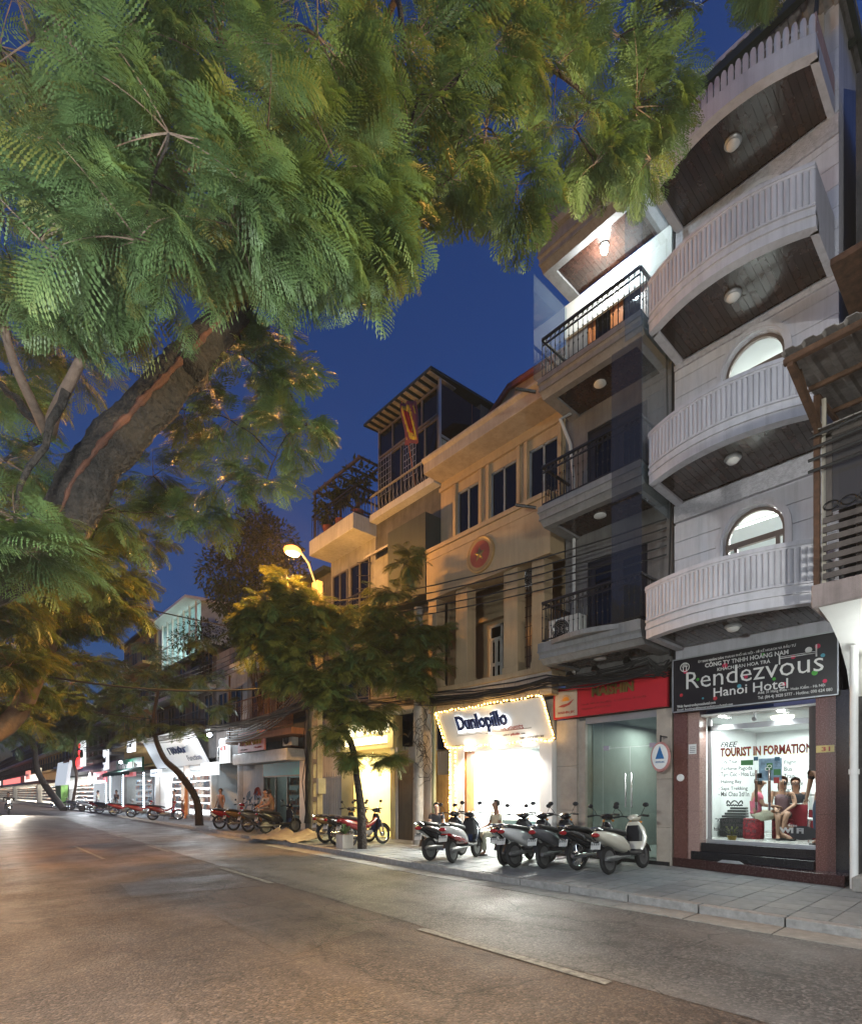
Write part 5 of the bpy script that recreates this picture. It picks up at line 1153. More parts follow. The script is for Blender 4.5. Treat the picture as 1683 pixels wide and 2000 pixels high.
for k in range(5):
    z0, z1 = 6.45 + .18 * k, 7.1 + .2 * k
    cable(sag((10.95, 5.0, z0), (9.3, 15.8, z1), .28, 20, .006), .017, 'power_cable', ['lowest', 'second lowest', 'middle', 'second highest', 'topmost'][k] + ' of the five black power cables crossing the cream building', 'power cables across the cream front')
    if k < 4: cable(sag((9.14, 2.15, 6.15 + .16 * k), (9.0, -3, 6.3 + .2 * k), .05), .02, 'power_cable', ['lowest', 'second lowest', 'second highest', 'topmost'][k] + ' of the four black cables crossing the corner house screen', 'power cables at the corner house')
    cable(sag((9.3, 15.8, z1), (8.9, 34, 7.2 + .2 * k), .5), .017, 'power_cable', 'black power cable running down the street past the leaning trunk', 'power cables down the street')
cable(sag((-2.2, 18, 5.6), (9.25, 15.8, 5.3), .9, 24), .03, 'street_cable', 'thick black cable sagging across the road at the left', None)
cable(sag((-2.2, 20, 8.6), (9.25, 16.4, 6.8), .4, 24), .02, 'street_cable', 'thin upper cable sagging across the road towards the square pole', None)
cable(sag((-2.2, 30, 7.6), (9.2, 25.5, 5.0), .9, 24), .025, 'street_cable', 'cable sagging across the road in front of the glazed attic', None)
for k in range(5): cable(sag((9.25, 16.3, 5.0 + .12 * k), (10.2, 25.8, 4.1 + .12 * k), .5, 14), .025, 'loop_cable', 'black cable drooping from the square pole to the spiked fence', 'drooping cables by the spiked fence')
cable([(11.1, 4.9, 13), (11.05, 4.92, 11), (11.08, 4.95, 8), (11.0, 4.97, 6), (11.05, 4.97, 4.4)], .02, 'drop_cable', 'black drop cable running down between hotel and glass screens', None)
# ---------------------------------------------------------------- trees with feathery leaves
def leafmat(name, c, c2, tr=.30):
    m = mat(name, c, .5, var=.3, scale=1.2, trans=tr, sub=c2, spec=.35); return m
leaf_m = leafmat('feathery_leaf', (.085, .140, .052), (.12, .17, .03))
leaf_y = leafmat('yellow_and_lamplit_leaf', (.12, .13, .03), (.16, .16, .03))  # yellow leaves, also used to put golden lamplight into the small tree
bark = mat('dark_bark', (.021, .015, .012), .8, var=.8, scale=9, bump=1.0, bscale=16)
bark_l = mat('pale_bark', (.16, .11, .085), .8, var=.35, scale=8, bump=.5, bscale=60)
scar_m = mat('red_inner_bark', (.085, .030, .016), .8, var=.4, scale=10, bump=.6)
def leaf_proto(L, pairs, nd, droop=.35, width=.36, seed=0, dw=.012):
    """one bipinnate leaf: rachis along +x, feather-like pinnae of small leaflets on both sides, all as quads"""
    r = random.Random(seed); V = []; F = []
    def rach(t): return Vector((L * t * (1 - .12 * t * t), 0, -droop * L * t * t * .55))
    for i in range(6):
        a, b_ = rach(i / 6), rach((i + 1) / 6); o = len(V); w = .0035
        V += [a + Vector((0, w, 0)), a - Vector((0, w, 0)), b_ - Vector((0, w, 0)), b_ + Vector((0, w, 0))]; F.append((o, o + 1, o + 2, o + 3))
    for i in range(pairs):
        t = .12 + .88 * i / (pairs - 1); p = rach(t)
        ln = width * L * (sin(pi * (.16 + .80 * t)) ** .8) * r.uniform(.9, 1.08)
        for s in (-1, 1):
            ang = R(62 - 30 * t) + r.uniform(-.08, .08); d = Vector((cos(ang), s * sin(ang), 0)); n = Vector((-s * sin(ang), cos(ang), 0)) if s > 0 else Vector((sin(ang), cos(ang), 0))
            dr = r.uniform(.25, .5) * (.6 + droop)
            q = lambda k: p + d * (ln * k) + Vector((0, 0, -dr * ln * k * k))
            for j in range(nd):
                k0, k1, k2 = j / nd, (j + .62) / nd, (j + 1.06) / nd
                wd = dw * L / .4 * (1.0 if j < nd - 1 else .7) * (.75 + .5 * sin(pi * (j + .5) / nd)); o = len(V)
                V += [q(k0), q(k1) + n * wd + Vector((0, 0, wd * .2)), q(k2), q(k1) - n * wd + Vector((0, 0, wd * .2))]; F.append((o, o + 1, o + 2, o + 3))
    return np.array([tuple(v) for v in V], dtype=np.float32), np.array(F, dtype=np.int32)
HI = [leaf_proto(1.0, 16, 6, d, w, s, .0056) for d, w, s in ((.35, .40, 1), (.6, .42, 2), (.2, .36, 3), (.8, .40, 4))]
MID = [leaf_proto(1.0, 14, 3, d, w, s, .0085) for d, w, s in ((.35, .42, 5), (.65, .42, 6), (.85, .40, 7))]
LO = [leaf_proto(1.0, 11, 2, d, w, s, .0115) for d, w, s in ((.35, .42, 8), (.7, .42, 9), (.9, .40, 10))]
def np_mesh(name, V, F, m):
    me = bpy.data.meshes.new(name); me.vertices.add(len(V)); me.vertices.foreach_set('co', np.asarray(V, np.float32).ravel())
    n = len(F); me.loops.add(n * 4); me.loops.foreach_set('vertex_index', np.asarray(F, np.int32).ravel())
    me.polygons.add(n); me.polygons.foreach_set('loop_start', np.arange(n, dtype=np.int32) * 4); me.polygons.foreach_set('loop_total', np.full(n, 4, np.int32))
    me.materials.append(m); me.update(calc_edges=True); return me
PM = {}
def proto_mesh(k, i, m):
    key = (k, i, m.name)
    if key not in PM: PM[key] = np_mesh('leaf', {'HI': HI, 'MID': MID, 'LO': LO}[k][i][0], {'HI': HI, 'MID': MID, 'LO': LO}[k][i][1], m)
    return PM[key]
def spray(cl, r, n_br, per, size, rr, gravity=.35, up=(0, 0, 1)):
    """leaves along branchlets that radiate from the end of a limb: list of (pos, dir, normal, scale), and the branchlet curves"""
    out = []; br = []
    for b_ in range(n_br):
        th = rr.uniform(0, 2 * pi); el = rr.uniform(-.55, .75)
        d = Vector((cos(th) * cos(el), sin(th) * cos(el), sin(el))); ln = r * rr.uniform(.65, 1.1)
        pts = []; bend = Vector((rr.uniform(-.3, .3), rr.uniform(-.3, .3), -gravity * rr.uniform(.4, 1.2)))
        for i in range(6):
            t = i / 5; pts.append(cl + d * ln * t + bend * ln * t * t * .6)
        br.append(pts); side = 1
        for j in range(per):
            t = .2 + .8 * (j + rr.uniform(0, .6)) / per; t = min(1, t); i = min(4, int(t * 5)); p = pts[i].lerp(pts[i + 1], t * 5 - i); tg = (pts[i + 1] - pts[i]).normalized()
            sd = tg.cross(Vector((0, 0, 1))); sd = sd.normalized() if sd.length > .1 else Vector((1, 0, 0)); side = -side
            dr = (tg * rr.uniform(.3, .9) + sd * side * rr.uniform(.5, 1.0) + Vector((0, 0, rr.uniform(-.45, .35)))).normalized()
            if j == per - 1: dr = (tg + Vector((rr.uniform(-.3, .3), rr.uniform(-.3, .3), -.2))).normalized()
            nm = Vector((rr.uniform(-.5, .5), rr.uniform(-.5, .5), 1)); out.append((p, dr, nm, size * rr.uniform(.7, 1.2)))
    return out, br
def basis(dr, nm):
    x = Vector(dr); y = nm.cross(x).normalized(); z = x.cross(y); return np.array(((x.x, y.x, z.x), (x.y, y.y, z.y), (x.z, y.z, z.z)), np.float32)
CAMP = Vector((0, 0, CAMZ)); RT = Vector((cos(TH), -sin(TH), 0)); FW = Vector((sin(TH), cos(TH), 0))
def inview(p):
    Z = p.dot(FW)
    if Z < .3: return False
    u = 841.5 + FPX * p.dot(RT) / Z; v = 1550 - FPX * (p.z - CAMZ) / Z
    return -60 < u < 1740 and -60 < v < 2060
def foliage(tree, leaves, lod_of, yellow=.08, maxparts=300, rr=random):
    """the leaves that show largest are parts of their own, the rest one mass"""
    print('LEAVES', tree.name, len(leaves))
    leaves = sorted(leaves, key=lambda l: (0 if inview(l[0]) else 1, (l[0] - CAMP).length / l[3]))
    o0 = ORG[tree.name]; groups = {}
    for i, (p, dr, nm, s) in enumerate(leaves):
        k = lod_of((p - CAMP).length); P = {'HI': HI, 'MID': MID, 'LO': LO}[k]; vi = rr.randrange(len(P)); Bm = basis(dr, nm)
        m = leaf_y if rr.random() < yellow else leaf_m
        if i < maxparts and inview(p):
            o = bpy.data.objects.new('leaf', proto_mesh(k, vi, m)); link(o, tree)
            M4 = Matrix([list(map(float, Bm[0] * s)) + [p.x - o0.x], list(map(float, Bm[1] * s)) + [p.y - o0.y], list(map(float, Bm[2] * s)) + [p.z - o0.z], [0, 0, 0, 1]])
            o.matrix_basis = M4
        else: groups.setdefault(m.name, []).append((P[vi], Bm * s, (p.x - o0.x, p.y - o0.y, p.z - o0.z)))
    for mn, L_ in groups.items():
        Vs = []; Fs = []; off = 0
        for (V, F), Bm, t in L_:
            Vs.append(V @ Bm.T + np.array(t, np.float32)); Fs.append(F + off); off += len(V)
        o = bpy.data.objects.new('foliage', np_mesh('foliage', np.concatenate(Vs), np.concatenate(Fs), MATS[mn])); link(o, tree); tag(o, kind='stuff')
def curve_pts(a, b_, lift, n=6, rr=random, wob=.08):
    L_ = (b_ - a).length
    return [a.lerp(b_, i / n) + Vector((0, 0, lift * L_ * 4 * (i / n) * (1 - i / n) * .25)) + (Vector((rr.uniform(-1, 1), rr.uniform(-1, 1), rr.uniform(-1, 1))) * wob * L_ * .3 if 0 < i < n else Vector((0, 0, 0))) for i in range(n + 1)]
def grow(tree, nodes, clusters, m, rr, rk=.03):
    """limbs that join every cluster to the nearest point already in the tree"""
    have = [(Vector(p), r) for p, r in nodes]; todo = sorted(clusters, key=lambda c: min((c[0] - h[0]).length for h in have))
    while todo:
        best = min(((c, h) for c in todo for h in have), key=lambda q: (q[0][0] - q[1][0]).length * (1 + .15 * 0) + .25 * (0 if q[1][1] > .05 else .6)); c, h = best
        d = (c[0] - h[0]).length; r0 = min(h[1] * .8, .02 + rk * d); r1 = max(.010, r0 * .45); pts = curve_pts(h[0], c[0], .15, 6, rr)
        MB().tube(pts, [r0 + (r1 - r0) * i / 6 for i in range(7)], 8).build('limb', m, tree, True)
        have.append((c[0], r1)); have.append((pts[3], (r0 + r1) / 2)); todo.remove(c)
rt_ = random.Random(21)
# the big tree leaning over the road
t1 = thing('flame_tree', 'big feathery leaved tree leaning over the road, thick dark trunk with a red bark scar', 'tree', (-1.6, 7.2, 0))
TR = [Vector((-1.6, 7.2, -.05)), Vector((-1.35, 7.2, 1.2)), Vector((-.75, 7.4, 2.8)), pz(70, 1080, 6.0), pz(190, 905, 6.2), pz(315, 770, 6.5), pz(435, 635, 7.0), pz(520, 500, 7.4), pz(610, 330, 7.8), pz(660, 120, 8.2)]
TRr = [.36, .31, .28, .26, .25, .24, .21, .17, .13, .10]
def smooth(pts, rs, n=4):
    P = []; Q = []
    for i in range(len(pts) - 1):
        p0, p1, p2, p3 = pts[max(0, i - 1)], pts[i], pts[i + 1], pts[min(len(pts) - 1, i + 2)]
        for k in range(n):
            t = k / n; P.append(.5 * ((2 * p1) + (p2 - p0) * t + (2 * p0 - 5 * p1 + 4 * p2 - p3) * t * t + (3 * p1 - p0 - 3 * p2 + p3) * t ** 3)); Q.append(rs[i] + (rs[i + 1] - rs[i]) * t)
    return P + [pts[-1]], Q + [rs[-1]]
P_, Q_ = smooth(TR, TRr, 6)
P3, Q3 = smooth(TR, TRr, 18); trunk = MB().tube(P3, [q * (1 + rt_.uniform(-.02, .02)) for q in Q3], 36)
def knob(mb, c, r):
    mb.ball(c, r, 12, (1.1, 1, .9)); return mb
tk = trunk.build('trunk', bark, t1, True)
import mathutils
for v in tk.data.vertices:
    nz = mathutils.noise.noise(v.co * 3.5) * .045 + mathutils.noise.noise(v.co * 12) * .028; v.co += v.normal * nz
knob(MB(), pz(375, 715, 6.55), .17).build('burl', bark, t1, True)
# the scar runs along the side that faces the road and camera
sc = []; 
for i, p in enumerate(P_):
    if 19 <= i <= 40:
        tg = (P_[min(i + 1, len(P_) - 1)] - P_[i - 1]).normalized(); tc = (CAMP - p).normalized(); tc = (tc - tg * tc.dot(tg)).normalized(); sd = tg.cross(tc)
        d = (tc * .93 + sd * -.30).normalized(); sc.append(p + d * (Q_[i] * 1.0 - .005))
from mathutils.bvhtree import BVHTree
bt_ = BVHTree.FromPolygons([v.co for v in tk.data.vertices], [tuple(q.vertices) for q in tk.data.polygons]); o1 = ORG[t1.name]
for n_ in bark.node_tree.nodes:
    if n_.type == 'BUMP': n_.inputs['Distance'].default_value = .09
sc2 = []
for i in range(len(sc) - 1):
    for k in range(4):
        c_, nn, _, _ = bt_.find_nearest(sc[i].lerp(sc[i + 1], k / 4) - o1); sc2.append(c_ + nn * .004 + o1)
sc = sc2
MB().tube(sc, [(.010 + .026 * sin(pi * i / (len(sc) - 1))) * (1 + .30 * sin(i * .9) + .2 * sin(i * 2.3)) for i in range(len(sc))], 8).build('bark_scar', scar_m, t1, True)
NB = []
def branch(pix, rs, m=bark_l, tree=None):
    pts = [pz(*q) for q in pix]; P, Q = smooth(pts, rs, 4); MB().tube(P, Q, 10).build('limb', m, tree or t1, True); NB.extend([(P[i], Q[i]) for i in range(0, len(P), 2)])
branch([(95, 850, 6.0), (110, 800, 5.6), (160, 700, 5.0), (225, 540, 4.5), (275, 400, 4.3), (298, 250, 4.1), (310, 90, 4.0)], [.075, .06, .045, .034, .026, .018, .012])
branch([(95, 850, 6.0), (70, 800, 5.6), (25, 700, 5.1), (0, 600, 4.8), (-40, 450, 4.6)], [.07, .05, .04, .03, .02])
branch([(180, 700, 5.0), (240, 590, 5.1), (300, 530, 5.4)], [.026, .02, .012]); branch([(275, 370, 4.3), (350, 340, 4.3), (430, 300, 4.4)], [.02, .014, .008])
branch([(-60, -60, 4.2), (70, 0, 4.0), (130, 70, 3.9), (190, 150, 3.9)], [.03, .024, .018, .012])
branch([(660, 120, 8.2), (740, 60, 7.0), (775, 0, 6.0), (790, 90, 5.5), (820, 175, 5.3), (860, 180, 5.3), (930, 120, 5.3), (980, 75, 5.4)], [.06, .045, .03, .026, .024, .022, .016, .01], bark)
branch([(860, 180, 5.3), (880, 230, 5.5), (930, 265, 5.6), (970, 270, 5.7)], [.016, .014, .012, .008], bark)
branch([(980, 75, 6.5), (1100, 150, 6.6), (1180, 215, 6.7), (1250, 240, 6.8)], [.03, .024, .018, .01], bark)
branch([(610, 330, 7.8), (560, 250, 6.5), (520, 150, 5.5), (480, 60, 5)], [.08, .055, .04, .02], bark)
CL = [(60, 80, 4, .75), (250, 60, 3.8, .75), (430, 90, 4, .75), (620, 70, 4.5, .75), (120, 280, 3.8, .75), (330, 260, 3.7, .7), (520, 280, 4, .75), (660, 330, 4.4, .6), (80, 470, 4, .7), (270, 470, 3.9, .7), (450, 440, 4, .6), (590, 450, 4.3, .5), (680, 450, 4.5, .33), (60, 590, 4.6, .5), (340, 540, 4.5, .4), (540, 520, 4.5, .35),
      (800, 90, 5.5, .8), (800, 250, 5.5, .75), (950, 90, 6, .8), (950, 250, 6, .7), (1090, 130, 6.5, .75), (1120, 250, 6.5, .6), (1210, 70, 7, .65), (1240, 210, 6.8, .65), (1295, 180, 6.8, .25), (1290, 50, 7.3, .35), (1010, 360, 6.2, .33), (880, 350, 6, .5), (780, 420, 6.2, .4), (730, 470, 6.3, .33), (1490, -45, 7.2, .15), (1160, 320, 6.6, .3), (1270, 310, 6.7, .28),
      (480, 700, 7.5, .75), (560, 760, 8, .55), (450, 820, 8, .7), (560, 850, 8.2, .55), (360, 800, 8.3, .8), (520, 940, 8.5, .5), (440, 940, 8.5, .55), (300, 930, 8.5, .7), (400, 1010, 9, .45), (600, 830, 8.3, .35), (500, 600, 7.2, .4), (330, 1010, 8.5, .4)]
BACK = [(200, 300, 6.5, 1.2), (480, 150, 7, 1.3), (40, 600, 7, .8), (10, 900, 6, .5), (30, 1010, 5, .42), (50, 1080, 4.8, .3), (200, 1000, 7.5, .6), (30, 200, 6.5, 1.2), (700, 200, 7.5, 1.0), (330, 450, 6.4, .9), (560, 400, 7, .8), (900, 30, 8, .9), (1060, 20, 8.5, .6), (-20, 740, 6.5, .6), (160, 1100, 7.5, .4), (0, 90, 6, 1.0), (20, 640, 8, .8), (30, 780, 8.5, .9), (130, 680, 8.5, .8), (240, 1000, 9.5, .6), (80, 930, 9, .7), (200, 620, 8, .6), (0, 420, 6.5, .8)]
leaves = []; cls = []; tw = MB()
for u, v, Z, r in CL + BACK:
    c = pz(u, v, Z); back = (u, v, Z, r) in BACK; cls.append((c, r))
    nb_, per = (max(5, int(7 * r / .7)), 10) if not back else (9, 9)
    lv, br = spray(c, r * .92, nb_, per, .50 if Z < 5 else (.46 if Z < 6.4 else .40), rt_, .3); leaves += lv
    for b_ in br: tw.tube(b_, [.007, .006, .005, .004, .003, .002], 4, False)
tag(tw.build('twigs', bark_l, t1), kind='stuff')
grow(t1, [(p, q) for p, q in zip(P_[24:], Q_[24:])] + NB, cls, bark, rt_)
foliage(t1, leaves, lambda d: 'HI' if d < 8.6 else 'MID', .06, 300, rt_)

def tree(name, label, base, trunk_pts, radii, clusters, size, per=10, nbk=7, yellow=.1, m=bark, grav=.3, lod=None, seed=1):
    cs = list(clusters)
    for i in range(len(cs)):
        for j in range(i):
            d = (cs[i][0] - cs[j][0]).length
            if .5 < d / (cs[i][1] + cs[j][1]) < .95: clusters = clusters + [((cs[i][0] + cs[j][0]) / 2, min(cs[i][1], cs[j][1]) * .75)]
    rr = random.Random(seed); t = thing(name, label, 'tree', base); pts = [Vector(base)] + trunk_pts; P, Q = smooth(pts, radii, 4)
    tr_ = MB().tube(P, [q * (1 + rr.uniform(-.06, .06)) for q in Q], 12).build('trunk', m, t, True)
    lv = []; cl = []; tws = MB()
    for c, r in clusters:
        l, br = spray(c, r * 1.12, max(4, int(nbk)), per, size, rr, grav); lv += l; cl.append((c, r))
        for b_ in br: tws.tube(b_, .006, 3, False)
    tag(tws.build('twigs', m, t), kind='stuff')
    grow(t, [(p, q) for p, q in zip(P[len(P) // 2:], Q[len(P) // 2:])], cl, m, rr, .02)
    foliage(t, lv, lod or (lambda d: 'MID' if d < 16 else 'LO'), yellow, 300, rr); return t
def PZ(L_): return [(pz(u, v, Z), r) for u, v, Z, r in L_]
tree('flame_tree', 'second feathery tree farther along, its orange lit trunk leaning in from the left edge', (-1.2, 16, 0), [Vector((-.5, 16.2, 2)), pz(10, 1420, 14), pz(75, 1310, 14), pz(110, 1220, 14.5), pz(150, 1120, 15)], [.32, .28, .24, .22, .16, .1],
     PZ([(60, 1180, 13, 1.0), (160, 1130, 14, 1.0), (230, 1180, 14.5, .7), (120, 1040, 14, 1.0), (40, 1080, 13, .9), (40, 1280, 13, .8), (180, 1230, 15, .6), (20, 1370, 14, .8), (250, 1130, 15, .5), (100, 1290, 16, .6), (200, 1050, 15, .7), (290, 1060, 16, .5), (60, 1400, 16, .7), (10, 1180, 12, .8), (10, 1000, 12, .9), (130, 1370, 18, .7), (80, 1230, 15, .9), (150, 1190, 16, .8), (210, 1110, 16, .8), (50, 1330, 15, .8), (110, 1060, 17, .9), (250, 1190, 17, .5), (20, 1300, 12, .6), (150, 1300, 18, .8), (90, 1150, 17, 1.0), (200, 1290, 19, .7)]), .48, 10, 8, .3, bark_l, .3, None, 2)
tree('street_tree', 'small sidewalk tree with a slanting forked trunk before the yellow lit boutique', (8.45, 12.1, .12), [pz(705, 1580, 14.6), pz(697, 1520, 14.6), pz(685, 1450, 14.8), pz(640, 1370, 15), pz(610, 1290, 15), pz(600, 1200, 15)], [.13, .11, .09, .085, .07, .05, .03],
     PZ([(580, 1170, 14.5, .8), (530, 1180, 14.5, .6), (640, 1200, 15, .8), (560, 1260, 15, .8), (640, 1290, 15, .8), (500, 1250, 14.5, .5), (720, 1220, 15, .75), (770, 1160, 15, .5), (790, 1100, 15.2, .42), (780, 1240, 15, .8), (830, 1290, 15, .5), (740, 1310, 15, .8), (660, 1370, 14.8, .6), (800, 1330, 15, .5), (620, 1340, 14.5, .5), (700, 1400, 14.8, .5), (560, 1320, 14.6, .45), (740, 1395, 15.2, .4), (650, 1430, 14.4, .35), (850, 1230, 15.2, .35), (480, 1200, 14.6, .35), (560, 1130, 14.8, .35), (760, 1480, 14.2, .22), (690, 1480, 14, .2)]), .45, 10, 9, .7, bark, .3, lambda d: 'MID', 3)  # many yellow leaves stand in for the lamp's golden light on the crown
br_ = MB()
tree('street_tree', 'slim leaning sidewalk tree before the white lit goods shop', (9.0, 26, .12), [pz(383, 1560, 25.5), pz(350, 1510, 25), pz(320, 1480, 25), pz(300, 1420, 25), pz(310, 1350, 25)], [.2, .17, .15, .13, .1, .06],
     PZ([(300, 1330, 25, 1.1), (360, 1350, 25, 1.0), (250, 1370, 26, 1.2), (320, 1290, 25.5, .9), (400, 1320, 25, .9), (200, 1400, 27, 1.0), (300, 1420, 25, .9), (370, 1420, 25, .7), (250, 1430, 26, .8), (220, 1330, 27, 1.0), (430, 1380, 25, .6), (390, 1250, 25, .6), (280, 1260, 26, .6)]), .5, 9, 7, .35, bark, .3, None, 4)
tree('street_tree', 'distant leaning sidewalk tree with a curved dark trunk near the headlight', (8.6, 60, .12), [pz(90, 1535, 52), pz(72, 1500, 50), pz(68, 1460, 49), pz(50, 1420, 48)], [.3, .28, .25, .2, .14],
     PZ([(40, 1400, 46, 2.2), (90, 1390, 48, 2.2), (140, 1410, 50, 2.0), (10, 1440, 46, 1.8), (170, 1440, 50, 1.6), (60, 1350, 46, 2.0), (120, 1350, 48, 2.0), (180, 1380, 50, 1.8), (110, 1450, 50, 1.4)]), .9, 9, 7, .35, bark, .3, None, 5)
tree('street_tree', 'thin pale trunked sapling beside the slanted white far sign', (9.2, 60, .12), [pz(150, 1520, 48), pz(143, 1480, 48), pz(150, 1440, 48)], [.14, .12, .1, .07], PZ([(150, 1430, 48, 1.2), (190, 1420, 48, 1.2), (120, 1440, 48, .9)]), .7, 8, 7, .3, bark_l, .3, None, 6)
# round leaved tree on the dark house
def oval_leaf():
    p = [(0, 0, 0), (.35, .22, .03), (1, 0, -.08), (.35, -.22, .03)]; return np.array(p, np.float32), np.array([(0, 1, 2, 3)], np.int32)
OV = oval_leaf()
def leafy(name, label, cat, base, clusters, n, size, m, stems=None, seed=3, trunk=True):
    rr = random.Random(seed); t = thing(name, label, cat, base); o0 = ORG[t.name]; Vs = []; Fs = []; off = 0
    for c, r in clusters:
        if trunk: MB().tube(curve_pts(Vector(base), c, .1, 5, rr), [.05, .045, .04, .03, .02, .012], 6).build('limb', bark, t, True)
        for i in range(n):
            while 1:
                d = Vector((rr.uniform(-1, 1), rr.uniform(-1, 1), rr.uniform(-1, 1)))
                if .2 < d.length < 1: break
            p = c + d * r; dr = (d + Vector((0, 0, -.3)) + Vector((rr.uniform(-.6, .6), rr.uniform(-.6, .6), rr.uniform(-.6, .6)))).normalized(); nm = Vector((rr.uniform(-.6, .6), rr.uniform(-.6, .6), 1))
            Vs.append(OV[0] @ (basis(dr, nm) * size * rr.uniform(.7, 1.3)).T + np.array((p - o0)[:], np.float32)); Fs.append(OV[1] + off); off += 4
    o = bpy.data.objects.new('crown', np_mesh('crown', np.concatenate(Vs), np.concatenate(Fs), m)); link(o, t); tag(o, kind='stuff'); return t
leaf_o = leafmat('broad_leaf', (.022, .036, .016), (.05, .09, .015), .3)
leafy('broad_leaved_tree', 'dark broad leaved tree rising above the dark house left of the street lamp', 'tree', (10.6, 23, 5.2), PZ([(460, 1060, 25, 1.2), (430, 1120, 25, 1.1), (500, 1100, 25, 1.4), (480, 1170, 25, 1.3), (540, 1060, 24, 1.0), (530, 1150, 24, 1.2), (440, 1170, 26, .8), (500, 1020, 25, .9), (570, 1120, 23, .8), (550, 1210, 23, .8), (465, 1110, 24, 1.3), (510, 1060, 24, 1.2), (510, 1180, 24, 1.2)]), 900, .19, leaf_o, seed=8)
for i, (u, v, Z, r, lb) in enumerate(((700, 930, 18.9, .55, 'bushy potted shrub growing up through the pergola'), (640, 985, 20, .5, 'spiky potted plant on the terrace under the pergola edge'), (665, 960, 19.5, .35, 'small potted plant between the two larger terrace plants'))):
    c = pz(u, v, Z); leafy('terrace_plant', lb, 'plant', (c.x, c.y, 11.05), [(c, r), (c - Vector((0, 0, r * .8)), r * .7)], 170, .2, leaf_o, seed=30 + i); 
    tr = bpy.data.objects['terrace_plant' + ('.%03d' % i if i else '')]; MB().lathe([(.14, 0), (.2, .35), (.18, .35)], (c.x, c.y, 11.05), n=12).build('pot', rt, tr, True)
leafy('balcony_plant', 'green plant hanging before the lit attic glazing', 'plant', (10.9, 33.5, 9.8), PZ([(372, 1235, 33, .8), (350, 1250, 33.5, .6), (395, 1230, 32, .6)]), 200, .22, leaf_o, seed=50)
leafy('balcony_plant', 'dark creeper spilling over the balcony of the glazed attic house', 'plant', (10.9, 31, 7.8), PZ([(410, 1290, 30.5, 1.0), (430, 1240, 29.5, .8), (395, 1290, 31, .7)]), 260, .22, leaf_o, seed=51)
# assumed white street lamp on the near pavement, out of view, lights leaves and facades
assumed_white_lamp = thing('street_lamp', 'white street lamp on a plain post beside the near pavement', 'street lamp', (-1.7, 2.2, 0))
MB().tube([(-1.7, 2.2, 0), (-1.7, 2.2, 3.2), (-1.5, 2.2, 3.5), (-1.25, 2.2, 3.55)], [.07, .05, .045, .04], 10).build('post', alu, assumed_white_lamp, True)
MB().loft([((-1.3, 2.2, 3.56), .05, .04, 0), ((-1.2, 2.2, 3.57), .14, .06, 0), ((-.8, 2.2, 3.57), .14, .05, 0), ((-.7, 2.2, 3.56), .05, .03, 0)], 12).build('lamp_head', alu, assumed_white_lamp, True)
MB().ball((-1.0, 2.2, 3.5), .1, 12, (1.5, 1, .5)).build('lamp_bowl', glow('unseen_lamp_glow', (.95, 1, .93), 60), assumed_white_lamp, True)
lamp('unseen_lamp_light', 'POINT', (-1.0, 2.2, 3.38), 2300, (.92, 1, .98), size=.22, parent=assumed_white_lamp)
added_white_lamp = thing('street_lamp', 'second white street lamp standing behind the camera on the near pavement', 'street lamp', (-1.7, -6, 0))  # added lamp out of view, brightens the middle of the canopy
MB().tube([(-1.7, -6, 0), (-1.7, -6, 5.2), (-1.4, -6, 5.6), (1.2, -5.6, 5.8)], [.07, .05, .045, .04], 10).build('post', alu, added_white_lamp, True); MB().ball((1.4, -5.6, 5.72), .12, 12, (1.5, 1, .5)).build('lamp_bowl', MATS['unseen_lamp_glow'], added_white_lamp, True)
lamp('unseen_lamp_light', 'POINT', (1.4, -5.6, 5.55), 2600, (1, 1, .92), size=.2, parent=added_white_lamp)
added_warm_lamp = thing('street_lamp', 'warm street lamp on the shop side pavement right of the camera', 'street lamp', (8.2, -4.2, .12))  # added unseen lamp, its beam warms the canopy and the road
MB().tube([(8.2, -4.2, .1), (8.2, -4.2, 7.8), (8.0, -4.1, 8.4), (6.9, -3.6, 8.7)], [.08, .06, .05, .04], 10).build('post', alu, added_warm_lamp, True); MB().ball((6.7, -3.5, 8.6), .14, 12, (1.5, 1, .6)).build('lamp_bowl', MATS['sodium_glow'], added_warm_lamp, True)
q_ = lamp('added_canopy_beam', 'SPOT', (6.7, -3.5, 8.4), 9000, (1, .80, .42), size=.2, parent=added_warm_lamp, spot=R(104), blend=.35); aim(q_, (-.62, .72, -.12))
assumed_sodium = thing('street_lamp', 'sodium street lamp on the far left pavement beyond the second tree', 'street lamp', (-2.4, 20, 0))  # assumed lamp out of view, lights the second tree orange
MB().tube([(-2.4, 20, 0), (-2.4, 20, 7.2), (-2.0, 20, 7.7), (-.9, 20, 7.8)], [.08, .06, .05, .04], 10).build('post', alu, assumed_sodium, True); MB().ball((-.8, 20, 7.7), .13, 12, (1.4, 1, .7)).build('lamp_bowl', MATS['sodium_glow'], assumed_sodium, True)
lamp('sodium_light', 'POINT', (-.8, 20, 7.45), 4200, SOD, size=.2, parent=assumed_sodium)
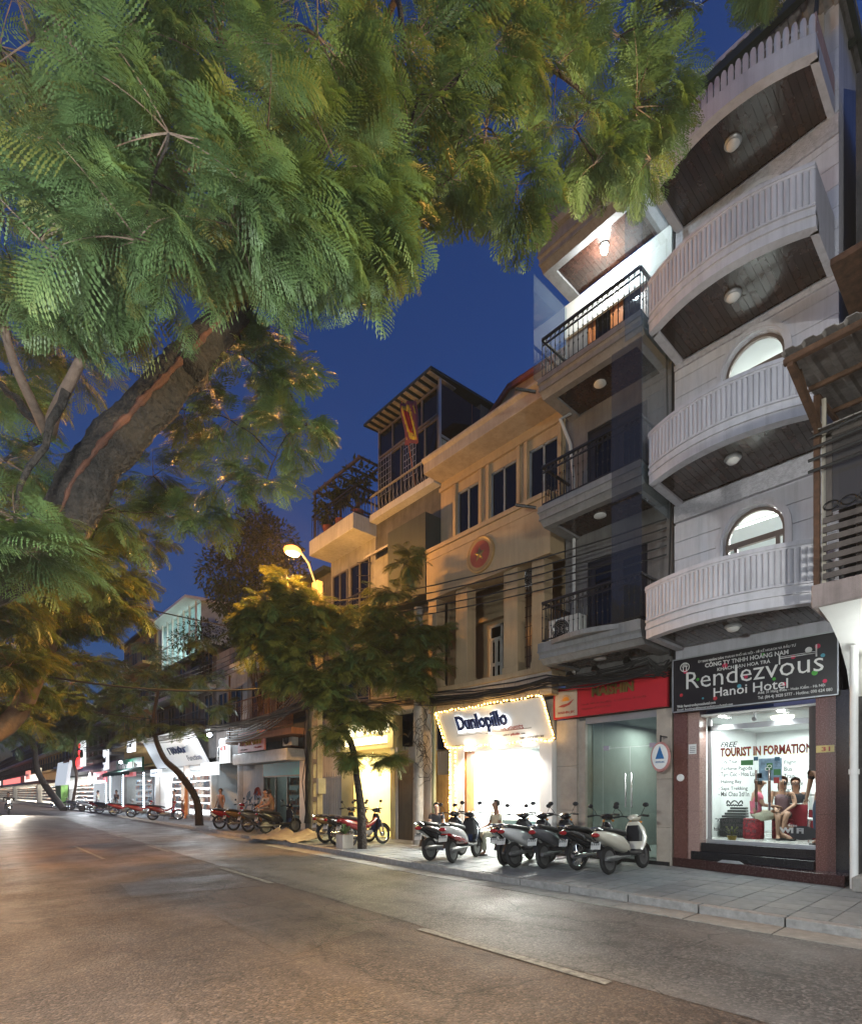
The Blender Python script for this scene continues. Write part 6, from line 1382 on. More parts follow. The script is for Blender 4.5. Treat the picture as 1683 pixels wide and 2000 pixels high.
# ---------------------------------------------------------------- scooters and motorbikes
tyre_m = mat('tyre_rubber', (.016, .016, .016), .75, var=.3, bump=.2); plast = mat('black_plastic', (.014, .014, .015), .4, var=.2)
lens = mat('clear_lens', (.5, .52, .5), .08, var=.05, coat=1.); tail_m = mat('tail_lens', (.28, .012, .012), .15, coat=.8); amber = mat('amber_lens', (.5, .18, .02), .2)
plate_m = mat('licence_plate', (.5, .5, .48), .5); engine_m = mat('engine_metal', (.18, .18, .18), .45, metal=.7, var=.4)
def paint(n, c): return mat('bike_paint_' + n, c, .18, var=.06, coat=1., spec=.5)
def ring(c, Rr, t, n=28, k=8):
    return MB().tube([(c[0] + Rr * cos(2 * pi * i / n), c[1], c[2] + Rr * sin(2 * pi * i / n)) for i in range(n + 1)], t, k, False)
def two_wheeler(name, label, loc, deg, col, acc=None, kind='scooter', steer=0., group='parked motorbikes and scooters', lean=5, lit=False, mirrors=True):
    t = thing(name, label, 'scooter' if kind == 'scooter' else 'motorbike', (0, 0, 0), group)
    acc = acc or col; sc_ = kind == 'scooter'; Rw, tw_ = (.212, .047) if sc_ else (.255, .042); zr = Rw + tw_; fx_, rx = .66, -.62
    for x in (rx, fx_):
        w = ring((x, 0, zr), Rw, tw_).build('wheel', tyre_m, t, True)
        r = MB()
        if sc_:
            r.lathe([(.05, -.05), (Rw - .03, -.035), (Rw - .02, 0), (Rw - .03, .035), (.05, .05)], (x, 0, zr), 'y', 20)
            r.lathe([(.03, -.07), (.05, -.055), (.05, .055), (.03, .07)], (x, 0, zr), 'y', 12)
        else:
            for i in range(28): r.tube([(x + Rw * cos(2 * pi * i / 28), 0, zr + Rw * sin(2 * pi * i / 28)), (x + .03 * cos(2 * pi * i / 28 + 1.2), .035 * (-1) ** i, zr + .03 * sin(2 * pi * i / 28 + 1.2))], .0035, 3)
            r.lathe([(.03, -.06), (.07, -.045), (.07, .045), (.03, .06)], (x, 0, zr), 'y', 14); n_ = ring((x, 0, zr), Rw - .035, .014, 24, 6); r.add(n_.V, n_.F)
        r.build('rim', engine_m if sc_ else chrome, w, True)
    wv = 1. if sc_ else .62
    MB().loft([((-.99, 0, .76), .03, .02, 0), ((-.93, 0, .75), .10 * wv, .06, 0), ((-.8, 0, .71), .15 * wv, .10, 0), ((-.55, 0, .64), .185 * wv, .14, 0), ((-.3, 0, .57), .185 * wv, .16, 0), ((-.1, 0, .49), .16 * wv, .14, 0), ((-.02, 0, .42), .13 * wv, .09, 0)], 14, 2.6).build('tail_body', col, t, True)
    MB().loft([((-.90, 0, .82), .05, .02, 0), ((-.82, 0, .835), .12, .05, 0), ((-.55, 0, .80), .145, .055, 0), ((-.3, 0, .765), .14, .055, 0), ((-.1, 0, .735), .12, .05, 0), ((0, 0, .70), .08, .03, 0)], 12, 2.4).build('seat', mat('seat_vinyl', (.018, .018, .019), .45, bump=.15), t, True)
    if sc_:
        MB().loft([((-.12, 0, .36), .17, .07, 0), ((.1, 0, .33), .19, .045, 0), ((.3, 0, .33), .19, .045, 0), ((.42, 0, .38), .16, .06, 0)], 12, 3).build('floorboard', plast, t, True)
        MB().loft([((.38, 0, .34), .14, .05, pi / 2), ((.42, 0, .46), .21, .05, pi / 2 + .2), ((.47, 0, .62), .235, .05, pi / 2 + .25), ((.47, 0, .80), .20, .06, pi / 2), ((.44, 0, .93), .11, .05, pi / 2)], 16, 2.6).build('leg_shield', acc, t, True)
        MB().loft([((.40, 0, .55), .16, .02, pi / 2), ((.41, 0, .70), .17, .02, pi / 2), ((.40, 0, .86), .12, .02, pi / 2)], 12, 3).build('inner_panel', plast, t, True)
    else:
        MB().loft([((-.1, 0, .55), .07, .07, 0), ((.1, 0, .55), .06, .06, 0), ((.3, 0, .66), .07, .07, 0), ((.42, 0, .78), .08, .06, 0)], 10, 2.5).build('spine_cover', col, t, True)
        MB().loft([((.28, 0, .36), .13, .03, pi / 2), ((.38, 0, .50), .19, .03, pi / 2 + .2), ((.44, 0, .66), .19, .035, pi / 2 + .25), ((.44, 0, .80), .13, .05, pi / 2), ((.43, 0, .9), .08, .05, pi / 2)], 14, 2.6).build('leg_shield', acc, t, True)
        MB().loft([((-.22, 0, .36), .09, .08, 0), ((-.05, 0, .34), .12, .11, 0), ((.14, 0, .36), .10, .08, 0), ((.22, 0, .38), .07, .06, 0)], 10, 3).tube([(-.05, -.22, .25), (-.05, .22, .25)], .015, 6).build('engine', engine_m, t, True)
        MB().loft([((-.62, .09, .30), .02, .05, 0), ((-.1, .09, .32), .02, .05, 0)], 8, 3).build('chain_cover', plast, t, True)
    # steering head, bars, cowl
    MB().loft([((.34, 0, 1.0), .05, .03, 0), ((.40, 0, 1.01), .12, .06, 0), ((.49, 0, 1.0), .13, .075, 0), ((.56, 0, .97), .07, .05, 0)], 12).build('bar_cowl', acc, t, True)
    hl = MB().ball((.535 if sc_ else .55, 0, .985), .075, 12, (.55, 1.2, .8)).build('headlight', lens if not lit else glow('headlight_glow', (1, .9, .72), 260), t, True)
    for s in (-1, 1):
        MB().ball((.50, .11 * s, .92), .035, 8, (.6, 1, .7)).build('indicator', amber, t, True)
        MB().tube([(.42, .08 * s, 1.02), (.38, .2 * s, 1.05), (.33, .36 * s, 1.03)], .013, 8).build('handlebar', plast, t, True)
        MB().tube([(.355, .24 * s, 1.045), (.325, .37 * s, 1.03)], .021, 8).build('grip', tyre_m, t, True)
        MB().tube([(.40, .2 * s, 1.06), (.455, .31 * s, 1.04)], .006, 5).build('lever', chrome, t, True)
        MB().tube([(.56, .065 * s, .72), (fx_, .075 * s, zr)], .02, 8).build('fork', engine_m, t, True)
        if mirrors:
            mr = MB().tube([(.39, .19 * s, 1.06), (.40, .24 * s, 1.15), (.37, .30 * s, 1.22)], .006, 5).build('mirror', plast, t, True)
            MB().ball((.365, .31 * s, 1.245), .058, 10, (.3, 1.15, .8)).build('mirror_head', plast, mr, True)
    fe = MB(); n = 10; vs = []
    for i in range(n + 1):
        a = R(10 + 150 * i / n); c_, s_ = cos(a), sin(a); r_ = zr + .028
        for w_, dr in ((-.07, -.04), (-.045, 0), (.045, 0), (.07, -.04)): vs.append((fx_ + (r_ + dr) * c_, w_ * (1.1 if sc_ else .8), zr + (r_ + dr) * s_))
    k = len(vs); fe.add(vs + [(v[0], v[1], v[2] + .004) for v in vs], [(i * 4 + j, i * 4 + j + 1, i * 4 + j + 5, i * 4 + j + 4) for i in range(n) for j in range(3)] + [(k + i * 4 + j, k + i * 4 + j + 1, k + i * 4 + j + 5, k + i * 4 + j + 4) for i in range(n) for j in range(3)])
    fe.build('front_fender', acc, t, True)
    MB().ball((-.985, 0, .735), .06, 10, (.45, 1.5, .7)).build('tail_light', tail_m, t, True)
    MB().loft([((-1.0, 0, .62), .06, .012, .9), ((-.86, 0, .50), .09, .012, .9)], 8, 3).loft([((-.86, 0, .5), .05, .01, 1.2), ((-.93, 0, .34), .06, .01, 1.2)], 8, 3).build('mudguard', plast, t, True)
    pl_ = MB().obox((-1.0, 0, .55), (.008, .19, .14), Matrix.Rotation(.35, 3, 'Y')).build('licence_plate', plate_m, t)
    q = MB()
    for r_ in range(2):
        for i in range(4): q.obox((-1.006 + .012 * r_ - .0, -.066 + .044 * i, .575 - .05 * r_), (.006, .026, .036), Matrix.Rotation(.35, 3, 'Y'))
    q.build('plate_marks', mat('plate_marks', (.16, .16, .16), .6), pl_)
    MB().lathe([(.03, -.95), (.05, -.9), (.055, -.6), (.03, -.45), (.018, -.1)], (0, -.15, .30), 'x', 12).build('exhaust', chrome if not sc_ else engine_m, t, True)
    MB().tube([(-.05, .1, .28), (-.12, .24, .02)], .012, 6).build('side_stand', engine_m, t)
    MB().tube([(-.9, .1, .82), (-1.02, .09, .86), (-1.04, 0, .865), (-1.02, -.09, .86), (-.9, -.1, .82)], .012, 6).build('grab_rail', chrome, t, True)
    t.location = loc; t.rotation_euler = (R(-lean), 0, R(deg)); ORG[t.name] = Vector(loc); return t
P = paint
cream = P('cream', (.62, .58, .48)); blk = P('black', (.012, .012, .014)); red_ = P('red', (.30, .012, .015)); wht = P('white', (.6, .6, .6)); gry = P('grey', (.10, .10, .11)); bwn = P('bronze', (.16, .09, .03)); mar = P('maroon', (.16, .012, .016))
G_ = .121
for lb, x, y, dg_, c, a, k in (
    ('cream white scooter, nearest the hotel steps, rear towards the road', 9.70, 5.2, 0, cream, cream, 'scooter'),
    ('black motorbike with raised mirrors parked directly left of the cream scooter', 9.75, 5.85, -4, blk, blk, 'motorbike'),
    ('dark grey scooter in the middle of the row before the dim glass office front', 9.45, 6.55, 8, gry, blk, 'scooter'),
    ('white sided black scooter in the row before the mattress shop pilaster', 9.15, 6.98, 3, wht, blk, 'scooter'),
    ('all black scooter at the left end of the row near the office front', 9.2, 7.42, 14, blk, blk, 'scooter'),
    ('white scooter with red lower body and black leg shield before the fairy lights', 8.7, 8.5, 20, wht, blk, 'scooter'),
    ('black scooter half hidden behind the white and red scooter', 8.65, 9.05, 12, blk, blk, 'scooter'),
    ('maroon motorbike closest to the trunk of the forked sidewalk tree', 9.05, 12.75, 8, mar, blk, 'motorbike'),
    ('dark motorbike in the middle of the three behind the forked tree', 9.1, 13.5, 8, blk, mar, 'motorbike'),
    ('bronze motorbike farthest of the three behind the forked tree', 9.15, 14.2, 8, bwn, blk, 'motorbike'),
    ('black scooter with round leg shield before the blue awning shop', 9.5, 18.9, 8, blk, blk, 'scooter'),
    ('dark motorbike second in the row before the graffiti wall', 9.4, 20.2, 10, gry, blk, 'motorbike'),
    ('bronze motorbike third in the row before the graffiti wall', 9.35, 21.5, 10, bwn, blk, 'motorbike'),
    ('red motorbike at the far end of the row before the graffiti wall', 9.3, 22.8, 10, red_, red_, 'motorbike'),
    ('red and black motorbike standing side on beside the slim leaning tree', 9.4, 32.5, -20, mar, red_, 'motorbike'),
    ('bright red motorbike in front of the white lit goods shop', 9.4, 37, -15, red_, red_, 'motorbike'),
    ('red motorbike left of the bright red one before the dim green sign shop', 9.4, 41.5, -15, red_, wht, 'motorbike'),
    ('black motorbike first of the pair in front of the dim green sign shop', 9.3, 45.5, -25, blk, gry, 'motorbike'),
    ('maroon motorbike second of the pair in front of the dim green sign shop', 9.4, 48, -20, mar, blk, 'motorbike'),
    ('white scooter standing under the red script sign', 9.4, 52.5, -20, wht, wht, 'scooter'),
    ('pale distant motorbike parked by the thin sapling', 9.3, 57, -30, gry, wht, 'motorbike'),
    ('grey distant motorbike parked right of the curved dark trunk', 9.0, 64, -30, blk, gry, 'motorbike')):
    bk = two_wheeler(k if k == 'scooter' else 'motorbike', lb, (x, y, G_), dg_, c, a, k)
    if 'red lower' in lb:
        o = MB().loft([((-.85, 0, .62), .12, .03, 0), ((-.55, 0, .53), .187, .06, 0), ((-.3, 0, .45), .187, .07, 0), ((-.1, 0, .40), .15, .06, 0)], 12, 2.6).build('lower_panel', red_, bk, True); o.location = (-8.75 + 8.75, 0, 0)
        for v in o.data.vertices: v.co += ORG[bk.name]
rb = two_wheeler('motorbike', 'motorbike with a glaring headlight riding towards us at the far left', (3.95, 52, 0), -92, blk, blk, 'motorbike', group=None, lean=0, lit=True)
hb = lamp('headlight_beam', 'SPOT', (3.95, 51.4, 1.0), 6000, (1, .9, .75), size=.06, spot=R(60)); aim(hb, (.05, -1, -.07)); hb.parent = rb; hb.matrix_parent_inverse = Matrix.Translation((3.95, 52, 0)).inverted() if False else (Matrix.Translation((3.95, 52, 0)) @ Matrix.Rotation(R(-92), 4, 'Z')).inverted()

# ---------------------------------------------------------------- people
skin_m = mat('skin', (.36, .20, .13), .5, var=.06, scale=12); skin_d = mat('tanned_skin', (.26, .13, .08), .5, var=.06, scale=12)
hair_k = mat('black_hair', (.012, .010, .009), .45, bump=.4, bscale=160); hair_b = mat('brown_hair', (.12, .07, .04), .5, bump=.4, bscale=160)
def cloth_m(n, c): return mat('cloth_' + n, c, .85, var=.15, scale=8, bump=.25, bscale=90)
def skinned(name, verts, edges, radii, m, parent, root=0, sub=2):
    me = bpy.data.meshes.new(name); me.from_pydata([tuple(v) for v in verts], edges, []); o = bpy.data.objects.new(name, me); COL.objects.link(o)
    md = o.modifiers.new('skin', 'SKIN'); md.use_smooth_shade = True; md.branch_smoothing = .6
    for i, v in enumerate(me.skin_vertices[0].data): v.radius = radii[i] if hasattr(radii[i], '__len__') else (radii[i], radii[i]); v.use_root = i == root
    s = o.modifiers.new('smooth', 'SUBSURF'); s.levels = sub; s.render_levels = sub
    bpy.context.view_layer.update(); dg = bpy.context.evaluated_depsgraph_get(); nm = bpy.data.meshes.new_from_object(o.evaluated_get(dg))
    bpy.data.objects.remove(o); nm.materials.clear(); nm.materials.append(m); nm.shade_smooth(); q = bpy.data.objects.new(name, nm); link(q, parent); return q
STAND = dict(pel=(0, 0, .93), wai=(0, 0, 1.08), che=(.01, 0, 1.30), nec=(0, 0, 1.46), hea=(.02, 0, 1.62), hip=(0, .09, .90), kne=(.03, .10, .50), ank=(-.01, .11, .08), toe=(.15, .13, .03), sho=(0, .19, 1.40), elb=(-.02, .25, 1.13), wri=(.06, .26, .90))
SIT = dict(pel=(0, 0, .50), wai=(-.01, 0, .66), che=(.02, 0, .88), nec=(.04, 0, 1.05), hea=(.08, 0, 1.21), hip=(.02, .09, .49), kne=(.44, .11, .50), ank=(.42, .11, .08), toe=(.57, .12, .03), sho=(.03, .18, .98), elb=(.10, .23, .73), wri=(.32, .16, .66))
def person(label, loc, deg, pose, over={}, skin=skin_m, top=None, sleeve='short', bottom=None, legs='trousers', hair=hair_k, long=False, shoes=None, sc=1., glasses=False, group=None, scarf=None):
    t = thing('person', label, 'person', (0, 0, 0), group); J = {}
    for k, v in pose.items():
        v = Vector(v)
        if abs(v.y) > 1e-6: J[k + 'L'] = v; J[k + 'R'] = Vector((v.x, -v.y, v.z))
        else: J[k] = v
    for k, v in over.items(): J[k] = Vector(v)
    J = {k: v * sc for k, v in J.items()}
    up = (J['hea'] - J['nec']).normalized(); fw = Vector((1, 0, 0)); 
    names = ['pel', 'wai', 'che', 'nec', 'heb', 'hea', 'het']; J['heb'] = J['hea'] - up * .07; J['het'] = J['hea'] + up * .07
    V = [J[n] for n in names]; rad = [(.15, .115), (.13, .10), (.155, .11), .055, (.07, .075), (.082, .10), (.07, .085)]; E = [(0, 1), (1, 2), (2, 3), (3, 4), (4, 5), (5, 6)]
    def add(p, r, par): V.append(p); rad.append(r); E.append((par, len(V) - 1)); return len(V) - 1
    idx = {}
    for s in 'LR':
        a = add(J['sho' + s], .058, 2); e0 = add(J['elb' + s], .042, a); w = add(J['wri' + s], .028, e0)
        d = (J['wri' + s] - J['elb' + s]).normalized(); sd = d.cross(Vector((0, 0, 1))); sd = sd.normalized() if sd.length > .1 else Vector((0, 1, 0)); pm = add(J['wri' + s] + d * .06, (.034, .02), w); bend = Vector((0, 0, -1)) if abs(d.z) < .8 else Vector((1, 0, 0))
        for i, L_ in enumerate((.06, .075, .08, .07, .055)):
            off = sd * (-.034 + .017 * i); p0 = J['wri' + s] + d * (.085 if i else .05) + off
            k1 = add(p0, .009, pm); k2 = add(p0 + d * L_ * .55 + (sd * -.02 if i == 0 else bend * .012), .0085, k1); add(p0 + d * L_ * .9 + (sd * -.03 if i == 0 else bend * .04), .007, k2)
        h = add(J['hip' + s], .095, 0); k = add(J['kne' + s], .06, h); an = add(J['ank' + s], .038, k); add(J['toe' + s], (.042, .028), an)
    rad = [(tuple(x * sc for x in r) if hasattr(r, '__len__') else r * sc) for r in rad]
    skinned('body', V, E, rad, skin, t, 0, 2)
    hp = J['hea']; hd = MB()
    # hair cap, face
    hc = MB().ball(hp + up * .035 * sc + Vector((-.022, 0, 0)), .112 * sc, 14, (1.02, .92, 1.0)); 
    hc.V = [v for v in hc.V]; o = hc.build('hair', hair, t, True)
    bm = bmesh.new(); bm.from_mesh(o.data); bmesh.ops.delete(bm, geom=[v for v in bm.verts if (v.co - hp).x > .03 * sc and (v.co - hp).z < .07 * sc or (v.co - hp).x > .072 * sc or (v.co - hp).z < -.06 * sc], context='VERTS'); bm.to_mesh(o.data); bm.free(); md = o.modifiers.new('thick', 'SOLIDIFY'); md.thickness = .012
    if long: MB().loft([((hp.x - .09, hp.y, hp.z + .02), .08, .03, pi / 2), ((hp.x - .11, hp.y, hp.z - .12), .085, .035, pi / 2), ((hp.x - .10, hp.y, hp.z - .26), .05, .025, pi / 2)], 10).build('hair_length', hair, t, True)
    f = hp.x + .098 * sc
    MB().prism([(hp.y - .012, hp.z - .03), (hp.y + .012, hp.z - .03), (hp.y, hp.z + .02)], 'x', f - .02, f + .014).build('nose', skin, t, True)
    for s in (-1, 1):
        MB().ball((f - .012, hp.y + s * .032, hp.z + .018), .011, 8).build('eye', mat('eye_white', (.5, .48, .45), .3), t, True); MB().ball((f - .003, hp.y + s * .032, hp.z + .018), .006, 6).build('pupil', hair_k, t, True)
        MB().ball((hp.x - .01, hp.y + s * .084 * sc, hp.z), .024, 8, (.8, .4, 1.2)).build('ear', skin, t, True)
    B(f - .016, f - .001, hp.y - .022, hp.y + .022, hp.z - .056, hp.z - .047).build('mouth', mat('lips', (.26, .09, .07), .5), t)
    if glasses:
        g = MB()
        for s in (-1, 1): g.tube([(f + .012, hp.y + s * .034 + .024 * cos(a), hp.z + .018 + .018 * sin(a)) for a in [2 * pi * j / 10 for j in range(11)]], .003, 4)
        g.build('glasses', plast, t)
    if top:
        Vt = [J['pel'] + Vector((0, 0, .02)), J['wai'], J['che'], J['che'].lerp(J['nec'], .6)]; Et = [(0, 1), (1, 2), (2, 3)]; rt2 = [(.165, .13), (.15, .118), (.17, .125), (.085, .08)]
        if sleeve != 'none':
            for s in 'LR':
                Vt.append(J['sho' + s]); rt2.append(.074); Et.append((2, len(Vt) - 1))
                Vt.append(J['sho' + s].lerp(J['elb' + s], .65 if sleeve == 'short' else 1)); rt2.append(.062); Et.append((len(Vt) - 2, len(Vt) - 1))
                if sleeve == 'long': Vt.append(J['elb' + s].lerp(J['wri' + s], .9)); rt2.append(.045); Et.append((len(Vt) - 2, len(Vt) - 1))
        skinned('top', Vt, Et, [tuple(x * sc for x in r) if hasattr(r, '__len__') else r * sc for r in rt2], top, t, 1, 2)
    if bottom:
        Vt = [J['pel'] + Vector((0, 0, .05)), J['pel']]; Et = [(0, 1)]; rt2 = [(.155, .12), (.165, .13)]
        for s in 'LR':
            Vt.append(J['hip' + s]); rt2.append(.112); Et.append((1, len(Vt) - 1)); Vt.append(J['hip' + s].lerp(J['kne' + s], .8 if legs == 'shorts' else 1)); rt2.append(.085 if legs == 'shorts' else .075); Et.append((len(Vt) - 2, len(Vt) - 1))
            if legs == 'trousers': Vt.append(J['kne' + s].lerp(J['ank' + s], .95)); rt2.append(.055); Et.append((len(Vt) - 2, len(Vt) - 1))
        skinned('shorts' if legs == 'shorts' else 'trousers', Vt, Et, [tuple(x * sc for x in r) if hasattr(r, '__len__') else r * sc for r in rt2], bottom, t, 1, 2)
    for s in 'LR':
        a, b_ = J['ank' + s], J['toe' + s]; d = (b_ - a); d.z = 0; d.normalize()
        MB().beam(Vector((a.x, a.y, .02)) - d * .06, Vector((b_.x, b_.y, .02)) + d * .04, .085, .04).build('shoe', shoes or plast, t, bev=.012)
    t.location = loc; t.rotation_euler = (0, 0, R(deg)); ORG[t.name] = Vector(loc); return t
LF = .632
pw = person('woman in a pink t-shirt and pale shorts sitting cross legged on the red patterned stool', (13.0, 4.02, LF), -62, SIT, {'kneL': (.42, .02, .60), 'ankL': (.52, -.16, .30), 'toeL': (.66, -.20, .26), 'hea': (.10, 0, 1.20), 'wriL': (.36, .08, .70), 'wriR': (.36, -.10, .70)}, skin_m, cloth_m('pink', (.55, .13, .19)), 'short', cloth_m('khaki', (.42, .40, .31)), 'shorts', hair_k)
person('woman with glasses in a mauve sleeveless top sitting beside the table and facing the street', (13.4, 3.62, LF), 200, SIT, {'kneL': (.40, .05, .56), 'ankL': (.46, -.05, .14), 'elbL': (.12, .22, .74), 'wriL': (.30, .05, .62)}, skin_m, cloth_m('mauve', (.16, .09, .10)), 'none', cloth_m('brown', (.09, .06, .05)), 'shorts', hair_b, True, glasses=True)
person('man in dark clothes standing just inside the right side of the hotel door', (12.2, 2.62, LF), 170, STAND, {'elbL': (.03, .25, 1.15), 'wriL': (.18, .2, 1.0)}, skin_d, cloth_m('black', (.02, .02, .025)), 'short', cloth_m('denim', (.04, .06, .10)), 'trousers', hair_k)
person('dark haired clerk sitting behind the lobby desk', (14.5, 3.65, LF), 190, SIT, {}, skin_d, cloth_m('black', None) if False else MATS['cloth_black'], 'short', MATS['cloth_denim'], 'trousers', hair_k, True)
person('woman in dark top sitting low beside the yellow alley gate', (10.3, 11.15, .12), 215, SIT, {}, skin_m, MATS['cloth_black'], 'short', MATS['cloth_denim'], 'trousers', hair_k, True, sc=.92)
person('man in a pale shirt sitting between the scooters before the mattress shop', (10.1, 8.75, .12), 160, SIT, {'hea': (.08, .02, 1.22)}, skin_d, cloth_m('pale', (.5, .48, .36)), 'short', MATS['cloth_khaki'], 'trousers', hair_k)
person('shop customer standing at the counter inside the mattress shop', (12.75, 9.2, .14), 200, STAND, {'elbR': (.05, -.26, 1.15), 'wriR': (.25, -.15, 1.05)}, skin_m, cloth_m('grey', (.30, .30, .32)), 'short', cloth_m('slate', (.18, .19, .22)), 'trousers', hair_b)
person('shirtless man standing at the mouth of the dark alley', (10.6, 27.6, .12), 200, STAND, {}, skin_d, None, 'none', MATS['cloth_brown'], 'shorts', hair_k)
person('woman in a patterned blouse sitting on a parked motorbike before the graffiti wall', (9.9, 20.9, .45), 190, SIT, {}, skin_m, cloth_m('patterned', (.3, .3, .32)), 'short', MATS['cloth_slate'], 'trousers', hair_k, True)
person('man in brown clothes sitting sideways on a motorbike near the blue awning shop', (9.5, 19.6, .45), 150, SIT, {'hea': (.14, 0, 1.18)}, skin_d, cloth_m('tan', (.25, .15, .08)), 'short', MATS['cloth_brown'], 'shorts', hair_k)
person('rider in dark jacket on the motorbike with the glaring headlight', (3.95, 52.25, .36), -92, SIT, {'wriL': (.42, .33, .72), 'wriR': (.42, -.33, .72), 'elbL': (.2, .32, .74), 'elbR': (.2, -.32, .74), 'kneL': (.36, .18, .42), 'kneR': (.36, -.18, .42), 'ankL': (.1, .2, .05), 'ankR': (.1, -.2, .05), 'toeL': (.25, .2, .0), 'toeR': (.25, -.2, .0)}, skin_m, MATS['cloth_black'], 'long', MATS['cloth_denim'], 'trousers', hair_k)

# ---------------------------------------------------------------- lobby furniture and street odds and ends
def simple(name, label, cat, loc, group=None): return thing(name, label, cat, loc, group)
redp = mat('red_pattern', (.25, .02, .03), .7, var=.9, scale=22)
for i, (x, y, lb) in enumerate(((13.0, 4.05, 'red patterned stool under the woman in pink'), (13.43, 3.62, 'red patterned stool under the woman with glasses'))):
    s = simple('patterned_stool', lb, 'stool', (x, y, LF)); MB().lathe([(.19, 0), (.20, .02), (.20, .36), (.19, .38)], (x, y, LF), n=20).build('drum', redp, s, True); MB().lathe([(.20, .381), (.205, .40), (.18, .43), (.001, .435)], (x, y, LF), n=20).build('cushion', cloth_m('cushion', (.20, .02, .025)), s, True)
ct = simple('black_cabinet', 'ornate black display cabinet with stacked trays left of the woman in pink', 'cabinet', (13.2, 4.48, LF))
B(13.0, 13.45, 4.26, 4.74, LF, LF + .42).build('base', plast, ct, bev=.02)
for i in range(4): MB().obox((13.2 + .02 * i, 4.48 - .02 * i, LF + .46 + .06 * i), (.42 - .05 * i, .46 - .05 * i, .045), Matrix.Rotation(.15, 3, 'Z')).build('tray', mat('charcoal_tray', (.035, .035, .036), .4), ct)
MB().tube([(13.1, 4.46 + .16 * cos(a), LF + .74 + .07 * abs(sin(3 * a))) for a in [pi * j / 18 for j in range(19)]], .014, 6).tube([(13.1, 4.62 - .32 * j / 12, LF + .70 + .02 * (j % 2)) for j in range(13)], .02, 6).build('scroll_top', plast, ct, True)
tb_ = simple('lobby_table', 'lobby table under a dark red cloth behind the sitting women', 'table', (13.8, 3.3, LF))
MB().lathe([(.36, .02), (.35, .3), (.31, .55), (.30, .72), (.29, .735), (.001, .74)], (13.8, 3.28, LF), n=26).build('table_cloth', cloth_m('wine', (.20, .012, .02)), tb_, True)
br2 = simple('brochure', 'open brochure lying on the red cloth of the lobby table', 'brochure', (13.65, 3.4, LF + .745)); MB().obox((13.62, 3.42, LF + .752), (.3, .24, .012), Matrix.Rotation(.3, 3, 'Z')).build('pages', whitec, br2); MB().obox((13.58, 3.45, LF + .759), (.1, .18, .002), Matrix.Rotation(.3, 3, 'Z')).build('picture', mat('brochure_print', (.2, .26, .2), .5, var=.8, scale=25), br2)
for i, (x, y, a, lb) in enumerate(((13.0, 2.85, .3, 'chrome chair with white seat nearest the hotel door'), (14.2, 2.75, -.4, 'chrome chair with white back beyond the red cloth table'))):
    c = simple('chrome_chair', lb, 'chair', (x, y, LF)); Mz = Matrix.Rotation(a, 3, 'Z')
    def q(px, py, pz_): v = Mz @ Vector((px, py, pz_)); return (x + v.x, y + v.y, LF + v.z)
    for sx in (-.2, .2):
        for sy_ in (-.19, .19): MB().tube([q(sx * 1.1, sy_ * 1.1, 0), q(sx, sy_, .44)], .011, 6).build('leg', chrome, c)
    MB().obox(q(0, 0, .46), (.42, .40, .04), Mz).build('seat', whitec, c, bev=.01); MB().obox(q(.2, 0, .78), (.025, .38, .28), Mz).build('backrest', whitec, c, bev=.01); MB().tube([q(.2, -.19, .44), q(.22, -.19, .9), q(.22, .19, .9), q(.2, .19, .44)], .011, 6).build('back_frame', chrome, c)
dk = simple('reception_desk', 'white reception desk with shelves at the back of the lobby', 'desk', (14.9, 3.5, LF)); B(14.95, 15.03, 3.05, 4.0, LF, LF + .95).build('front', whitec, dk); B(14.7, 15.08, 3.0, 4.05, LF + .951, LF + .99).build('desk_top', whitec, dk)
for i in range(3): B(14.7, 15.0, 3.08, 3.98, LF + .3 + .3 * i, LF + .32 + .3 * i).build('shelf', whitec, dk)
fl2 = simple('flower_pot', 'small yellow pot plant on the lobby floor behind the glass left of the stool', 'plant', (11.9, 4.1, LF)); MB().lathe([(.06, 0), (.09, .1), (.09, .12)], (11.9, 4.1, LF), n=12).build('pot', gold, fl2, True); lv = MB()
for i in range(16): a = i * 2.4; lv.beam((11.9, 4.1, LF + .11), (11.9 + .12 * cos(a), 4.1 + .12 * sin(a), LF + .2 + .05 * (i % 3)), .03, .004)
lv.build('leaves', leaf_y, fl2)
# drain cover, tarp, bin, bottles
bt = simple('drinks_stand', 'low stand crowded with drink bottles beside the seated woman at the alley gate', 'stand', (9.95, 10.55, .12)); B(9.75, 10.15, 10.3, 10.8, .12, .52).build('box', mat('crate_grey', (.25, .27, .3), .6), bt)
for i in range(4):
    for j in range(3):
        b_ = MB().lathe([(.03, 0), (.03, .14), (.012, .2), (.012, .23), (.014, .24)], (9.82 + j * .12, 10.36 + i * .12, .521), n=10).build('bottle', glassmat('bottle_glass', (.75, .85, .88), 1, .03, .35, (.5, .55, .6)), bt, True)
        if (i + j) % 2: MB().lathe([(.0315, .04), (.0315, .10)], (9.82 + j * .12, 10.36 + i * .12, .521), n=10).build('bottle_label', inkw, b_)
tp_ = simple('tarpaulin', 'crumpled beige tarpaulin dragged across the kerb beside the motorbikes', 'tarpaulin', (8.1, 16.5, .05)); rr_ = random.Random(9); n = 14; vs = []
for i in range(n + 1):
    for j in range(n + 1): x, y = 7.7 + 1.1 * i / n + .2 * sin(j * .5), 14.7 + 3.2 * j / n; vs.append((x, y, max(.02 if x < kx(y) else .13, .13 + .30 * (i / n) ** 2 * (.4 + .6 * abs(sin(j * .9))) + rr_.uniform(0, .06))))
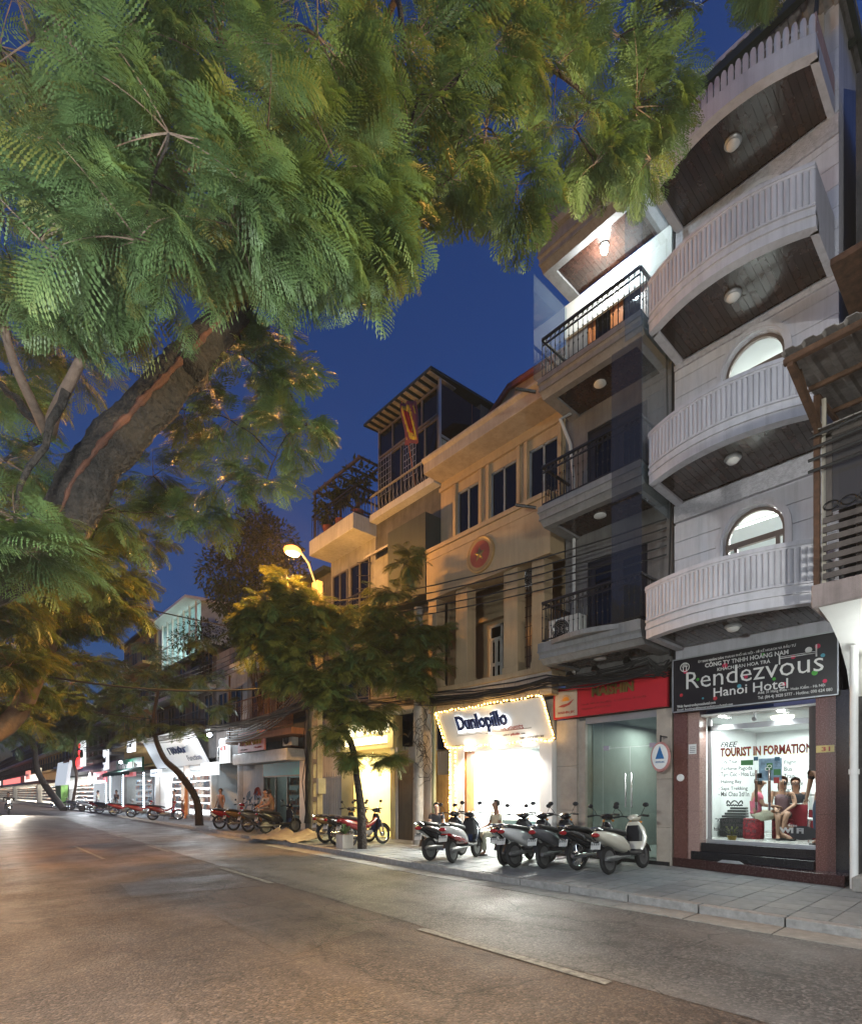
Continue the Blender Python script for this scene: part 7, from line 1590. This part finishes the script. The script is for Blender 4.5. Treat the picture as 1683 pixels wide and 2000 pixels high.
o = MB().add(vs, [(i * (n + 1) + j, (i + 1) * (n + 1) + j, (i + 1) * (n + 1) + j + 1, i * (n + 1) + j + 1) for i in range(n) for j in range(n)]).build('sheet', mat('tarp_beige', (.36, .29, .19), .7, var=.2, bump=.4), tp_, True); md = o.modifiers.new('thick', 'SOLIDIFY'); md.thickness = .008
bn = simple('plant_tub', 'pale square plant tub standing at the foot of the forked sidewalk tree', 'tub', (8.15, 12.5, .12)); MB().prism([(7.98, 12.33), (8.32, 12.33), (8.32, 12.67), (7.98, 12.67)], 'z', .12, .5).build('tub', pale_w, bn, bev=.01); B(8.02, 8.28, 12.37, 12.63, .501, .51).build('soil', brown, bn)
lf_ = MB()
for i in range(14): a = i * 2.4; lf_.beam((8.15, 12.5, .5), (8.15 + .16 * cos(a), 12.5 + .16 * sin(a), .62 + .05 * (i % 4)), .05, .004)
lf_.build('leaves', leaf_m, bn)
md_ = simple('drain_hatch', 'pale half round hatch cover leaning on the dark red hotel step', 'hatch cover', (10.82, 3.75, .30)); MB().prism([(3.55, .31), (4.0, .31), (3.92, .36), (3.63, .36)], 'x', 10.86, 10.9).build('plate', alu, md_)

# ---------------------------------------------------------------- more of the far shops
for k, (y, z, w, h, X, c, e, lb) in enumerate((
    (43.5, 4.6, 1.6, .9, 10.2, (.9, .95, 1), 1.6, 'small white box sign above the dim green sign board'),
    (51.0, 3.6, 1.2, 1.6, 10.1, (.85, .92, 1), 1.5, 'upright white box sign right of the red script sign'),
    (60.5, 4.2, 1.6, 2.4, 10.1, (.9, .95, 1), 1.3, 'large white upright sign left of the octagon'),
    (46.0, 2.9, 2.6, .5, 10.7, (.5, .02, .03), .9, 'dull red fascia strip under the green sign board'),
    (39.0, 2.75, 1.8, .45, 10.6, (.8, .9, 1), 1.4, 'small pale sign strip at the left end of the goods shop'),
    (84.0, 3.6, 3.0, 1.2, 9.3, (1, .85, .6), 1.4, 'warm white sign on the far ochre terrace'),
    (95.0, 3.6, 4.0, 1.2, 9.3, (1, .3, .2), 1.0, 'reddish sign on the far ochre terrace'))):
    t = thing('box_sign', lb, 'sign', (X, y, z)); B(X, X + .2, y - w / 2, y + w / 2, z, z + h).build('light_box', glow('box_glow_%d' % k, c, e), t)
    scribble(t, X - .01, y + w * .4, z + h * .35, w * .8, h * .3, inkk if k not in (3, 6) else inkw, 5, 20 + k, .18); MB().beam((X + .1, y, z + h), (11.3, y, z + h + .1), .05, .05).build('bracket', iron, t)
for k, (y0, y1, X, z, m, lb) in enumerate(((41.5, 49.8, 9.7, 3.15, mat('awning_green', (.03, .09, .06), .7), 'dark green awning over the dim green sign shop'), (50.3, 61.5, 9.9, 3.9, mat('awning_purple', (.12, .07, .13), .7), 'purple awning above the red script sign'), (62.5, 66, 9.4, 4.9, mat('awning_orange', (.35, .13, .06), .7), 'orange awning edge beside the slanted white sign'))):
    a = thing('shop_awning', lb, 'awning', (11.3, (y0 + y1) / 2, z)); n = int((y1 - y0) / .8)
    for i in range(n):
        p, q = y0 + (y1 - y0) * i / n, y0 + (y1 - y0) * (i + 1) / n; o = MB().prism([(X, z), (X, z + .02), (11.3, z + .62), (11.3, z + .6)], 'y', p + .01, q - .01).build('awning_panel', m, a)
        MB().prism([(p + .01, z), (q - .01, z), (q - .01, z - .2), ((p + q) / 2, z - .28), (p + .01, z - .2)], 'x', X, X + .015).build('valance', m, a)
rr7 = random.Random(77)
for k, (x, y, dg_, lb) in enumerate(((10.2, 33.6, 170, 'shopper standing at the glass of the white lit goods shop'), (10.1, 47.0, 200, 'person standing under the dark green awning'), (10.0, 53.0, 150, 'person walking past the red script sign'), (10.3, 66.0, 190, 'person standing by the slanted white sign'))):
    person(lb, (x, y, .12), dg_, STAND, {'kneL': (.1, .1, .5), 'ankL': (.12, .11, .08), 'toeL': (.27, .13, .03)}, skin_m, (MATS['cloth_grey'], MATS['cloth_black'], MATS['cloth_pale'], MATS['cloth_slate'])[k], 'short', MATS['cloth_denim'], 'trousers', hair_k)
for k, (y, z) in enumerate(((44.8, 3.9), (30.6, 4.4), (27.2, 4.5))):
    t = thing('flood_lamp', ('bare white bulb lamp over the dark green awning', 'white flood lamp at the right end of the tilted white fascia', 'white bulb lamp above the tall white illuminated sign')[k], 'lamp', (9.9, y, z)); MB().tube([(11.3, y, z + .3), (10.2, y, z + .25), (9.9, y, z + .1)], .02, 6).build('arm', iron, t); MB().ball((9.9, y, z), .11, 10).build('bulb', glow('bare_bulb_glow', (.85, .93, 1), 60), t, True); lamp('flood_light', 'POINT', (9.85, y, z - .15), 160, (.82, .92, 1), size=.1, parent=t)
# ---------------------------------------------------------------- evening haze over the street
hz = MB().box(-25, 60, -15, 198, -1.03, 20.5).build('haze', None); tag(hz, kind='stuff')
hm = bpy.data.materials.new('street_haze'); hm.use_nodes = True; N = hm.node_tree.nodes; N.remove(N['Principled BSDF'])
vp = N.new('ShaderNodeVolumePrincipled'); vp.inputs['Density'].default_value = .0005; vp.inputs['Color'].default_value = (.86, .86, .9, 1); vp.inputs['Anisotropy'].default_value = .3
hm.node_tree.links.new(vp.outputs[0], N['Material Output'].inputs['Volume']); hz.data.materials.append(hm)
finish_text()
